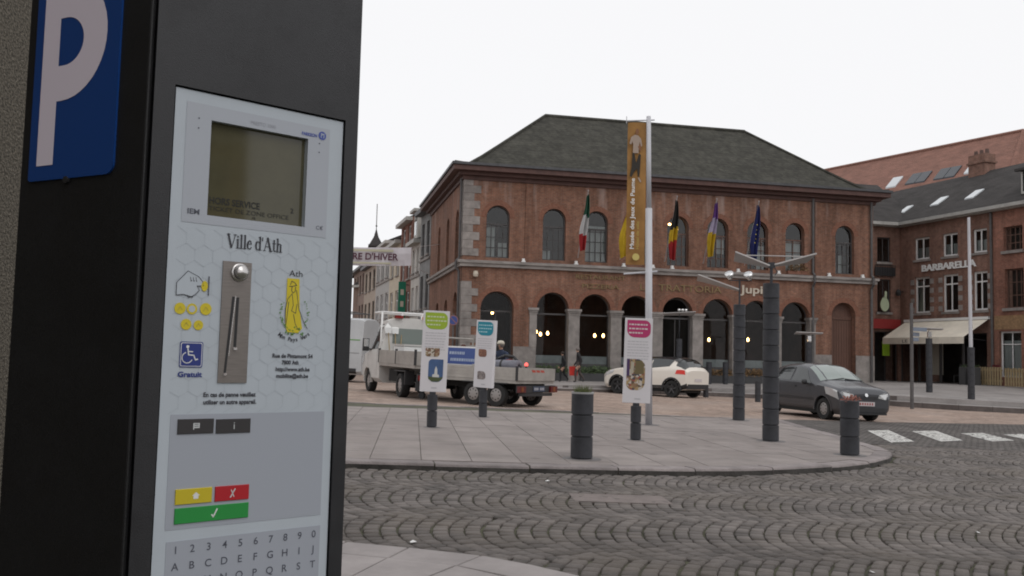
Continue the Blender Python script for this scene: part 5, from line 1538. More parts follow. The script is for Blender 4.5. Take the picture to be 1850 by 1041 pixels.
def interp(xs, ys, x):
    """monotone cubic through the stations"""
    n = len(xs)
    if x <= xs[0]: return ys[0]
    if x >= xs[-1]: return ys[-1]
    i = max(k for k in range(n - 1) if xs[k] <= x)
    h = [xs[k + 1] - xs[k] for k in range(n - 1)]; d = [(ys[k + 1] - ys[k]) / h[k] for k in range(n - 1)]
    def slope(k):
        if k == 0: return d[0]
        if k == n - 1: return d[-1]
        return 0 if d[k - 1] * d[k] <= 0 else 2 * d[k - 1] * d[k] / (d[k - 1] + d[k])
    t = (x - xs[i]) / h[i]; m0, m1 = slope(i) * h[i], slope(i + 1) * h[i]
    return (2 * t ** 3 - 3 * t ** 2 + 1) * ys[i] + (t ** 3 - 2 * t ** 2 + t) * m0 + (-2 * t ** 3 + 3 * t ** 2) * ys[i + 1] + (t ** 3 - t ** 2) * m1
class Shell:
    """car skin as a surface S(u, v): u metres back from the nose, v knots round the half section (0 floor ... 4 belt, 5 roof rail, 7 roof centre)"""
    def __init__(self, st, L):
        self.xs = [s[0] for s in st]; self.c = [[s[k] for s in st] for k in range(1, 7)]; self.L = L
    def sec(self, u):
        zb, zm, zt, ws, wm, wr = [interp(self.xs, c, u) for c in self.c]
        r = min(.09, .5 * (zt - zm))
        return [(0, zb), (ws * .86, zb), (ws, zb + .13), ((ws + wm) / 2 + .012, (zb + zm) / 2 + .06), (wm, zm), (wr, zt - r), (wr * .74, zt - r * .18), (0, zt + .012)]
    def S(self, u, v, side=1, off=0.0):
        p = self.sec(u); i = min(6, int(v)); t = v - i
        y = p[i][0] * (1 - t) + p[i + 1][0] * t; z = p[i][1] * (1 - t) + p[i + 1][1] * t
        if off:
            ty, tz = p[i + 1][0] - p[i][0], p[i + 1][1] - p[i][1]; l = math.hypot(ty, tz) or 1
            y += tz / l * off; z -= ty / l * off
            q = self.sec(u + .05); qq = self.sec(u - .05)
            j = i + (1 if t > .5 else 0)
            dz = (q[j][1] - qq[j][1])
            z_ = 0
        return (self.L / 2 - u, side * y, z)
    def body(self, name, mats, parent, wheels, ra, du=.035, vstep=4, skip=None):
        mb = MB(); us = np.arange(self.xs[0], self.xs[-1] + 1e-6, (self.xs[-1] - self.xs[0]) / round((self.xs[-1] - self.xs[0]) / du))
        vs_ = [k / vstep for k in range(7 * vstep + 1)]
        for side in (1, -1):
            base = len(mb.v)
            nv = len(vs_)
            verts = [self.S(u, v, side) for u in us for v in vs_]
            fs = []
            for i in range(len(us) - 1):
                for j in range(nv - 1):
                    q = (i * nv + j, i * nv + j + 1, (i + 1) * nv + j + 1, (i + 1) * nv + j)
                    cx = sum(verts[k][0] for k in q) / 4; cz = sum(verts[k][2] for k in q) / 4; cy = abs(sum(verts[k][1] for k in q) / 4)
                    if any((cx - w[0]) ** 2 + (cz - w[1]) ** 2 < ra * ra for w in wheels) and vs_[j] >= 1 and vs_[j] < 4.2: continue
                    fs.append(q if side == -1 else q[::-1])
            mb.add(verts, fs)
        for u, flip in ((us[0], 0), (us[-1], 1)):
            loop = [self.S(u, v, 1) for v in vs_] + [self.S(u, v, -1) for v in vs_[::-1]][1:-1]
            mb.poly(loop if flip else loop[::-1])
        o = mb.build(name, mats, parent, True); o.data.set_sharp_from_angle(angle=R(42))
        return o
    def patch(self, mb, c4, off=.006, n=10, m=5, side=1, mi=0):
        """four (u, v) corners: front-low, rear-low, rear-high, front-high"""
        g = []
        for i in range(n + 1):
            row = []
            for j in range(m + 1):
                s, t = i / n, j / m
                u = (c4[0][0] * (1 - s) + c4[1][0] * s) * (1 - t) + (c4[3][0] * (1 - s) + c4[2][0] * s) * t
                v = (c4[0][1] * (1 - s) + c4[1][1] * s) * (1 - t) + (c4[3][1] * (1 - s) + c4[2][1] * s) * t
                row.append(self.S(u, min(v, 6.999), side, off))
            g.append(row)
        for i in range(n):
            for j in range(m):
                q = [g[i][j], g[i][j + 1], g[i + 1][j + 1], g[i + 1][j]]
                mb.add(q if side == -1 else q[::-1], [(0, 1, 2, 3)], mi)
WH = {}
def wheel_meshes(r, w, rim_m, style):
    key = (r, w, style)
    if key in WH: return WH[key]
    t = MB(Matrix.Rotation(R(90), 4, 'X')); rr = r * .64
    t.lathe([(rr, -w / 2), (r * .95, -w / 2), (r, -w / 2 + .03), (r, w / 2 - .03), (r * .95, w / 2), (rr, w / 2), (rr, -w / 2)], 32)
    tm = t.mesh('tyre', m_tyre, True); tm.set_sharp_from_angle(angle=R(35))
    k = MB(Matrix.Rotation(R(90), 4, 'X'))
    k.lathe([(rr, -w / 2 + .01), (rr * .93, -w / 2 + .012), (rr * .9, -w * .25), (0, -w * .25)], 28, mi=1); k.lathe([(rr, w / 2 - .01), (rr * .93, w / 2 - .012), (rr * .9, w * .25), (0, w * .25)], 28, mi=1)
    for s_ in (-1, 1):
        zc = s_ * (w / 2 - .03)
        if style == 'disc':
            k.lathe([(rr * .92, zc), (rr * .8, zc + s_ * .012), (rr * .3, zc + s_ * .018), (0, zc + s_ * .02)], 24, mi=0)
            for i in range(8): k.cyl((rr * .62 * math.cos(i * .785), rr * .62 * math.sin(i * .785), zc), (rr * .62 * math.cos(i * .785), rr * .62 * math.sin(i * .785), zc + s_ * .017), rr * .1, n=8, mi=1)
        else:
            k.cyl((0, 0, zc - s_ * .02), (0, 0, zc + s_ * .012), rr * .22, n=12, mi=0)
            for i in range(5):
                a = i * 2 * math.pi / 5 + .3
                k.box(rr * .1, rr * .97, -rr * .10, rr * .10, min(zc, zc - s_ * .02), max(zc, zc - s_ * .02), 0, Matrix.Rotation(a, 4, 'Z'))
    rm_ = k.mesh('rim', [rim_m, m_under], True); rm_.set_sharp_from_angle(angle=R(35))
    WH[key] = (tm, rm_)
    return WH[key]
def wheel(parent, x, y, r, w, rim_m, style='spoke', steer=0):
    tm, rm_ = wheel_meshes(r, w, rim_m, style)
    t = ob('wheel', tm, parent, (x, y, r), (0, 0, steer)); ob('rim', rm_, t)
    return t
def liner(parent, x, half, ra, zc):
    k = MB()
    n = 14
    for s_ in (-1, 1):
        y0, y1 = s_ * (half - .005), s_ * (half - .42)
        for i in range(n):
            a0, a1 = math.pi * i / n, math.pi * (i + 1) / n
            k.quad((x + ra * math.cos(a0), y0, zc + ra * math.sin(a0)), (x + ra * math.cos(a1), y0, zc + ra * math.sin(a1)), (x + ra * math.cos(a1), y1, zc + ra * math.sin(a1)), (x + ra * math.cos(a0), y1, zc + ra * math.sin(a0)))
        k.poly([(x + ra * math.cos(math.pi * i / n), y1, zc + ra * math.sin(math.pi * i / n)) for i in range(n + 1)])
    k.build('wheel_well', m_under, parent)
def arch_lip(parent, sh, x, ra, zc, m, w=.045, off=.012):
    n = 22
    for s_ in (1, -1):
        k = MB()
        def P(r, a):
            px, pz_ = x + r * math.cos(a), zc + r * math.sin(a)
            u = sh.L / 2 - px; sec = sh.sec(u)
            y = sec[3][0]
            for q in range(2, 4):
                if sec[q][1] <= pz_ <= sec[q + 1][1]:
                    t = (pz_ - sec[q][1]) / (sec[q + 1][1] - sec[q][1]); y = sec[q][0] * (1 - t) + sec[q + 1][0] * t
            if pz_ < sec[2][1]: y = sec[2][0]
            return (px, s_ * (y + off), pz_)
        a0 = -.12
        for i in range(n):
            a, b = a0 + (math.pi - 2 * a0) * i / n, a0 + (math.pi - 2 * a0) * (i + 1) / n
            q = [P(ra - .012, a), P(ra + w, a), P(ra + w, b), P(ra - .012, b)]
            k.add(q, [(0, 1, 2, 3)])
            i0, i1 = P(ra - .012, a), P(ra - .012, b)
            k.add([i0, i1, (i1[0], i1[1] - s_ * .08, i1[2]), (i0[0], i0[1] - s_ * .08, i0[2])], [(0, 1, 2, 3)])
        k.build('wheel_arch', m, parent, True)
def mirror(parent, x, y, z, m, s=1.0):
    for s_ in (-1, 1):
        k = MB(); k.lathe([(0, -.07 * s), (.05 * s, -.06 * s), (.075 * s, 0), (.06 * s, .06 * s), (0, .075 * s)], 12, M=Matrix.Translation((x, s_ * (y + .09), z)) @ Matrix.Diagonal((.75, 1.15, 1, 1)))
        k.cyl((x + .01, s_ * (y - .03), z - .04), (x, s_ * (y + .05), z - .03), .02, n=6); k.build('wing_mirror', m, parent, True)
def seam(mb, sh, pts, side, w=.012, off=.004):
    for (u0, v0), (u1, v1) in zip(pts[:-1], pts[1:]):
        n = 6
        for i in range(n):
            a = (u0 + (u1 - u0) * i / n, v0 + (v1 - v0) * i / n); b = (u0 + (u1 - u0) * (i + 1) / n, v0 + (v1 - v0) * (i + 1) / n)
            if abs(u1 - u0) > abs(v1 - v0) * .3:
                q = [sh.S(a[0], a[1] - w, side, off), sh.S(b[0], b[1] - w, side, off), sh.S(b[0], b[1] + w, side, off), sh.S(a[0], a[1] + w, side, off)]
            else:
                q = [sh.S(a[0] - w / 2, a[1], side, off), sh.S(a[0] + w / 2, a[1], side, off), sh.S(b[0] + w / 2, b[1], side, off), sh.S(b[0] - w / 2, b[1], side, off)]
            mb.add(q, [(0, 1, 2, 3)])

# ---- dark grey hatchback
def hatchback():
    hd = math.atan2(-.954, .30)
    fr = Vector((8.62, 25.8))                     # front right wheel
    d = Vector((.30, -.954)); rgt = Vector((d.y, -d.x))
    L = 3.85; xf, xr_ = L / 2 - .75, L / 2 - .75 - 2.46
    c = fr - d * xf - rgt * .72
    t = thing('hatchback_car', 'dark grey five-door hatchback driving toward the crossing', 'car', M=gmat(c.x, c.y, hd))
    st = [(0, .26, .62, .74, .70, .72, .64), (.035, .20, .72, .84, .76, .785, .70), (.14, .19, .80, .905, .80, .815, .74), (.40, .18, .86, .965, .815, .83, .76), (.70, .18, .895, 1.025, .82, .835, .76), (.92, .18, .92, 1.08, .825, .835, .74), (1.30, .18, .935, 1.31, .825, .835, .68), (1.70, .18, .945, 1.48, .825, .835, .625), (2.15, .18, .955, 1.53, .825, .835, .60), (2.8, .18, .965, 1.495, .825, .83, .575), (3.25, .19, .97, 1.42, .82, .82, .565), (3.58, .21, .95, 1.25, .80, .80, .58), (3.77, .25, .88, 1.0, .76, .77, .62), (3.85, .32, .75, .82, .66, .68, .55)]
    sh = Shell(st, L)
    m_b = mat('dark_grey_metallic', (.075, .077, .085), .22, metal=.35, spec=.7)
    sh.body('body', m_b, t, [(xf, .30), (xr_, .30)], .365)
    for x in (xf, xr_):
        liner(t, x, .80, .37, .30); arch_lip(t, sh, x, .365, .30, m_b)
        for s_ in (-1, 1): wheel(t, x, s_ * .72, .295, .18, m_rim_l, 'disc')
    for s_ in (1, -1):
        k = MB(); sh.patch(k, [(1.28, 4.12), (2.22, 4.12), (2.22, 4.93), (1.70, 4.90)], side=s_); k.build('front_side_window', m_cglass, t, True)
        k = MB(); sh.patch(k, [(2.30, 4.12), (3.14, 4.15), (2.98, 4.92), (2.30, 4.93)], side=s_); k.build('rear_side_window', m_cglass, t, True)
        k = MB(); sh.patch(k, [(.06, 3.15), (.58, 3.4), (.66, 4.02), (.14, 4.05)], .010, side=s_); k.build('headlamp', m_lamp_w, t, True)
        k = MB(); sh.patch(k, [(3.60, 3.2), (3.78, 3.2), (3.72, 4.0), (3.55, 4.0)], .010, side=s_); k.build('tail_lamp', m_lamp_r, t, True)
        k = MB(); seam(k, sh, [(1.30, 2.4), (1.30, 4.0)], s_); seam(k, sh, [(2.26, 1.9), (2.26, 4.9)], s_); seam(k, sh, [(1.30, 2.35), (3.05, 2.35)], s_); seam(k, sh, [(1.12, 4.0), (3.5, 4.02)], s_, .03); k.build('door_seam', m_trim, t)
        for u in (2.05, 2.95):
            p = sh.S(u, 3.72, s_, .02); k = MB(); k.box(p[0] - .09, p[0] + .09, p[1] - .012, p[1] + .012, p[2] - .02, p[2] + .02); k.build('door_handle', m_b, t)
        k = MB(); sh.patch(k, [(1.15, 2.62), (3.0, 2.62), (3.0, 2.85), (1.15, 2.85)], .008, side=s_); k.build('rubbing_strip', m_trim, t)
    k = MB()
    for s_ in (1, -1): sh.patch(k, [(1.0, 5.05), (1.66, 5.1), (1.68, 7), (.92, 7)], .006, side=s_)
    k.build('windscreen', m_cglass_l, t, True)
    k = MB()
    for s_ in (1, -1): sh.patch(k, [(3.32, 5.1), (3.62, 5.1), (3.66, 7), (3.28, 7)], .006, side=s_)
    k.build('rear_window', m_cglass, t, True)
    k = MB(); xx = L / 2
    k.box(xx - .05, xx + .012, -.36, .36, .60, .68); k.build('grille', m_trim, t); k = MB(); k.box(xx - .06, xx + .010, -.62, .62, .27, .38); k.build('lower_intake', m_trim, t)
    k = MB(); k.box(xx - .08, xx + .016, -.66, .66, .20, .245); k.build('lower_lip', m_trim, t)
    for s_ in (1, -1):
        k = MB(); q = [(.38, .645), (.60, .605), (.72, .65), (.72, .78), (.60, .79), (.42, .73)]
        k.add([(xx + (.016 if a < .65 else -.02), s_ * a, b) for a, b in q] + [(xx - .06, s_ * a, b) for a, b in q], [tuple(range(6)), tuple(range(11, 5, -1))] + [(i, (i + 1) % 6, 6 + (i + 1) % 6, 6 + i) for i in range(6)]); k.build('headlamp_lens', m_lamp_w, t)
    k = MB(); k.box(xx + .012, xx + .024, -.26, .26, .43, .54); po = k.build('number_plate', m_plate_w, t)
    k = MB()
    for i in range(6): k.box(xx + .024, xx + .027, -.22 + i * .077, -.18 + i * .077, .455, .515)
    tag(k.build('plate_characters', m_plate_red, po), kind='stuff')
    k = MB(); k.lathe([(0, 0), (.05, .0), (.05, .02), (0, .025)], 14, M=Matrix.Translation((xx - .005, 0, .715)) @ Matrix.Rotation(R(75), 4, 'Y')); k.build('badge', m_chrome, t)
    k = MB(); k.stroke([(0, 0), (0, 0)], .01, 0)
    k = MB(); k.tube([(xx - .93, -.60, 1.05), (xx - .98, .02, 1.135)], .018, 5); k.build('wiper', m_trim, t); k = MB(); k.tube([(xx - .93, .02, 1.12), (xx - .98, .62, 1.08)], .018, 5); k.build('wiper', m_trim, t)
    mirror(t, xx - 1.42, .86, .99, m_trim)
    k = MB(); k.box(xr_ + .3, xf - .3, -.78, .78, .17, .30); k.box(-1.75, 1.75, -.5, .5, .16, .28); k.build('underbody', m_under, t)
hatchback()

# ---- cream crossover with black roof
def crossover():
    az = R(-48); d = Vector((math.sin(az), math.cos(az)))
    hd = math.atan2(d.y, d.x)
    lft = Vector((-d.y, d.x))
    L = 4.12; xf, xr_ = L / 2 - .84, L / 2 - .84 - 2.60
    rl = Vector((6.42, 37.3))                     # rear left wheel
    c = rl - d * xr_ - lft * .78
    t = thing('crossover_car', 'cream crossover car with a black roof driving away behind the flagpole', 'car', M=gmat(c.x, c.y, hd))
    st = [(0, .38, .60, .70, .52, .54, .45), (.06, .30, .70, .82, .70, .72, .62), (.25, .25, .86, .95, .82, .84, .74), (.6, .24, .96, 1.05, .86, .875, .78), (1.0, .24, 1.01, 1.11, .87, .885, .78), (1.25, .24, 1.03, 1.18, .875, .885, .74), (1.65, .24, 1.05, 1.42, .875, .885, .67), (2.0, .24, 1.06, 1.56, .875, .885, .62), (2.45, .24, 1.075, 1.60, .875, .885, .605), (3.0, .25, 1.09, 1.595, .875, .88, .60), (3.5, .27, 1.11, 1.555, .87, .87, .61), (3.80, .30, 1.12, 1.47, .865, .865, .63), (4.00, .34, 1.10, 1.25, .85, .85, .70), (4.12, .40, 1.0, 1.08, .80, .81, .70)]
    sh = Shell(st, L)
    m_b = mat('cream_car_paint', (.74, .69, .62), .25, spec=.6); m_r = mat('black_roof_paint', (.018, .018, .02), .12, spec=.8)
    sh.body('body', m_b, t, [(xf, .34), (xr_, .34)], .40)
    k = MB()
    for s_ in (1, -1):
        sh.patch(k, [(1.95, 5.0), (3.60, 5.0), (3.62, 7), (1.95, 7)], .005, 14, 6, side=s_)
        sh.patch(k, [(1.95, 4.86), (3.15, 4.86), (3.42, 5.0), (1.95, 5.0)], .005, 14, 2, side=s_)
    k.build('roof_panel', m_r, t, True)
    for x in (xf, xr_):
        liner(t, x, .85, .41, .34); arch_lip(t, sh, x, .40, .34, m_trim, .06)
        for s_ in (-1, 1): wheel(t, x, s_ * .775, .335, .21, m_rim_d, 'spoke')
    for s_ in (1, -1):
        k = MB(); sh.patch(k, [(1.55, 4.12), (2.40, 4.12), (2.40, 4.9), (1.98, 4.9)], .007, side=s_); k.build('front_side_window', m_cglass, t, True)
        k = MB(); sh.patch(k, [(2.44, 4.10), (3.28, 4.30), (3.42, 4.96), (2.44, 4.96)], .007, side=s_); k.build('rear_side_window', m_cglass, t, True)
        k = MB(); sh.patch(k, [(.14, 3.4), (.60, 3.6), (.68, 4.0), (.22, 4.0)], .010, side=s_); k.build('headlamp', m_lamp_w, t, True)
        k = MB(); sh.patch(k, [(3.60, 3.50), (4.05, 3.45), (4.02, 3.98), (3.66, 3.92)], .012, side=s_); k.build('tail_lamp', m_lamp_ron if s_ == 1 else m_lamp_r, t, True)
        k = MB(); sh.patch(k, [(.6, 1.3), (3.55, 1.3), (3.55, 2.25), (.6, 2.25)], .008, 20, 3, side=s_); k.build('sill_cladding', m_trim, t, True)
        k = MB(); sh.patch(k, [(3.66, 1.2), (4.11, 1.2), (4.11, 2.25), (3.72, 2.1)], .010, 8, 4, side=s_); k.build('bumper_cladding', m_trim, t, True)
        k = MB(); seam(k, sh, [(1.42, 2.4), (1.42, 4.0)], s_); seam(k, sh, [(2.44, 2.3), (2.44, 4.0)], s_); k.build('door_seam', m_trim, t)
    k = MB()
    for s_ in (1, -1): sh.patch(k, [(1.32, 5.05), (1.92, 5.1), (1.96, 7), (1.22, 7)], .006, side=s_)
    k.build('windscreen', m_cglass, t, True)
    k = MB()
    for s_ in (1, -1): sh.patch(k, [(3.58, 4.40), (4.02, 4.20), (4.03, 7), (3.60, 7)], .014, 8, 8, side=s_)
    k.build('rear_window', m_cglass, t, True)
    k = MB()
    for s_ in (1, -1): sh.patch(k, [(3.44, 4.9), (3.68, 4.8), (3.70, 7), (3.46, 7)], .03, 4, 6, side=s_)
    k.build('roof_spoiler', m_r, t, True)
    xx = -L / 2
    k = MB(); k.box(xx - .012, xx + .14, -.77, .77, .36, .55); k.build('rear_bumper', m_trim, t)
    k = MB(); k.box(xx - .014, xx - .004, -.26, .26, .66, .77); k.build('number_plate', m_plate_w, t)
    k = MB(); k.box(xx + .02, xx + .10, -.30, .30, .79, .83); k.build('plate_light_bar', m_chrome, t)
    mirror(t, L / 2 - 1.55, .92, 1.12, m_b)
    k = MB(); k.box(xr_ + .3, xf - .3, -.82, .82, .22, .36); k.box(-1.8, 1.8, -.55, .55, .2, .36); k.build('underbody', m_under, t)
crossover()

# ---- white dropside lorry
m_wv = mat('white_van_paint', (.56, .55, .53), .4, var=.1, vs=2)
m_alu = mat('dull_aluminium', (.36, .34, .315), .5, metal=.25, var=.18, vs=2.5)
def lorry():
    az = R(-24); d = Vector((math.sin(az), math.cos(az))); hd = math.atan2(d.y, d.x); lft = Vector((-d.y, d.x))
    L = 2.3
    rl = Vector((-3.05, 27.2))                     # rear left wheel (ground)
    wb_ = 3.35
    o_ = rl - lft * .82                            # middle of the rear axle
    t = thing('dropside_lorry', 'white dropside lorry with a ladder rack towing a trailer, seen from behind', 'lorry', M=gmat(o_.x, o_.y, hd))
    fx = wb_ + .98                                 # nose from the rear axle
    cab = bpy.data.objects.new('cab', None); 
    st = [(0, .40, .78, .88, .74, .76, .64), (.10, .34, .96, 1.08, .90, .92, .82), (.45, .33, 1.14, 1.26, .96, .98, .88), (.78, .33, 1.22, 1.42, .975, .99, .85), (1.15, .33, 1.25, 1.88, .98, .99, .79), (1.45, .33, 1.26, 2.22, .98, .99, .77), (1.8, .33, 1.26, 2.33, .98, .99, .77), (2.3, .33, 1.26, 2.34, .98, .99, .77)]
    sh = Shell(st, L); T = Matrix.Translation((fx - L / 2, 0, 0))
    body = sh.body('cab', m_wv, t, [(L / 2 - .98, .36)], .43); body.matrix_local = T
    for s_ in (1, -1):
        k = MB(); sh.patch(k, [(.95, 4.1), (1.95, 4.1), (1.95, 4.9), (1.38, 4.88)], .008, side=s_); k.build('side_window', m_cglass, body, True)
        k = MB(); sh.patch(k, [(.16, 3.2), (.5, 3.4), (.56, 3.95), (.2, 3.95)], .01, side=s_); k.build('headlamp', m_lamp_w, body, True)
        k = MB(); seam(k, sh, [(.98, 2.2), (.98, 4.0)], s_); seam(k, sh, [(2.0, 2.2), (2.0, 4.9)], s_); k.build('door_seam', m_trim, body)
        k = MB(); y_ = s_ * 1.14; k.box(L / 2 - 1.22, L / 2 - 1.12, y_ - .10, y_ + .10, 1.28, 1.68); k.cyl((L / 2 - 1.15, s_ * .96, 1.34), (L / 2 - 1.17, y_, 1.36), .025, n=6); k.build('wing_mirror', m_trim, body, bevel=.02)
        k = MB(); k.box(L / 2 - 1.228, L / 2 - 1.222, y_ - .08, y_ + .08, 1.42, 1.66); k.build('mirror_glass', m_chrome, body)
    k = MB()
    for s_ in (1, -1): sh.patch(k, [(.80, 5.05), (1.42, 5.1), (1.44, 7), (.74, 7)], .008, side=s_)
    k.build('windscreen', m_cglass, body, True)
    xb = -L / 2
    k = MB(); k.box(xb - .012, xb, -.62, .62, 1.55, 2.02); k.build('rear_window', m_cglass_l, body)
    for s_ in (-.45, .45):
        k = MB(); k.box(xb - .10, xb + .06, s_ - .12, s_ + .12, 2.33, 2.42); k.build('beacon_mount', m_lamp_o if s_ < 0 else m_lamp_r, body)
    liner(body, L / 2 - .98, .93, .44, .36); arch_lip(body, sh, L / 2 - .98, .43, .36, m_wv)
    for s_ in (-1, 1):
        wheel(t, wb_, s_ * .84, .345, .22, m_rim_l, 'disc'); wheel(t, 0, s_ * .84, .345, .24, m_rim_l, 'disc')
    k = MB(); k.box(-1.3, 3.3, -.45, -.35, .45, .66); k.box(-1.3, 3.3, .35, .45, .45, .66); k.box(-.06, .06, -.75, .75, .28, .42); k.box(.6, 1.7, -.8, -.46, .42, .78); k.box(.7, 1.5, .46, .82, .42, .78); k.build('chassis', m_under, t)
    k = MB(); k.box(-1.45, 2.05, -1.0, 1.0, .86, .95); k.build('load_floor', m_alu, t)
    # dropsides, each its own board
    for s_ in (-1, 1):
        for a, b in ((-1.45, .28), (.31, 2.03)):
            k = MB(); k.box(a, b, s_ * 1.0 - .02, s_ * 1.0 + .02, .955, 1.33)
            for z_ in (1.05, 1.14, 1.23): k.box(a + .03, b - .03, s_ * 1.0 - .026, s_ * 1.0 + .026, z_, z_ + .012)
            k.build('dropside', m_alu, t)
        for a in (-1.47, .295, 2.05):
            k = MB(); k.box(a - .03, a + .03, s_ * 1.0 - .03, s_ * 1.0 + .03, .95, 1.38); k.build('dropside_post', m_trim, t)
        k = MB(); k.box(-.5, .5, s_ * .84 - .14, s_ * .84 + .14, .74, .78); k.box(-.56, -.5, s_ * .84 - .14, s_ * .84 + .14, .38, .78); k.build('mudguard', m_trim, t)
    k = MB(); k.box(-1.49, -1.45, -.98, .98, .955, 1.33); k.build('tailboard', m_alu, t)
    k = MB(); k.box(-1.46, -1.36, -.9, .9, .50, .72); k.build('rear_beam', m_trim, t)
    for s_ in (-1, 1):
        k = MB(); k.box(-1.50, -1.462, s_ * .72 - .17, s_ * .72 + .17, .54, .68); k.build('tail_lamp', m_lamp_r, t)
        k = MB(); k.box(-1.44, -1.40, s_ * .72 - .22, s_ * .72 + .22, .25, .50); k.build('mud_flap', m_trim, t)
    # ladder rack / headboard frame behind the cab
    k = MB(); r = .032
    for s_ in (-1, -.33, .33, 1): k.tube([(2.10, s_ * .96, .95), (2.10, s_ * .96, 2.50)], r, 8)
    for z_ in (1.62, 2.06, 2.50): k.tube([(2.10, -.96, z_), (2.10, .96, z_)], r, 8)
    for s_ in (-1, 1): k.tube([(2.10, s_ * .96, 2.50), (3.1, s_ * .9, 2.50)], r, 8)
    k.tube([(3.1, -.9, 2.50), (3.1, .9, 2.50)], r, 8)
    k.build('ladder_rack', m_white, t, True)
    k = MB(); k.box(2.08, 2.12, -.93, .93, .96, 1.45); k.build('headboard', m_wv, t)
    T0 = t.matrix_world.copy() if False else gmat(o_.x, o_.y, hd)
    # load: shovels and a white crate
    for i, y_ in enumerate((.72, .55, .40)):
        p = T0 @ Vector((1.85, y_, .96))
        s_ = thing('shovel', '%s shovel standing in the lorry bed against the rack, blade up' % ('leftmost', 'middle', 'rightmost')[i], 'shovel', M=T0 @ Matrix.Translation((1.80, y_, .96)) @ Matrix.Rotation(R(9 + 3 * i), 4, 'Y') @ Matrix.Rotation(R(4 * i - 4), 4, 'X'))
        k = MB(); k.cyl((0, 0, 0), (0, 0, .92), .018, n=6); k.build('handle', m_wood, s_)
        k = MB(); q = [(-.10, .0), (-.115, .18), (-.07, .30), (0, .335), (.07, .30), (.115, .18), (.10, .0)]
        k.add([(.01 + .03 * (abs(a) < .05), a, .90 + b) for a, b in q] + [(-.01 + .03 * (abs(a) < .05), a, .90 + b) for a, b in q], [tuple(range(7)), tuple(range(13, 6, -1))] + [(i_, (i_ + 1) % 7, 7 + (i_ + 1) % 7, 7 + i_) for i_ in range(7)]); k.build('blade', mat('pale_steel', (.55, .55, .54), .4, metal=.4), s_)
    cr_ = thing('white_crate', 'white plastic crate standing in the lorry bed', 'crate', M=T0 @ Matrix.Translation((.55, .45, .955)))
    k = MB(); k.cbox(-.5, .5, -.4, .4, 0, .52, .03)
    for i in range(4): k.box(-.51, -.49, -.38 + i * .2, -.34 + i * .2, .04, .46)
    k.build('shell', m_white, cr_)
    k = MB(); k.box(-.52, .52, -.42, .42, .52, .56); k.build('lid', m_wv, cr_)
    return T0
LT = lorry()

# ---- white panel van further left
def van():
    hd = R(180 - 12); L = 5.4
    t = thing('panel_van', 'pale grey panel van with a green stripe, half hidden by the meter', 'van', M=gmat(-8.3, 38.6, hd))
    st = [(0, .40, .75, .85, .74, .76, .64), (.10, .32, .96, 1.06, .90, .92, .82), (.5, .31, 1.12, 1.24, .97, .98, .88), (.9, .31, 1.22, 1.42, .985, .99, .85), (1.35, .31, 1.26, 2.1, .99, .995, .82), (1.75, .31, 1.27, 2.48, .99, .995, .84), (2.3, .31, 1.27, 2.56, .99, .995, .87), (5.3, .31, 1.27, 2.56, .99, .995, .87), (5.4, .34, 1.27, 2.5, .97, .98, .86)]
    sh = Shell(st, L); xf, xr_ = L / 2 - .95, L / 2 - .95 - 3.2
    m_v = mat('pale_grey_van_paint', (.42, .43, .44), .4, var=.08, vs=2)
    sh.body('body', m_v, t, [(xf, .34), (xr_, .34)], .42)
    for x in (xf, xr_):
        liner(t, x, .95, .43, .34); arch_lip(t, sh, x, .42, .34, m_trim)
        for s_ in (-1, 1): wheel(t, x, s_ * .85, .335, .22, m_rim_l, 'disc')
    k = MB()
    for s_ in (1, -1): sh.patch(k, [(.95, 5.05), (1.68, 5.1), (1.72, 7), (.88, 7)], .008, side=s_)
    k.build('windscreen', m_cglass, t, True)
    for s_ in (1, -1):
        k = MB(); sh.patch(k, [(1.1, 4.1), (2.0, 4.1), (2.0, 4.7), (1.5, 4.7)], .008, side=s_); k.build('side_window', m_cglass, t, True)
        k = MB(); sh.patch(k, [(2.15, 4.33), (5.3, 4.33), (5.3, 4.36), (2.15, 4.36)], .010, 16, 1, side=s_); k.build('green_stripe', mat('green_stripe', (.08, .26, .03), .5), t, True)
        k = MB(); sh.patch(k, [(.3, 1.4), (5.2, 1.4), (5.2, 2.3), (.3, 2.3)], .008, 24, 3, side=s_); k.build('sill_trim', m_trim, t, True)
        k = MB(); seam(k, sh, [(2.1, 2.3), (2.1, 4.9)], s_); seam(k, sh, [(3.6, 2.3), (3.6, 4.9)], s_); seam(k, sh, [(2.1, 3.75), (5.3, 3.75)], s_, .02); k.build('panel_seam', m_trim, t)
    k = MB()
    for y_ in (-.8, .8): k.tube([(-2.3, y_, 2.78), (1.2, y_, 2.78)], .025, 6)
    for x_ in (-2.2, -1.1, 0, 1.1): k.tube([(x_, -.8, 2.60), (x_, -.8, 2.78), (x_, .8, 2.78), (x_, .8, 2.60)], .02, 6)
    k.build('roof_rack', m_pipe, t)
    k = MB(); k.box(xr_ + .4, xf - .4, -.9, .9, .28, .42); k.build('underbody', m_under, t)
    mirror(t, L / 2 - 1.2, 1.02, 1.4, m_trim, 1.7)
van()

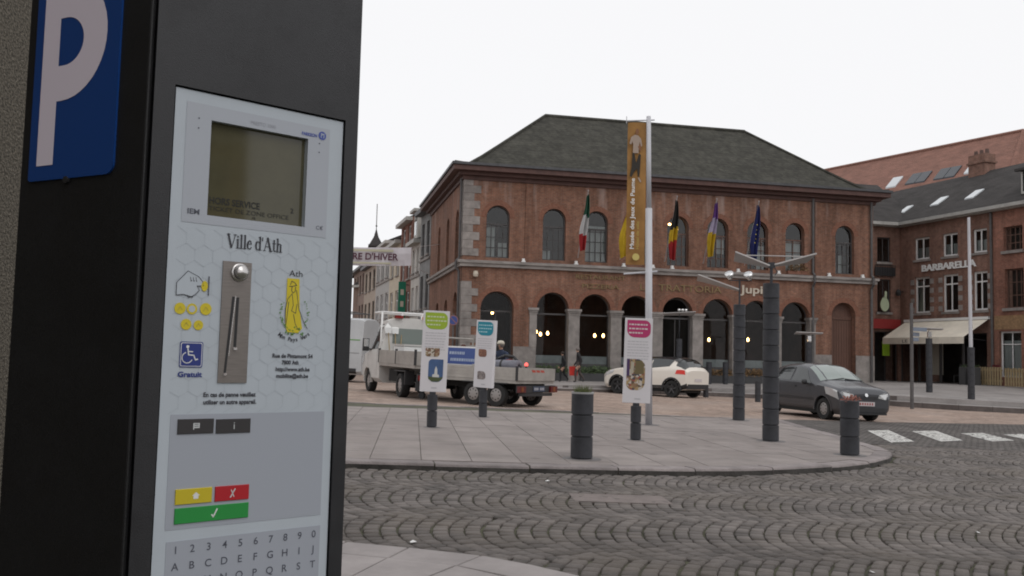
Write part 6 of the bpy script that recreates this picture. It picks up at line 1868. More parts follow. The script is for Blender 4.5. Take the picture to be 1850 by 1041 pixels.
# ---- flat trailer behind the lorry
def trailer():
    RB = -.98
    az = R(-57); d = Vector((math.sin(az), math.cos(az))); hd = math.atan2(d.y, d.x); lft = Vector((-d.y, d.x))
    ax = Vector((-.62, 24.75)) - lft * .86
    M = gmat(ax.x, ax.y, hd)
    t = thing('flat_trailer', 'grey four-wheeled flat trailer with low sides behind the lorry', 'trailer', M=M)
    for x in (.36, -.36):
        for s_ in (-1, 1): wheel(t, x, s_ * .86, .30, .19, m_rim_l, 'disc')
    k = MB(); k.box(RB, 1.75, -.95, .95, .62, .70); k.build('load_floor', m_alu, t)
    k = MB(); k.box(RB + .05, 1.7, -.55, -.47, .45, .62); k.box(RB + .05, 1.7, .47, .55, .45, .62); k.box(1.6, 1.72, -.9, .9, .5, .61)
    for x in (.36, -.36): k.box(x - .04, x + .04, -.78, .78, .27, .35)
    k.build('chassis', m_under, t)
    k = MB(); k.tube([(1.7, .5, .53), (3.0, 0, .50)], .045, 8); k.tube([(1.7, -.5, .53), (3.0, 0, .50)], .045, 8); k.tube([(2.9, 0, .50), (3.35, 0, .50)], .05, 8); k.build('drawbar', m_trim, t)
    k = MB(); k.cyl((2.7, .12, .12), (2.7, .12, .9), .03, n=8); k.cyl((2.7, .08, .10), (2.7, .16, .10), .1, n=12); k.build('jockey_wheel', m_trim, t)
    for s_ in (-1, 1):
        for a, b in ((RB + .01, .36), (.40, 1.74)):
            k = MB(); k.box(a, b, s_ * .95 - .018, s_ * .95 + .018, .705, 1.03)
            for z_ in (.80, .88, .96): k.box(a + .04, b - .04, s_ * .95 - .024, s_ * .95 + .024, z_, z_ + .012)
            k.build('dropside', m_alu, t)
        for a in (RB - .01, .38, 1.76):
            k = MB(); k.box(a - .025, a + .025, s_ * .95 - .028, s_ * .95 + .028, .70, 1.07); k.build('dropside_post', m_trim if a != .38 else m_alu, t)
        k = MB(); k.box(-.72, .72, s_ * .86 - .12, s_ * .86 + .12, .60, .625); k.build('mudguard', m_trim, t)
        k = MB(); k.box(RB - .11, RB - .05, s_ * .80 - .17, s_ * .80 + .17, .40, .56); lp_ = k.build('tail_lamp', mat('dull_red_lamp', (.10, .012, .012), .4), t)
        k = MB(); k.box(RB - .115, RB - .111, s_ * .80 - .05, s_ * .80 + .05, .42, .54); k.build('indicator', mat('dull_amber', (.20, .06, .015), .4), lp_)
    k = MB(); k.box(RB - .04, RB - .005, -.93, .93, .705, 1.03); tb = k.build('tailboard', m_alu, t)
    k = MB()
    for i in range(3): k.add([(RB - .043, -.38 + i * .22, .92), (RB - .043, -.20 + i * .22, .92), (RB - .043, -.14 + i * .22, .98), (RB - .043, -.32 + i * .22, .98)], [(3, 2, 1, 0)])
    k.build('warning_stripe', mat('red_marking', (.42, .06, .04), .6), tb)
    k = MB(); k.box(RB - .05, RB - .01, -.96, .96, .39, .58); k.box(RB - .05, RB + .01, -.8, .8, .30, .38); k.build('lamp_board', m_trim, t)
    k = MB(); k.box(RB - .065, RB - .052, -.38, .20, .42, .56); p = k.build('number_plate', mat('dark_blue_plate', (.035, .05, .085), .5), t)
    k = MB()
    for i in range(7):
        if i != 3: k.box(RB - .069, RB - .066, -.33 + i * .072, -.28 + i * .072, .455, .525)
    tag(k.build('plate_characters', mat('pale_characters', (.38, .38, .42), .5), p), kind='stuff')
    k = MB(); k.tube([(1.74, .9, .7), (1.74, .9, 1.75)], .025, 6); k.tube([(1.74, -.9, .7), (1.74, -.9, 1.75)], .025, 6); k.tube([(1.74, -.9, 1.75), (1.74, .9, 1.75)], .025, 6); k.tube([(1.74, -.9, 1.3), (1.74, .9, 1.3)], .02, 6); k.build('front_frame', m_alu, t)
    # load
    m_roll = mat('grey_rolled_sheet', (.17, .17, .20), .7, var=.3, vs=4, stretch=(1, 6, 6))
    for i, (y_, z_, r) in enumerate(((.55, .86, .15), (.20, .84, .13), (.38, 1.08, .14))):
        s_ = thing('rolled_sheet', '%s grey rolled sheet lying lengthwise on the trailer' % ('left lower', 'right lower', 'topmost')[i], 'roll', M=M @ Matrix.Translation((.42, y_, z_)), group='rolled sheets on the trailer')
        k = MB(Matrix.Rotation(R(90), 4, 'Y')); k.lathe([(r * .35, -1.1), (r, -1.12), (r, -.4), (r * .97, -.38), (r * .97, .4), (r, .42), (r, 1.12), (r * .35, 1.1), (r * .35, -1.1)], 18); k.build('roll', m_roll, s_, True)
        k = MB(Matrix.Rotation(R(90), 4, 'Y'))
        for q in (-.6, .6): k.lathe([(r + .004, q - .03), (r + .007, q), (r + .004, q + .03)], 18)
        k.build('strap', m_black, s_)
    bs = thing('road_sign_board', 'blue road sign board with white lines of lettering leaning on the trailer', 'sign', M=M @ Matrix.Translation((.95, .70, .705)) @ Matrix.Rotation(R(6), 4, 'X'))
    k = MB(); k.box(-.62, .62, -.015, .015, .06, .82); k.build('board', m_white, bs)
    k = MB(); k.box(-.58, .58, .016, .02, .34, .78); k.build('blue_field', mat('road_blue', (.035, .07, .24), .5), bs)
    k = MB(); rq = random.Random(4)
    for z_ in (.60, .42):
        x_ = -.48 if z_ < .5 else -.05
        while x_ < .40: w_ = rq.uniform(.03, .07); k.box(x_, x_ + w_, .021, .024, z_, z_ + .075); x_ += w_ + .02
    tag(k.build('white_marks', mat('pale_blue_marks', (.34, .40, .52), .5), bs), kind='stuff')
    k = MB(); k.box(-.6, -.54, -.2, .2, 0, .06); k.box(.54, .6, -.2, .2, 0, .06); k.build('foot', m_alu, bs)
    hs_ = thing('black_hose', 'curved black hose sticking up at the rear of the trailer', 'hose', M=M @ Matrix.Translation((-.45, .30, .705)))
    k = MB(); k.tube([(.5, .1, .5), (.25, .05, .62), (0, 0, .60), (-.18, 0, .45), (-.26, 0, .2), (-.28, 0, 0)], .04, 8); k.build('hose', m_black, hs_, True)
    rl_ = thing('warning_lamp', 'small lit red warning lamp on the trailer tailboard', 'lamp', M=M @ Matrix.Translation((RB + .05, .42, 1.03)))
    k = MB(); k.cyl((0, 0, 0), (0, 0, .05), .03, n=8); k.build('base', m_black, rl_)
    k = MB(); k.lathe([(.04, .05), (.05, .09), (.03, .13), (0, .14)], 10); k.build('lens', mat('red_beacon_lit', (.6, .02, .02), .3, emit=(1, .12, .10), es=2), rl_, True)
    rb_ = thing('red_tool_bag', 'red bag lying on top of the rolled sheets', 'bag', M=M @ Matrix.Translation((-.30, .30, 1.10)) @ Matrix.Scale(.75, 4))
    k = MB(); k.lathe([(0, 0), (.16, .01), (.2, .07), (.14, .15), (.05, .18), (0, .18)], 12, M=Matrix.Diagonal((1.4, .8, 1, 1))); k.build('bag', mat('red_cloth', (.30, .03, .03), .8), rb_, True)
trailer()

# ================================================================== PEOPLE
m_skin = mat('skin', (.42, .25, .18), .6)
def person(label, x, y, z, facing, H, J, colors, hair, bag=None, hat=None):
    """J: joint offsets in units of height, local +x forward, +y left"""
    t = thing('person', label, 'person', (x, y, z), facing, 'people in the square')
    P, E, Rr, tagv = [], [], [], []
    def v(p, r, k): P.append((p[0] * H, p[1] * H, p[2] * H)); Rr.append(r * H); tagv.append(k); return len(P) - 1
    def chain(i, pts):
        for p, r, k in pts:
            j = v(p, r, k); E.append((i, j)); i = j
        return i
    pel = v(J['pelvis'], .075, 'legs')
    ch = chain(pel, [(J['waist'], .068, 'top'), (J['chest'], .082, 'top'), (J['neck'], .034, 'top')])
    nk = chain(ch, [(J['neck2'], .028, 'skin'), (J['head'], .050, 'skin'), (J['crown'], .044, 'skin')])
    # a small nose gives the head its front
    hd_i = len(P) - 2
    chain(hd_i, [((J['head'][0] + .052, J['head'][1], J['head'][2] - .004), .012, 'skin')])
    chest_i = 2
    for s_, n_ in ((1, 'l'), (-1, 'r')):
        ha = chain(chest_i, [((J['sh' + n_]), .040, 'top'), (J['el' + n_], .030, 'top'), (J['wr' + n_], .021, 'top'), (J['ha' + n_], .020, 'skin')])
        hp = Vector(J['ha' + n_]); wp = Vector(J['wr' + n_]); dr = (hp - wp).normalized()
        sd_ = dr.cross(Vector((0, 1, 0))); sd_ = sd_.normalized() if sd_.length > .01 else Vector((1, 0, 0))
        for f_ in range(4):
            b = hp + sd_ * (.018 - .012 * f_) + dr * .012; ln = (.036, .042, .040, .032)[f_]
            chain(ha, [(tuple(b), .0062, 'skin'), (tuple(b + dr * ln * .6), .0056, 'skin'), (tuple(b + dr * ln + Vector((.006, 0, 0))), .005, 'skin')])
        b = hp - dr * .012 + sd_ * .024
        chain(ha, [(tuple(b), .0065, 'skin'), (tuple(b + dr * .024 + sd_ * .008), .0055, 'skin')])
        chain(pel, [(J['hi' + n_], .062, 'legs'), (J['kn' + n_], .042, 'legs'), (J['an' + n_], .027, 'legs'), (J['fo' + n_], .024, 'shoe'), (J['to' + n_], .020, 'shoe')])
    me = bpy.data.meshes.new('body'); me.from_pydata(P, E, [])
    o = bpy.data.objects.new('body_tmp', me); COL.objects.link(o)
    sk = o.modifiers.new('skin', 'SKIN'); sk.use_smooth_shade = True
    for i, sv in enumerate(me.skin_vertices[0].data):
        sv.radius = (Rr[i], Rr[i]); sv.use_root = (i == 0)
    ss = o.modifiers.new('sub', 'SUBSURF'); ss.levels = 1; ss.render_levels = 1
    dg = bpy.context.evaluated_depsgraph_get(); dg.update()
    m2 = bpy.data.meshes.new_from_object(o.evaluated_get(dg)); m2.name = 'body'
    bpy.data.objects.remove(o)
    order = ['skin', 'top', 'legs', 'shoe']
    m2.materials.clear()
    for k_ in order: m2.materials.append(m_skin if k_ == 'skin' else colors[k_])
    PV = [Vector(p) for p in P]
    for f in m2.polygons:
        c = f.center
        i = min(range(len(PV)), key=lambda q: (PV[q] - c).length - Rr[q] * .6)
        f.material_index = order.index(tagv[i]); f.use_smooth = True
    ob('body', m2, t)
    hc = Vector(J['crown']) * H
    k = MB(); r = .062 * H
    k.lathe([(0, r * .72), (r * .55, r * .6), (r * .9, r * .2), (r * .98, -r * .25), (r * .8, -r * .75), (r * .6, -r * .9)], 14, M=Matrix.Translation((hc.x - .006 * H, hc.y, hc.z)))
    k.build('hair', hair, t, True)
    if hat:
        k = MB(); k.lathe([(0, r * .95), (r * .7, r * .8), (r * 1.02, r * .3), (r * 1.06, -r * .1), (r * .9, -r * .12)], 14, M=Matrix.Translation((hc.x, hc.y, hc.z))); k.build('hat', hat, t, True)
    if bag:
        k = MB(); bx_ = Vector(J['har']) * H
        k.add([(bx_.x - .18, bx_.y - .06, bx_.z - .46), (bx_.x + .18, bx_.y - .06, bx_.z - .46), (bx_.x + .21, bx_.y - .02, bx_.z - .04), (bx_.x - .21, bx_.y - .02, bx_.z - .04), (bx_.x - .18, bx_.y + .08, bx_.z - .46), (bx_.x + .18, bx_.y + .08, bx_.z - .46), (bx_.x + .21, bx_.y + .04, bx_.z - .04), (bx_.x - .21, bx_.y + .04, bx_.z - .04)], [(0, 3, 2, 1), (4, 5, 6, 7), (0, 1, 5, 4), (1, 2, 6, 5), (2, 3, 7, 6), (3, 0, 4, 7)])
        k.tube([(bx_.x - .1, bx_.y, bx_.z - .05), (bx_.x, bx_.y, bx_.z + .01), (bx_.x + .1, bx_.y, bx_.z - .05)], .008, 5)
        bo_ = thing('shopping_bag', 'bright red bag carried by the taller pedestrian before the arcade', 'bag', (x, y, z), facing)
        k.build('bag', bag, bo_)
    return t
WALK = dict(pelvis=(0, 0, .52), waist=(.01, 0, .62), chest=(.025, 0, .74), neck=(.035, 0, .835), neck2=(.04, 0, .87), head=(.05, 0, .915), crown=(.045, 0, .945),
            shl=(.025, .115, .79), ell=(-.06, .135, .62), wrl=(-.03, .135, .48), hal=(-.01, .13, .45), shr=(.025, -.115, .79), elr=(.03, -.135, .61), wrr=(.12, -.135, .49), har=(.14, -.13, .465),
            hil=(.02, .055, .49), knl=(.10, .055, .28), anl=(.09, .055, .045), fol=(.10, .055, .022), tol=(.16, .06, .016), hir=(0, -.055, .49), knr=(-.02, -.055, .275), anr=(-.15, -.055, .09), **{'for': (-.145, -.055, .05)}, tor=(-.10, -.055, .018))
STAND = dict(pelvis=(0, 0, .52), waist=(0, 0, .62), chest=(.02, 0, .74), neck=(.03, 0, .835), neck2=(.035, 0, .87), head=(.055, 0, .912), crown=(.05, 0, .94),
             shl=(.02, .115, .79), ell=(.10, .14, .64), wrl=(.24, .09, .60), hal=(.27, .08, .60), shr=(.02, -.115, .79), elr=(.10, -.14, .64), wrr=(.24, -.09, .60), har=(.27, -.08, .60),
             hil=(0, .06, .49), knl=(.01, .065, .28), anl=(-.01, .07, .045), fol=(.01, .07, .022), tol=(.07, .085, .016), hir=(0, -.06, .49), knr=(.02, -.065, .28), anr=(0, -.07, .045), **{'for': (.02, -.07, .022)}, tor=(.08, -.085, .016))
D_ = lambda n, c: mat('cloth_' + n, c, .85, var=.2, vs=8)
px_ = lambda px, Y: (px - 925) / FPX * Y
x_ = px_(1021.5, 43.6); person('shorter pedestrian in a black coat walking right past the arcade', x_, 43.6, pz(x_, 43.6), R(178), 1.42, WALK, dict(top=D_('black', (.014, .014, .016)), legs=D_('black', (.014, .014, .016)), shoe=m_black), D_('dark_hair', (.03, .02, .015)))
x_ = px_(1049, 43.4); person('taller pedestrian in a dark coat walking with a bright red bag', x_, 43.4, pz(x_, 43.4), R(180), 1.62, WALK, dict(top=D_('charcoal', (.022, .02, .022)), legs=D_('taupe', (.07, .055, .05)), shoe=m_black), D_('grey_hair', (.16, .14, .13)), bag=D_('bag_red', (.50, .03, .02)))
x_ = px_(910, 28.0); person('worker in a navy jacket and pale cap bending over the trailer load', x_, 28.0, gz(x_), R(-120), 1.78, STAND, dict(top=D_('navy', (.02, .03, .06)), legs=D_('navy', (.02, .03, .06)), shoe=m_black), D_('grey_hair', (.16, .14, .13)), hat=D_('pale_cap', (.52, .48, .40)))
x_ = px_(838, 30.5); person('dark haired person behind the blue sign board beside the trailer', x_, 30.5, gz(x_), R(-60), 1.66, STAND, dict(top=D_('brown', (.06, .035, .03)), legs=D_('black', (.014, .014, .016)), shoe=m_black), D_('red_brown_hair', (.07, .025, .018)))

# a few scraps of litter
for (lx, ly, lb_) in ((-.62, 6.42, 'tiny white paper scrap on the cobbles by the near kerb'), (.42, 9.9, 'tiny white scrap on the cobbles below the island kerb'), (2.35, 6.15, 'tiny pale scrap on the cobbles in the near foreground'), (3.9, 7.9, 'tiny pale scrap on the cobbles toward the right')):
    t = thing('paper_scrap', lb_, 'litter', (lx, ly, gz(lx) + .032), random.uniform(0, 3), 'litter on the cobbles')
    k = MB(); k.add([(-.022, -.012, 0), (.02, -.016, .004), (.024, .01, .0), (.004, .018, .012), (-.02, .012, .003)], [(0, 1, 3), (1, 2, 3), (0, 3, 4)]); k.build('scrap', m_white, t)

# ================================================================== PARKING METER
MA = R(41.5)
MM = Matrix.Translation((-.570, 1.454, 0)) @ Matrix.Rotation(MA, 4, 'Z')
pm = thing('parking_meter', 'tall black parking ticket machine with grey control panel and blue P sign', 'parking meter', M=MM)
GZ0 = gz(-.57) + .06
m_case = mat('black_textured_coating', (.017, .017, .020), .42, spec=.55, bump=.25, bs=420, dist=.0015)
m_side = mat('black_side_coating', (.010, .010, .011), .5, spec=.45, bump=.2, bs=420, dist=.0015)
m_pn = mat('pale_grey_panel', (.455, .50, .55), .42, var=.03, vs=8)
m_pn2 = mat('mid_grey_field', (.355, .378, .43), .45)
m_hex = mat('faint_hexagon_print', (.425, .468, .515), .45)
m_ink = mat('black_print', (.035, .035, .045), .5)
m_ink2 = mat('grey_print', (.085, .09, .115), .5)
m_nblue = mat('print_blue', (.02, .035, .20), .5)
m_yel = mat('print_bright_yellow', (.62, .50, .02), .5)
m_grn = mat('print_leaf_green', (.10, .24, .04), .5)
PW, PT, PB = .374, 1.721, .80
TOPZ = 2.14
# casing behind, then the front skin with its recess for the panel
EL = (-.1087, .290)
k = MB(); k.prism([(.006, .018), (PW - .004, .018), (PW - .004, .30), EL], GZ0, TOPZ - .002); cs = k.build('casing', m_case, pm)
k = MB(); wall_panel(k, 0, PW, GZ0, TOPZ, [(.033, .3475, PB, PT, False)], .0175)
k.quad((0, 0, GZ0), (0, 0, TOPZ), (.006, .019, TOPZ), (.006, .019, GZ0)); k.quad((PW, 0, GZ0), (PW, .02, GZ0), (PW, .02, TOPZ), (PW, 0, TOPZ)); k.quad((0, 0, TOPZ), (PW, 0, TOPZ), (PW, .02, TOPZ), (.006, .02, TOPZ))
k.build('front_door', m_case, pm)
k = MB(); k.prism([(-.012, -.014), (PW + .014, -.014), (PW + .014, .315), (-.125, .305)], TOPZ, TOPZ + .05); k.build('cap', m_case, pm, bevel=.012)
k = MB(); k.prism([(-.012, -.012), (PW + .012, -.012), (PW + .012, .312), (-.122, .302)], GZ0 - .005, GZ0 + .05); k.build('plinth', m_case, pm, bevel=.006)
# side panel (skewed face on the left) and the blue P sign on it
u2 = Vector((-.350, .9367, 0)).normalized()
SM = Matrix(((-u2.x, -(-u2.y) * 0 + u2.y, 0, EL[0]), (-u2.y, -u2.x, 0, EL[1]), (0, 0, 1, 0), (0, 0, 0, 1)))
# local x' = -u2 (from the far edge to the front corner), y' into the casing
xp = -u2; yp = Vector((-xp.y, xp.x, 0))
SM = Matrix(((xp.x, yp.x, 0, EL[0]), (xp.y, yp.y, 0, EL[1]), (0, 0, 1, 0), (0, 0, 0, 1)))
k = MB(SM); k.box(.0, .302, -.006, .004, GZ0, TOPZ - .004); sd_o = k.build('side_panel', m_side, pm, bevel=.003)
k = MB(SM); q = rounded(.026, .236, 1.575, 1.985, (.006, .018, .018, .006)); 
k.add([(a, -.0095, b) for a, b in q] + [(a, -.006, b) for a, b in q], [tuple(range(len(q))), tuple(range(2 * len(q) - 1, len(q) - 1, -1))] + [(i, len(q) + i, len(q) + (i + 1) % len(q), (i + 1) % len(q)) for i in range(len(q))])
sg = k.build('parking_sign', mat('sign_royal_blue', (.008, .055, .24), .3, spec=.5), sd_o)
k = MB(SM); y_ = -.0102
zb_, zt_ = 1.600, 1.925
x0, x1, xo = .047, .089, .206
outer_c, inner_c = 1.812, 1.808
ro_, ri_ = .105, .041
k.quad((x0, y_, zb_), (x1, y_, zb_), (x1, y_, zt_), (x0, y_, zt_))
oc = [(xo - .105 + .105 * math.cos(a), outer_c + ro_ * math.sin(a)) for a in [R(-90 + 180 * i / 20) for i in range(21)]]
ic = [(.149 - .045 + .045 * math.cos(a), inner_c + ri_ * math.sin(a)) for a in [R(-90 + 180 * i / 20) for i in range(21)]]
oc = [(x1, oc[0][1])] + oc + [(x1, oc[-1][1])]; ic = [(x1, ic[0][1])] + ic + [(x1, ic[-1][1])]
for a, b, c, d in zip(oc[:-1], oc[1:], ic[1:], ic[:-1]): k.quad((a[0], y_, a[1]), (b[0], y_, b[1]), (c[0], y_, c[1]), (d[0], y_, d[1]))
k.build('letter_p', mat('sign_reflective_white', (.84, .76, .86), .4), sg)
k = MB(SM); k.cyl((.125, -.012, 1.572), (.125, -.004, 1.572), .006, n=10); k.build('screw', m_black, sg)
# control panel with the window for the screen
PY = .004
SCR = (.097, .275, 1.518, 1.675, False)
k = MB(); wall_panel(k, .036, .345, PB, PT - .003, [SCR], .011, y=PY); pn = k.build('control_panel', m_pn, pm)
k = MB(); wall_panel(k, .055, .318, 1.503, 1.699, [SCR], .002, y=PY - .0006); k.build('screen_surround', mat('screen_surround_grey', (.40, .425, .475), .45), pn)
k = MB(); k.quad((.097, PY + .0105, 1.518), (.275, PY + .0105, 1.518), (.275, PY + .0105, 1.675), (.097, PY + .0105, 1.675))
m_lcd = mat('olive_lcd', (.082, .075, .043), .05, spec=.5, var=.1, vs=20)
sc = k.build('screen', m_lcd, pn)
k = MB(); put_text(k, 'HORS SERVICE', .104, PY + .010, 1.540, .0155, width=.090, bold=.0004); put_text(k, '2', .252, PY + .010, 1.541, .012, bold=.0003); put_text(k, 'TICKET DE ZONE OFFICE', .104, PY + .010, 1.5285, .0105, width=.145); put_text(k, 'AB', .18, PY + .010, 1.522, .006)
k.build('screen_text', mat('lcd_segments', (.012, .012, .008), .3), sc)
YP = PY - .0012
k = MB(); hr = .0175                              # honeycomb print
def hexes(z0, z1, x0, x1):
    j = 0; z = z0
    while z < z1:
        x = x0 + (hr * .866 if j % 2 else 0)
        while x < x1:
            pts = [(x + hr * math.sin(R(60 * i)), z + hr * math.cos(R(60 * i))) for i in range(4)]
            pts = [(min(max(a, .037), .344), min(max(b, PB + .002), PT - .004)) for a, b in pts]
            k.stroke(pts, .0011, PY - .0003)
            x += hr * 1.732
        z += hr * 1.5; j += 1
hexes(1.215, 1.497, .05, .335)
k.build('honeycomb_print', m_hex, pn)
k = MB(); k.box(.054, .329, PY - .0006, PY, 1.016, 1.196); k.build('key_field', m_pn2, pn)
k = MB(); k.box(.057, .3295, PY - .0006, PY, .84, .998); k.build('keypad_field', m_pn2, pn)
# screen surround marks
k = MB(); put_text(k, 'IEM', .0640, YP, 1.5175, .0115, width=.020, bold=.0003); put_text(k, 'C€', .297, YP, 1.5165, .0095, width=.014)
for a, b in ((.0757, 1.6745), (.0757, 1.6583), (.2975, 1.6705), (.2975, 1.6545)): k.disc((a, YP, b), .0014, 8)
tag(k.build('panel_print', m_ink2, pn), kind='stuff')
k = MB(); put_text(k, 'PRESTO 1000', .1655, YP, 1.6815, .0085, width=.046); k.build('faint_print', mat('faint_print', (.33, .34, .38), .5), pn)
k = MB(); put_text(k, 'PARKEON', .262, YP, 1.6805, .0078, width=.030, bold=.0003); k.disc((.3025, YP, 1.6852), .0078, 18); k.build('maker_mark', mat('mark_blue', (.06, .09, .34), .5), pn)
k = MB(); k.stroke([(.3000, 1.6815), (.3000, 1.689)], .0012, YP - .0004); k.stroke([(.3000, 1.689), (.3045, 1.6875), (.3000, 1.6855)], .0012, YP - .0004); k.stroke([(.3055, 1.6815), (.3055, 1.6890)], .0012, YP - .0004); k.build('maker_monogram', m_pn, pn)
# "Ville d'Ath" in a serif letter, drawn stroke by stroke
def serif(mb, s, x, y, z, h, width):
    adv = 0; out = []
    def st_(pts, w): out.append((pts, w, adv))
    for c in s:
        if c == 'V': st_([(.06, .98), (.36, .03)], .16); st_([(.68, .98), (.40, .03)], .06); st_([(-.04, .98), (.24, .98)], .05); st_([(.54, .98), (.80, .98)], .05); a = .78
        elif c == 'A': st_([(.34, .98), (.08, .02)], .06); st_([(.36, .98), (.66, .02)], .16); st_([(.18, .34), (.54, .34)], .05); st_([(-.04, .02), (.2, .02)], .05); st_([(.50, .02), (.82, .02)], .05); a = .80
        elif c == 'i': st_([(.14, .03), (.14, .64)], .14); st_([(.02, .02), (.28, .02)], .05); st_([(.03, .62), (.12, .64)], .06); st_([(.13, .86), (.15, .86)], .14); a = .32
        elif c == 'l': st_([(.14, .03), (.14, 1.0)], .14); st_([(.02, .02), (.28, .02)], .05); st_([(.03, .98), (.12, 1.0)], .06); a = .32
        elif c == 'e': st_([(.40, .16), (.30, .04), (.18, .03), (.08, .12)], .08); st_([(.08, .14), (.06, .34), (.10, .52)], .14); st_([(.10, .54), (.22, .65), (.34, .60), (.40, .42)], .08); st_([(.08, .40), (.42, .40)], .05); a = .48
        elif c == 'd': st_([(.46, .03), (.46, 1.0)], .14); st_([(.40, .54), (.30, .64), (.18, .62)], .07); st_([(.13, .56), (.08, .34), (.13, .12)], .14); st_([(.18, .05), (.30, .03), (.42, .14)], .07); st_([(.46, .03), (.60, .04)], .05); st_([(.34, .98), (.44, 1.0)], .06); a = .60
        elif c == "'": st_([(.08, .98), (.07, .74)], .09); a = .20
        elif c == 't': st_([(.16, .86), (.16, .14)], .13); st_([(.16, .12), (.24, .03), (.34, .08)], .07); st_([(.02, .62), (.32, .62)], .06); a = .36
        elif c == 'h': st_([(.14, .03), (.14, 1.0)], .14); st_([(.02, .02), (.26, .02)], .05); st_([(.03, .98), (.12, 1.0)], .06); st_([(.16, .50), (.28, .64), (.40, .60)], .08); st_([(.43, .56), (.43, .03)], .14); st_([(.32, .02), (.56, .02)], .05); a = .58
        else: a = .26
        adv += a
    kx = width / adv
    for pts, w, ad in out: mb.stroke([(x + (ad + p[0]) * kx, z + p[1] * h) for p in pts], w * (kx * .6 + h * .4), y)
k = MB(); serif(k, "Ville d'Ath", .1340, YP, 1.4690, .0225, .0995); k.build('town_lettering', m_ink, pn)
# coin slot plate
k = MB(); k.box(.1280, .1785, PY - .0022, PY, 1.246, 1.446); ct_ = k.build('coin_plate', mat('brushed_steel', (.27, .245, .23), .38, metal=.75, var=.12, vs=30, stretch=(1, 1, 12)), pn)
k = MB()
k.add([(.1535, PY - .0026, 1.387), (.1585, PY - .0026, 1.387), (.1570, PY - .0026, 1.305), (.1520, PY - .0026, 1.305)], [(3, 2, 1, 0)])
k.add([(.1462, PY - .0026, 1.388), (.1505, PY - .0026, 1.388), (.1412, PY - .0026, 1.262), (.1372, PY - .0026, 1.262)], [(3, 2, 1, 0)])
k.build('coin_slot', m_black, ct_)
k = MB(); k.box(.1365, .1415, PY - .006, PY - .002, 1.258, 1.262); k.box(.1515, .1575, PY - .006, PY - .002, 1.300, 1.304); k.add([(.1515, PY - .003, 1.389), (.153, PY - .003, 1.389), (.145, PY - .003, 1.290), (.1435, PY - .003, 1.290)], [(3, 2, 1, 0)]); k.build('slot_lip', m_chrome, ct_)
k = MB(); k.lathe([(.0120, 0), (.0120, .008), (.0105, .0115), (0, .013)], 24, M=Matrix.Translation((.1580, PY - .002, 1.4285)) @ Matrix.Rotation(R(90), 4, 'X')); k.lathe([(.0155, 0), (.0150, .003), (.012, .003)], 24, M=Matrix.Translation((.1570, PY - .002, 1.4285)) @ Matrix.Rotation(R(90), 4, 'X')); k.build('push_button', mat('polished_steel', (.55, .53, .52), .25, metal=.85), ct_, True)
# hand with coin
k = MB()
hand = [(.0525, .3850), (.0525, .4050), (.0700, .4245), (.0880, .4165), (.0950, .4090), (.0965, .4020), (.0860, .4015), (.0900, .3945), (.0830, .3870), (.0770, .3835), (.0700, .3855), (.0640, .3865)]
hand = [(a, b + 1.0) for a, b in hand]
flat_poly(k, hand, YP, 0); k.stroke(hand + hand[:1], .0010, YP - .0003, 1)
for a in ((.0745, .0770), (.0790, .0815), (.0835, .0855)): k.stroke([(a[0], 1.415), (a[0] + .001, 1.4085), (a[1], 1.4095)], .0009, YP - .0003, 1)
k.stroke([(.0705, 1.3855), (.0725, 1.3815), (.0765, 1.3835)], .0009, YP - .0003, 1); k.stroke([(.0765, 1.384), (.0790, 1.3828), (.0815, 1.3865)], .0009, YP - .0003, 1)
k.add([(.0985 + .0055 * math.cos(a), YP - .0003, 1.4020 + .0085 * math.sin(a)) for a in [i * .3927 for i in range(16)]], [tuple(range(16))], 2)
k.box(.1045, .1065, YP - .0003, YP, 1.387, 1.4185, 3)
k.build('hand_pictogram', [m_pn, m_ink, m_yel, m_ink2], pn)
k = MB()
for a, b, r, e in ((.0600, 1.3640, .0092, 0), (.0795, 1.3640, .0088, 1), (.1025, 1.3650, .0098, 0), (.0712, 1.3390, .0088, 0), (.0915, 1.3385, .0080, 0)):
    n = 20
    k.add([(a + r * math.cos(i * 6.2832 / n), YP, b + r * math.sin(i * 6.2832 / n)) for i in range(n)], [tuple(range(n))], 0)
    if e: k.add([(a + r * .62 * math.cos(i * 6.2832 / n), YP - .0003, b + r * .62 * math.sin(i * 6.2832 / n)) for i in range(n)], [tuple(range(n))], 1)
    else: k.stroke([(a - r * .4, b - r * .3), (a, b + r * .3), (a + r * .4, b - r * .2)], .0014, YP - .0003, 2)
k.build('coin_pictogram', [m_yel, m_pn, mat('print_dull_yellow', (.45, .38, .05), .5)], pn)
# wheelchair pictogram
k = MB(); flat_poly(k, rounded(.0630, .1012, 1.2705, 1.3115, (.003,) * 4), YP, 0); flat_poly(k, rounded(.0645, .0997, 1.2720, 1.3100, (.0025,) * 4), YP - .0002, 1); flat_poly(k, rounded(.0655, .0987, 1.2730, 1.3090, (.0022,) * 4), YP - .0004, 0)
k.disc((.0755, YP - .0006, 1.3035), .0026, 10, 1)
k.stroke([(.0760, 1.3000), (.0775, 1.2905), (.0860, 1.2900), (.0890, 1.2825), (.0925, 1.2838)], .0020, YP - .0006, 1); k.stroke([(.0770, 1.2960), (.0840, 1.2955)], .0016, YP - .0006, 1)
k.stroke([(.0750 + .0004 + .0085 * math.cos(a), 1.2860 + .0085 * math.sin(a)) for a in [R(110 + i * 14) for i in range(17)]], .0016, YP - .0006, 1)
put_text(k, 'Gratuit', .0615, YP, 1.2555, .0115, 0, width=.040, bold=.0004)
k.build('disabled_pictogram', [m_nblue, m_white], pn)
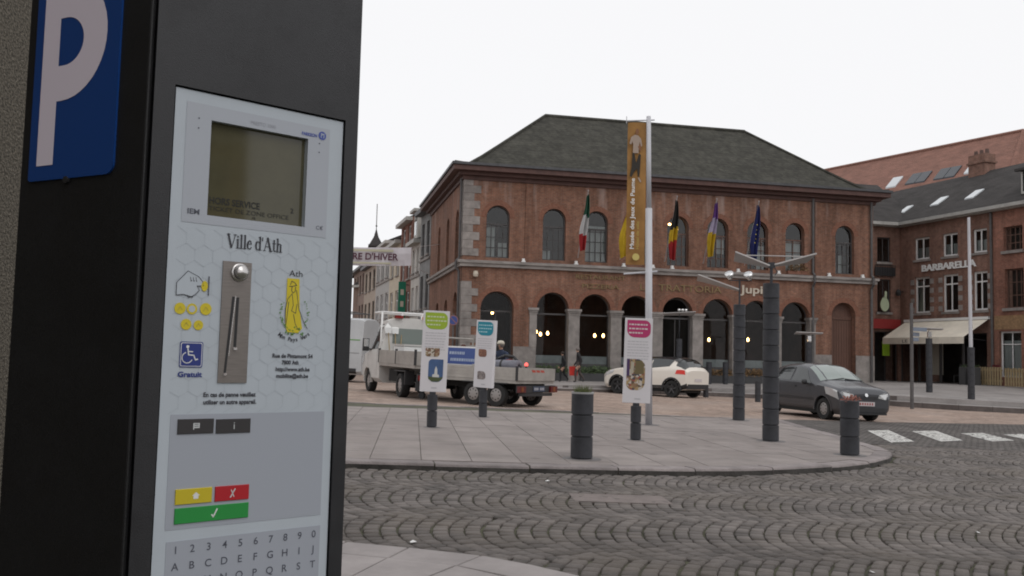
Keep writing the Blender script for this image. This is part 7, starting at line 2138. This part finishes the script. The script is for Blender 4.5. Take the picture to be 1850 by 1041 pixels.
# town emblem
k = MB(); put_text(k, 'Ath', .2490, YP, 1.4300, .0150, 1, width=.0255)
flat_poly(k, [(.2455, 1.3420), (.2735, 1.3420), (.2690, 1.4260), (.2455, 1.4260)], YP, 0)
flat_poly(k, [(.2455, 1.3420), (.2500, 1.3780), (.2530, 1.3850), (.2480, 1.4000), (.2700, 1.4000), (.2720, 1.3700), (.2780, 1.3400), (.2700, 1.3320), (.2500, 1.3330)], YP - .0002, 0)
for pts in ([(.2520, 1.4150), (.2545, 1.4215), (.2600, 1.4190), (.2640, 1.4145), (.2560, 1.4125), (.2500, 1.4120)], [(.2555, 1.4120), (.2545, 1.4050), (.2575, 1.4010), (.2615, 1.4040), (.2620, 1.4115)], [(.2560, 1.4000), (.2480, 1.3900), (.2440, 1.3720), (.2450, 1.3500)], [(.2640, 1.4060), (.2670, 1.3900), (.2700, 1.3740), (.2800, 1.3520), (.2880, 1.3400)], [(.2560, 1.3980), (.2590, 1.3800), (.2560, 1.3700), (.2640, 1.3660), (.2660, 1.3820)], [(.2500, 1.3850), (.2480, 1.3600), (.2460, 1.3420)], [(.2600, 1.3640), (.2640, 1.3480), (.2700, 1.3380)]):
    k.stroke(pts, .0011, YP - .0004, 1)
rl = random.Random(2)
for i in range(34):
    a = R(150 + i * 4.4) if i < 22 else R(-40 + (i - 22) * 8)
    cx, cz = (.262 + .0265 * math.cos(a) + rl.uniform(-.002, .002), 1.366 + .030 * math.sin(a) + rl.uniform(-.002, .002))
    q = rl.uniform(.0011, .0022); flat_poly(k, [(cx - q, cz), (cx, cz - q * .6), (cx + q, cz), (cx, cz + q)], YP - .0006, 2)
for i in range(26):
    cx, cz = rl.uniform(.246, .280), rl.uniform(1.329, 1.342); q = rl.uniform(.0011, .0020); flat_poly(k, [(cx - q, cz), (cx, cz - q), (cx + q, cz), (cx, cz + q)], YP - .0006, 2)
s_ = 'Mon Pays Vert'
for i, c in enumerate(s_):
    if c == ' ': continue
    a = R(-128 + i * 76 / 12); cx, cz = .2615 + .048 * math.cos(a), 1.3655 + .048 * math.sin(a)
    vs, fs = text_mesh(c, .0095, bold=.0002); k.add(vs, fs, 1, Matrix.Translation((cx, YP, cz)) @ Matrix.Rotation(-(a + R(90)), 4, 'Y') @ UP)
k.build('town_emblem', [m_yel, m_ink, m_grn], pn)
k = MB()
for s_, x0, z0, w_ in (('Rue de Pintamont 54', .2240, 1.2890, .077), ('7800 Ath', .2420, 1.2778, .032), ('http://www.ath.be', .2310, 1.2662, .065), ('mobilite@ath.be', .2325, 1.2548, .061)): put_text(k, s_, x0, YP, z0, .0095, width=w_, bold=.0003)
put_text(k, 'En cas de panne veuillez', .1055, YP, 1.2235, .0100, width=.091, bold=.0003); put_text(k, 'utiliser un autre appareil.', .1060, YP, 1.2115, .0100, width=.092, bold=.0003)
tag(k.build('small_lettering', m_ink, pn), kind='stuff')
# keys
def key(nm, a, b, z0, z1, m): 
    q = MB(); q.cbox(a, b, 0, z1 - z0, 0, .0022, .0006, M=Matrix.Translation((0, PY - .0005, z0)) @ Matrix.Rotation(R(90), 4, 'X')); return q.build(nm, m, pn)
YK = PY - .0030
m_kb = mat('black_key', (.035, .032, .034), .5); m_legend = mat('pale_legend', (.55, .57, .58), .5)
kb = key('key', .0655, .1250, 1.1650, 1.1885, m_kb); q = MB(); flat_poly(q, [(.0905, 1.1715), (.0920, 1.1715), (.0920, 1.1740), (.1010, 1.1740), (.1010, 1.1820), (.0905, 1.1820)], YK); q.stroke([(.0925, 1.1800), (.0990, 1.1800)], .0010, YK - .0003, 1); q.stroke([(.0925, 1.1770), (.0990, 1.1770)], .0010, YK - .0003, 1); q.build('key_legend', [m_legend, m_kb], kb)
kb = key('key', .1292, .1890, 1.1640, 1.1870, m_kb); q = MB(); put_text(q, 'i', .1580, YK, 1.1705, .0170); q.build('key_legend', m_legend, kb)
kb = key('key', .0672, .1275, 1.0545, 1.0785, mat('yellow_key', (.55, .44, .02), .45)); q = MB(); flat_poly(q, [(.0965, 1.0620), (.1045, 1.0620), (.1045, 1.0670), (.1070, 1.0670), (.1005, 1.0725), (.0940, 1.0670), (.0965, 1.0670)], YK); q.build('key_legend', m_white, kb)
kb = key('key', .1326, .1915, 1.0545, 1.0785, mat('red_key', (.42, .012, .02), .45)); q = MB(); q.stroke([(.1590, 1.0600), (.1665, 1.0730)], .0020, YK); q.stroke([(.1600, 1.0715), (.1650, 1.0605)], .0016, YK); q.build('key_legend', m_legend, kb)
kb = key('key', .0675, .1920, 1.0245, 1.0490, mat('green_key', (.02, .26, .05), .45)); q = MB(); q.stroke([(.1285, 1.0345), (.1310, 1.0310), (.1370, 1.0430)], .0022, YK); q.build('key_legend', m_white, kb)
k = MB()
for r_, row in enumerate(('1234567890', 'ABCDEFGHIJ', 'KLMNOPQRST')):
    for i, c in enumerate(row):
        put_text(k, c, .0725 + i * .02715, YP, .9785 - r_ * .0258, .0170, align='CENTER', bold=.0001)
tag(k.build('keypad_print', m_ink2, pn), kind='stuff')
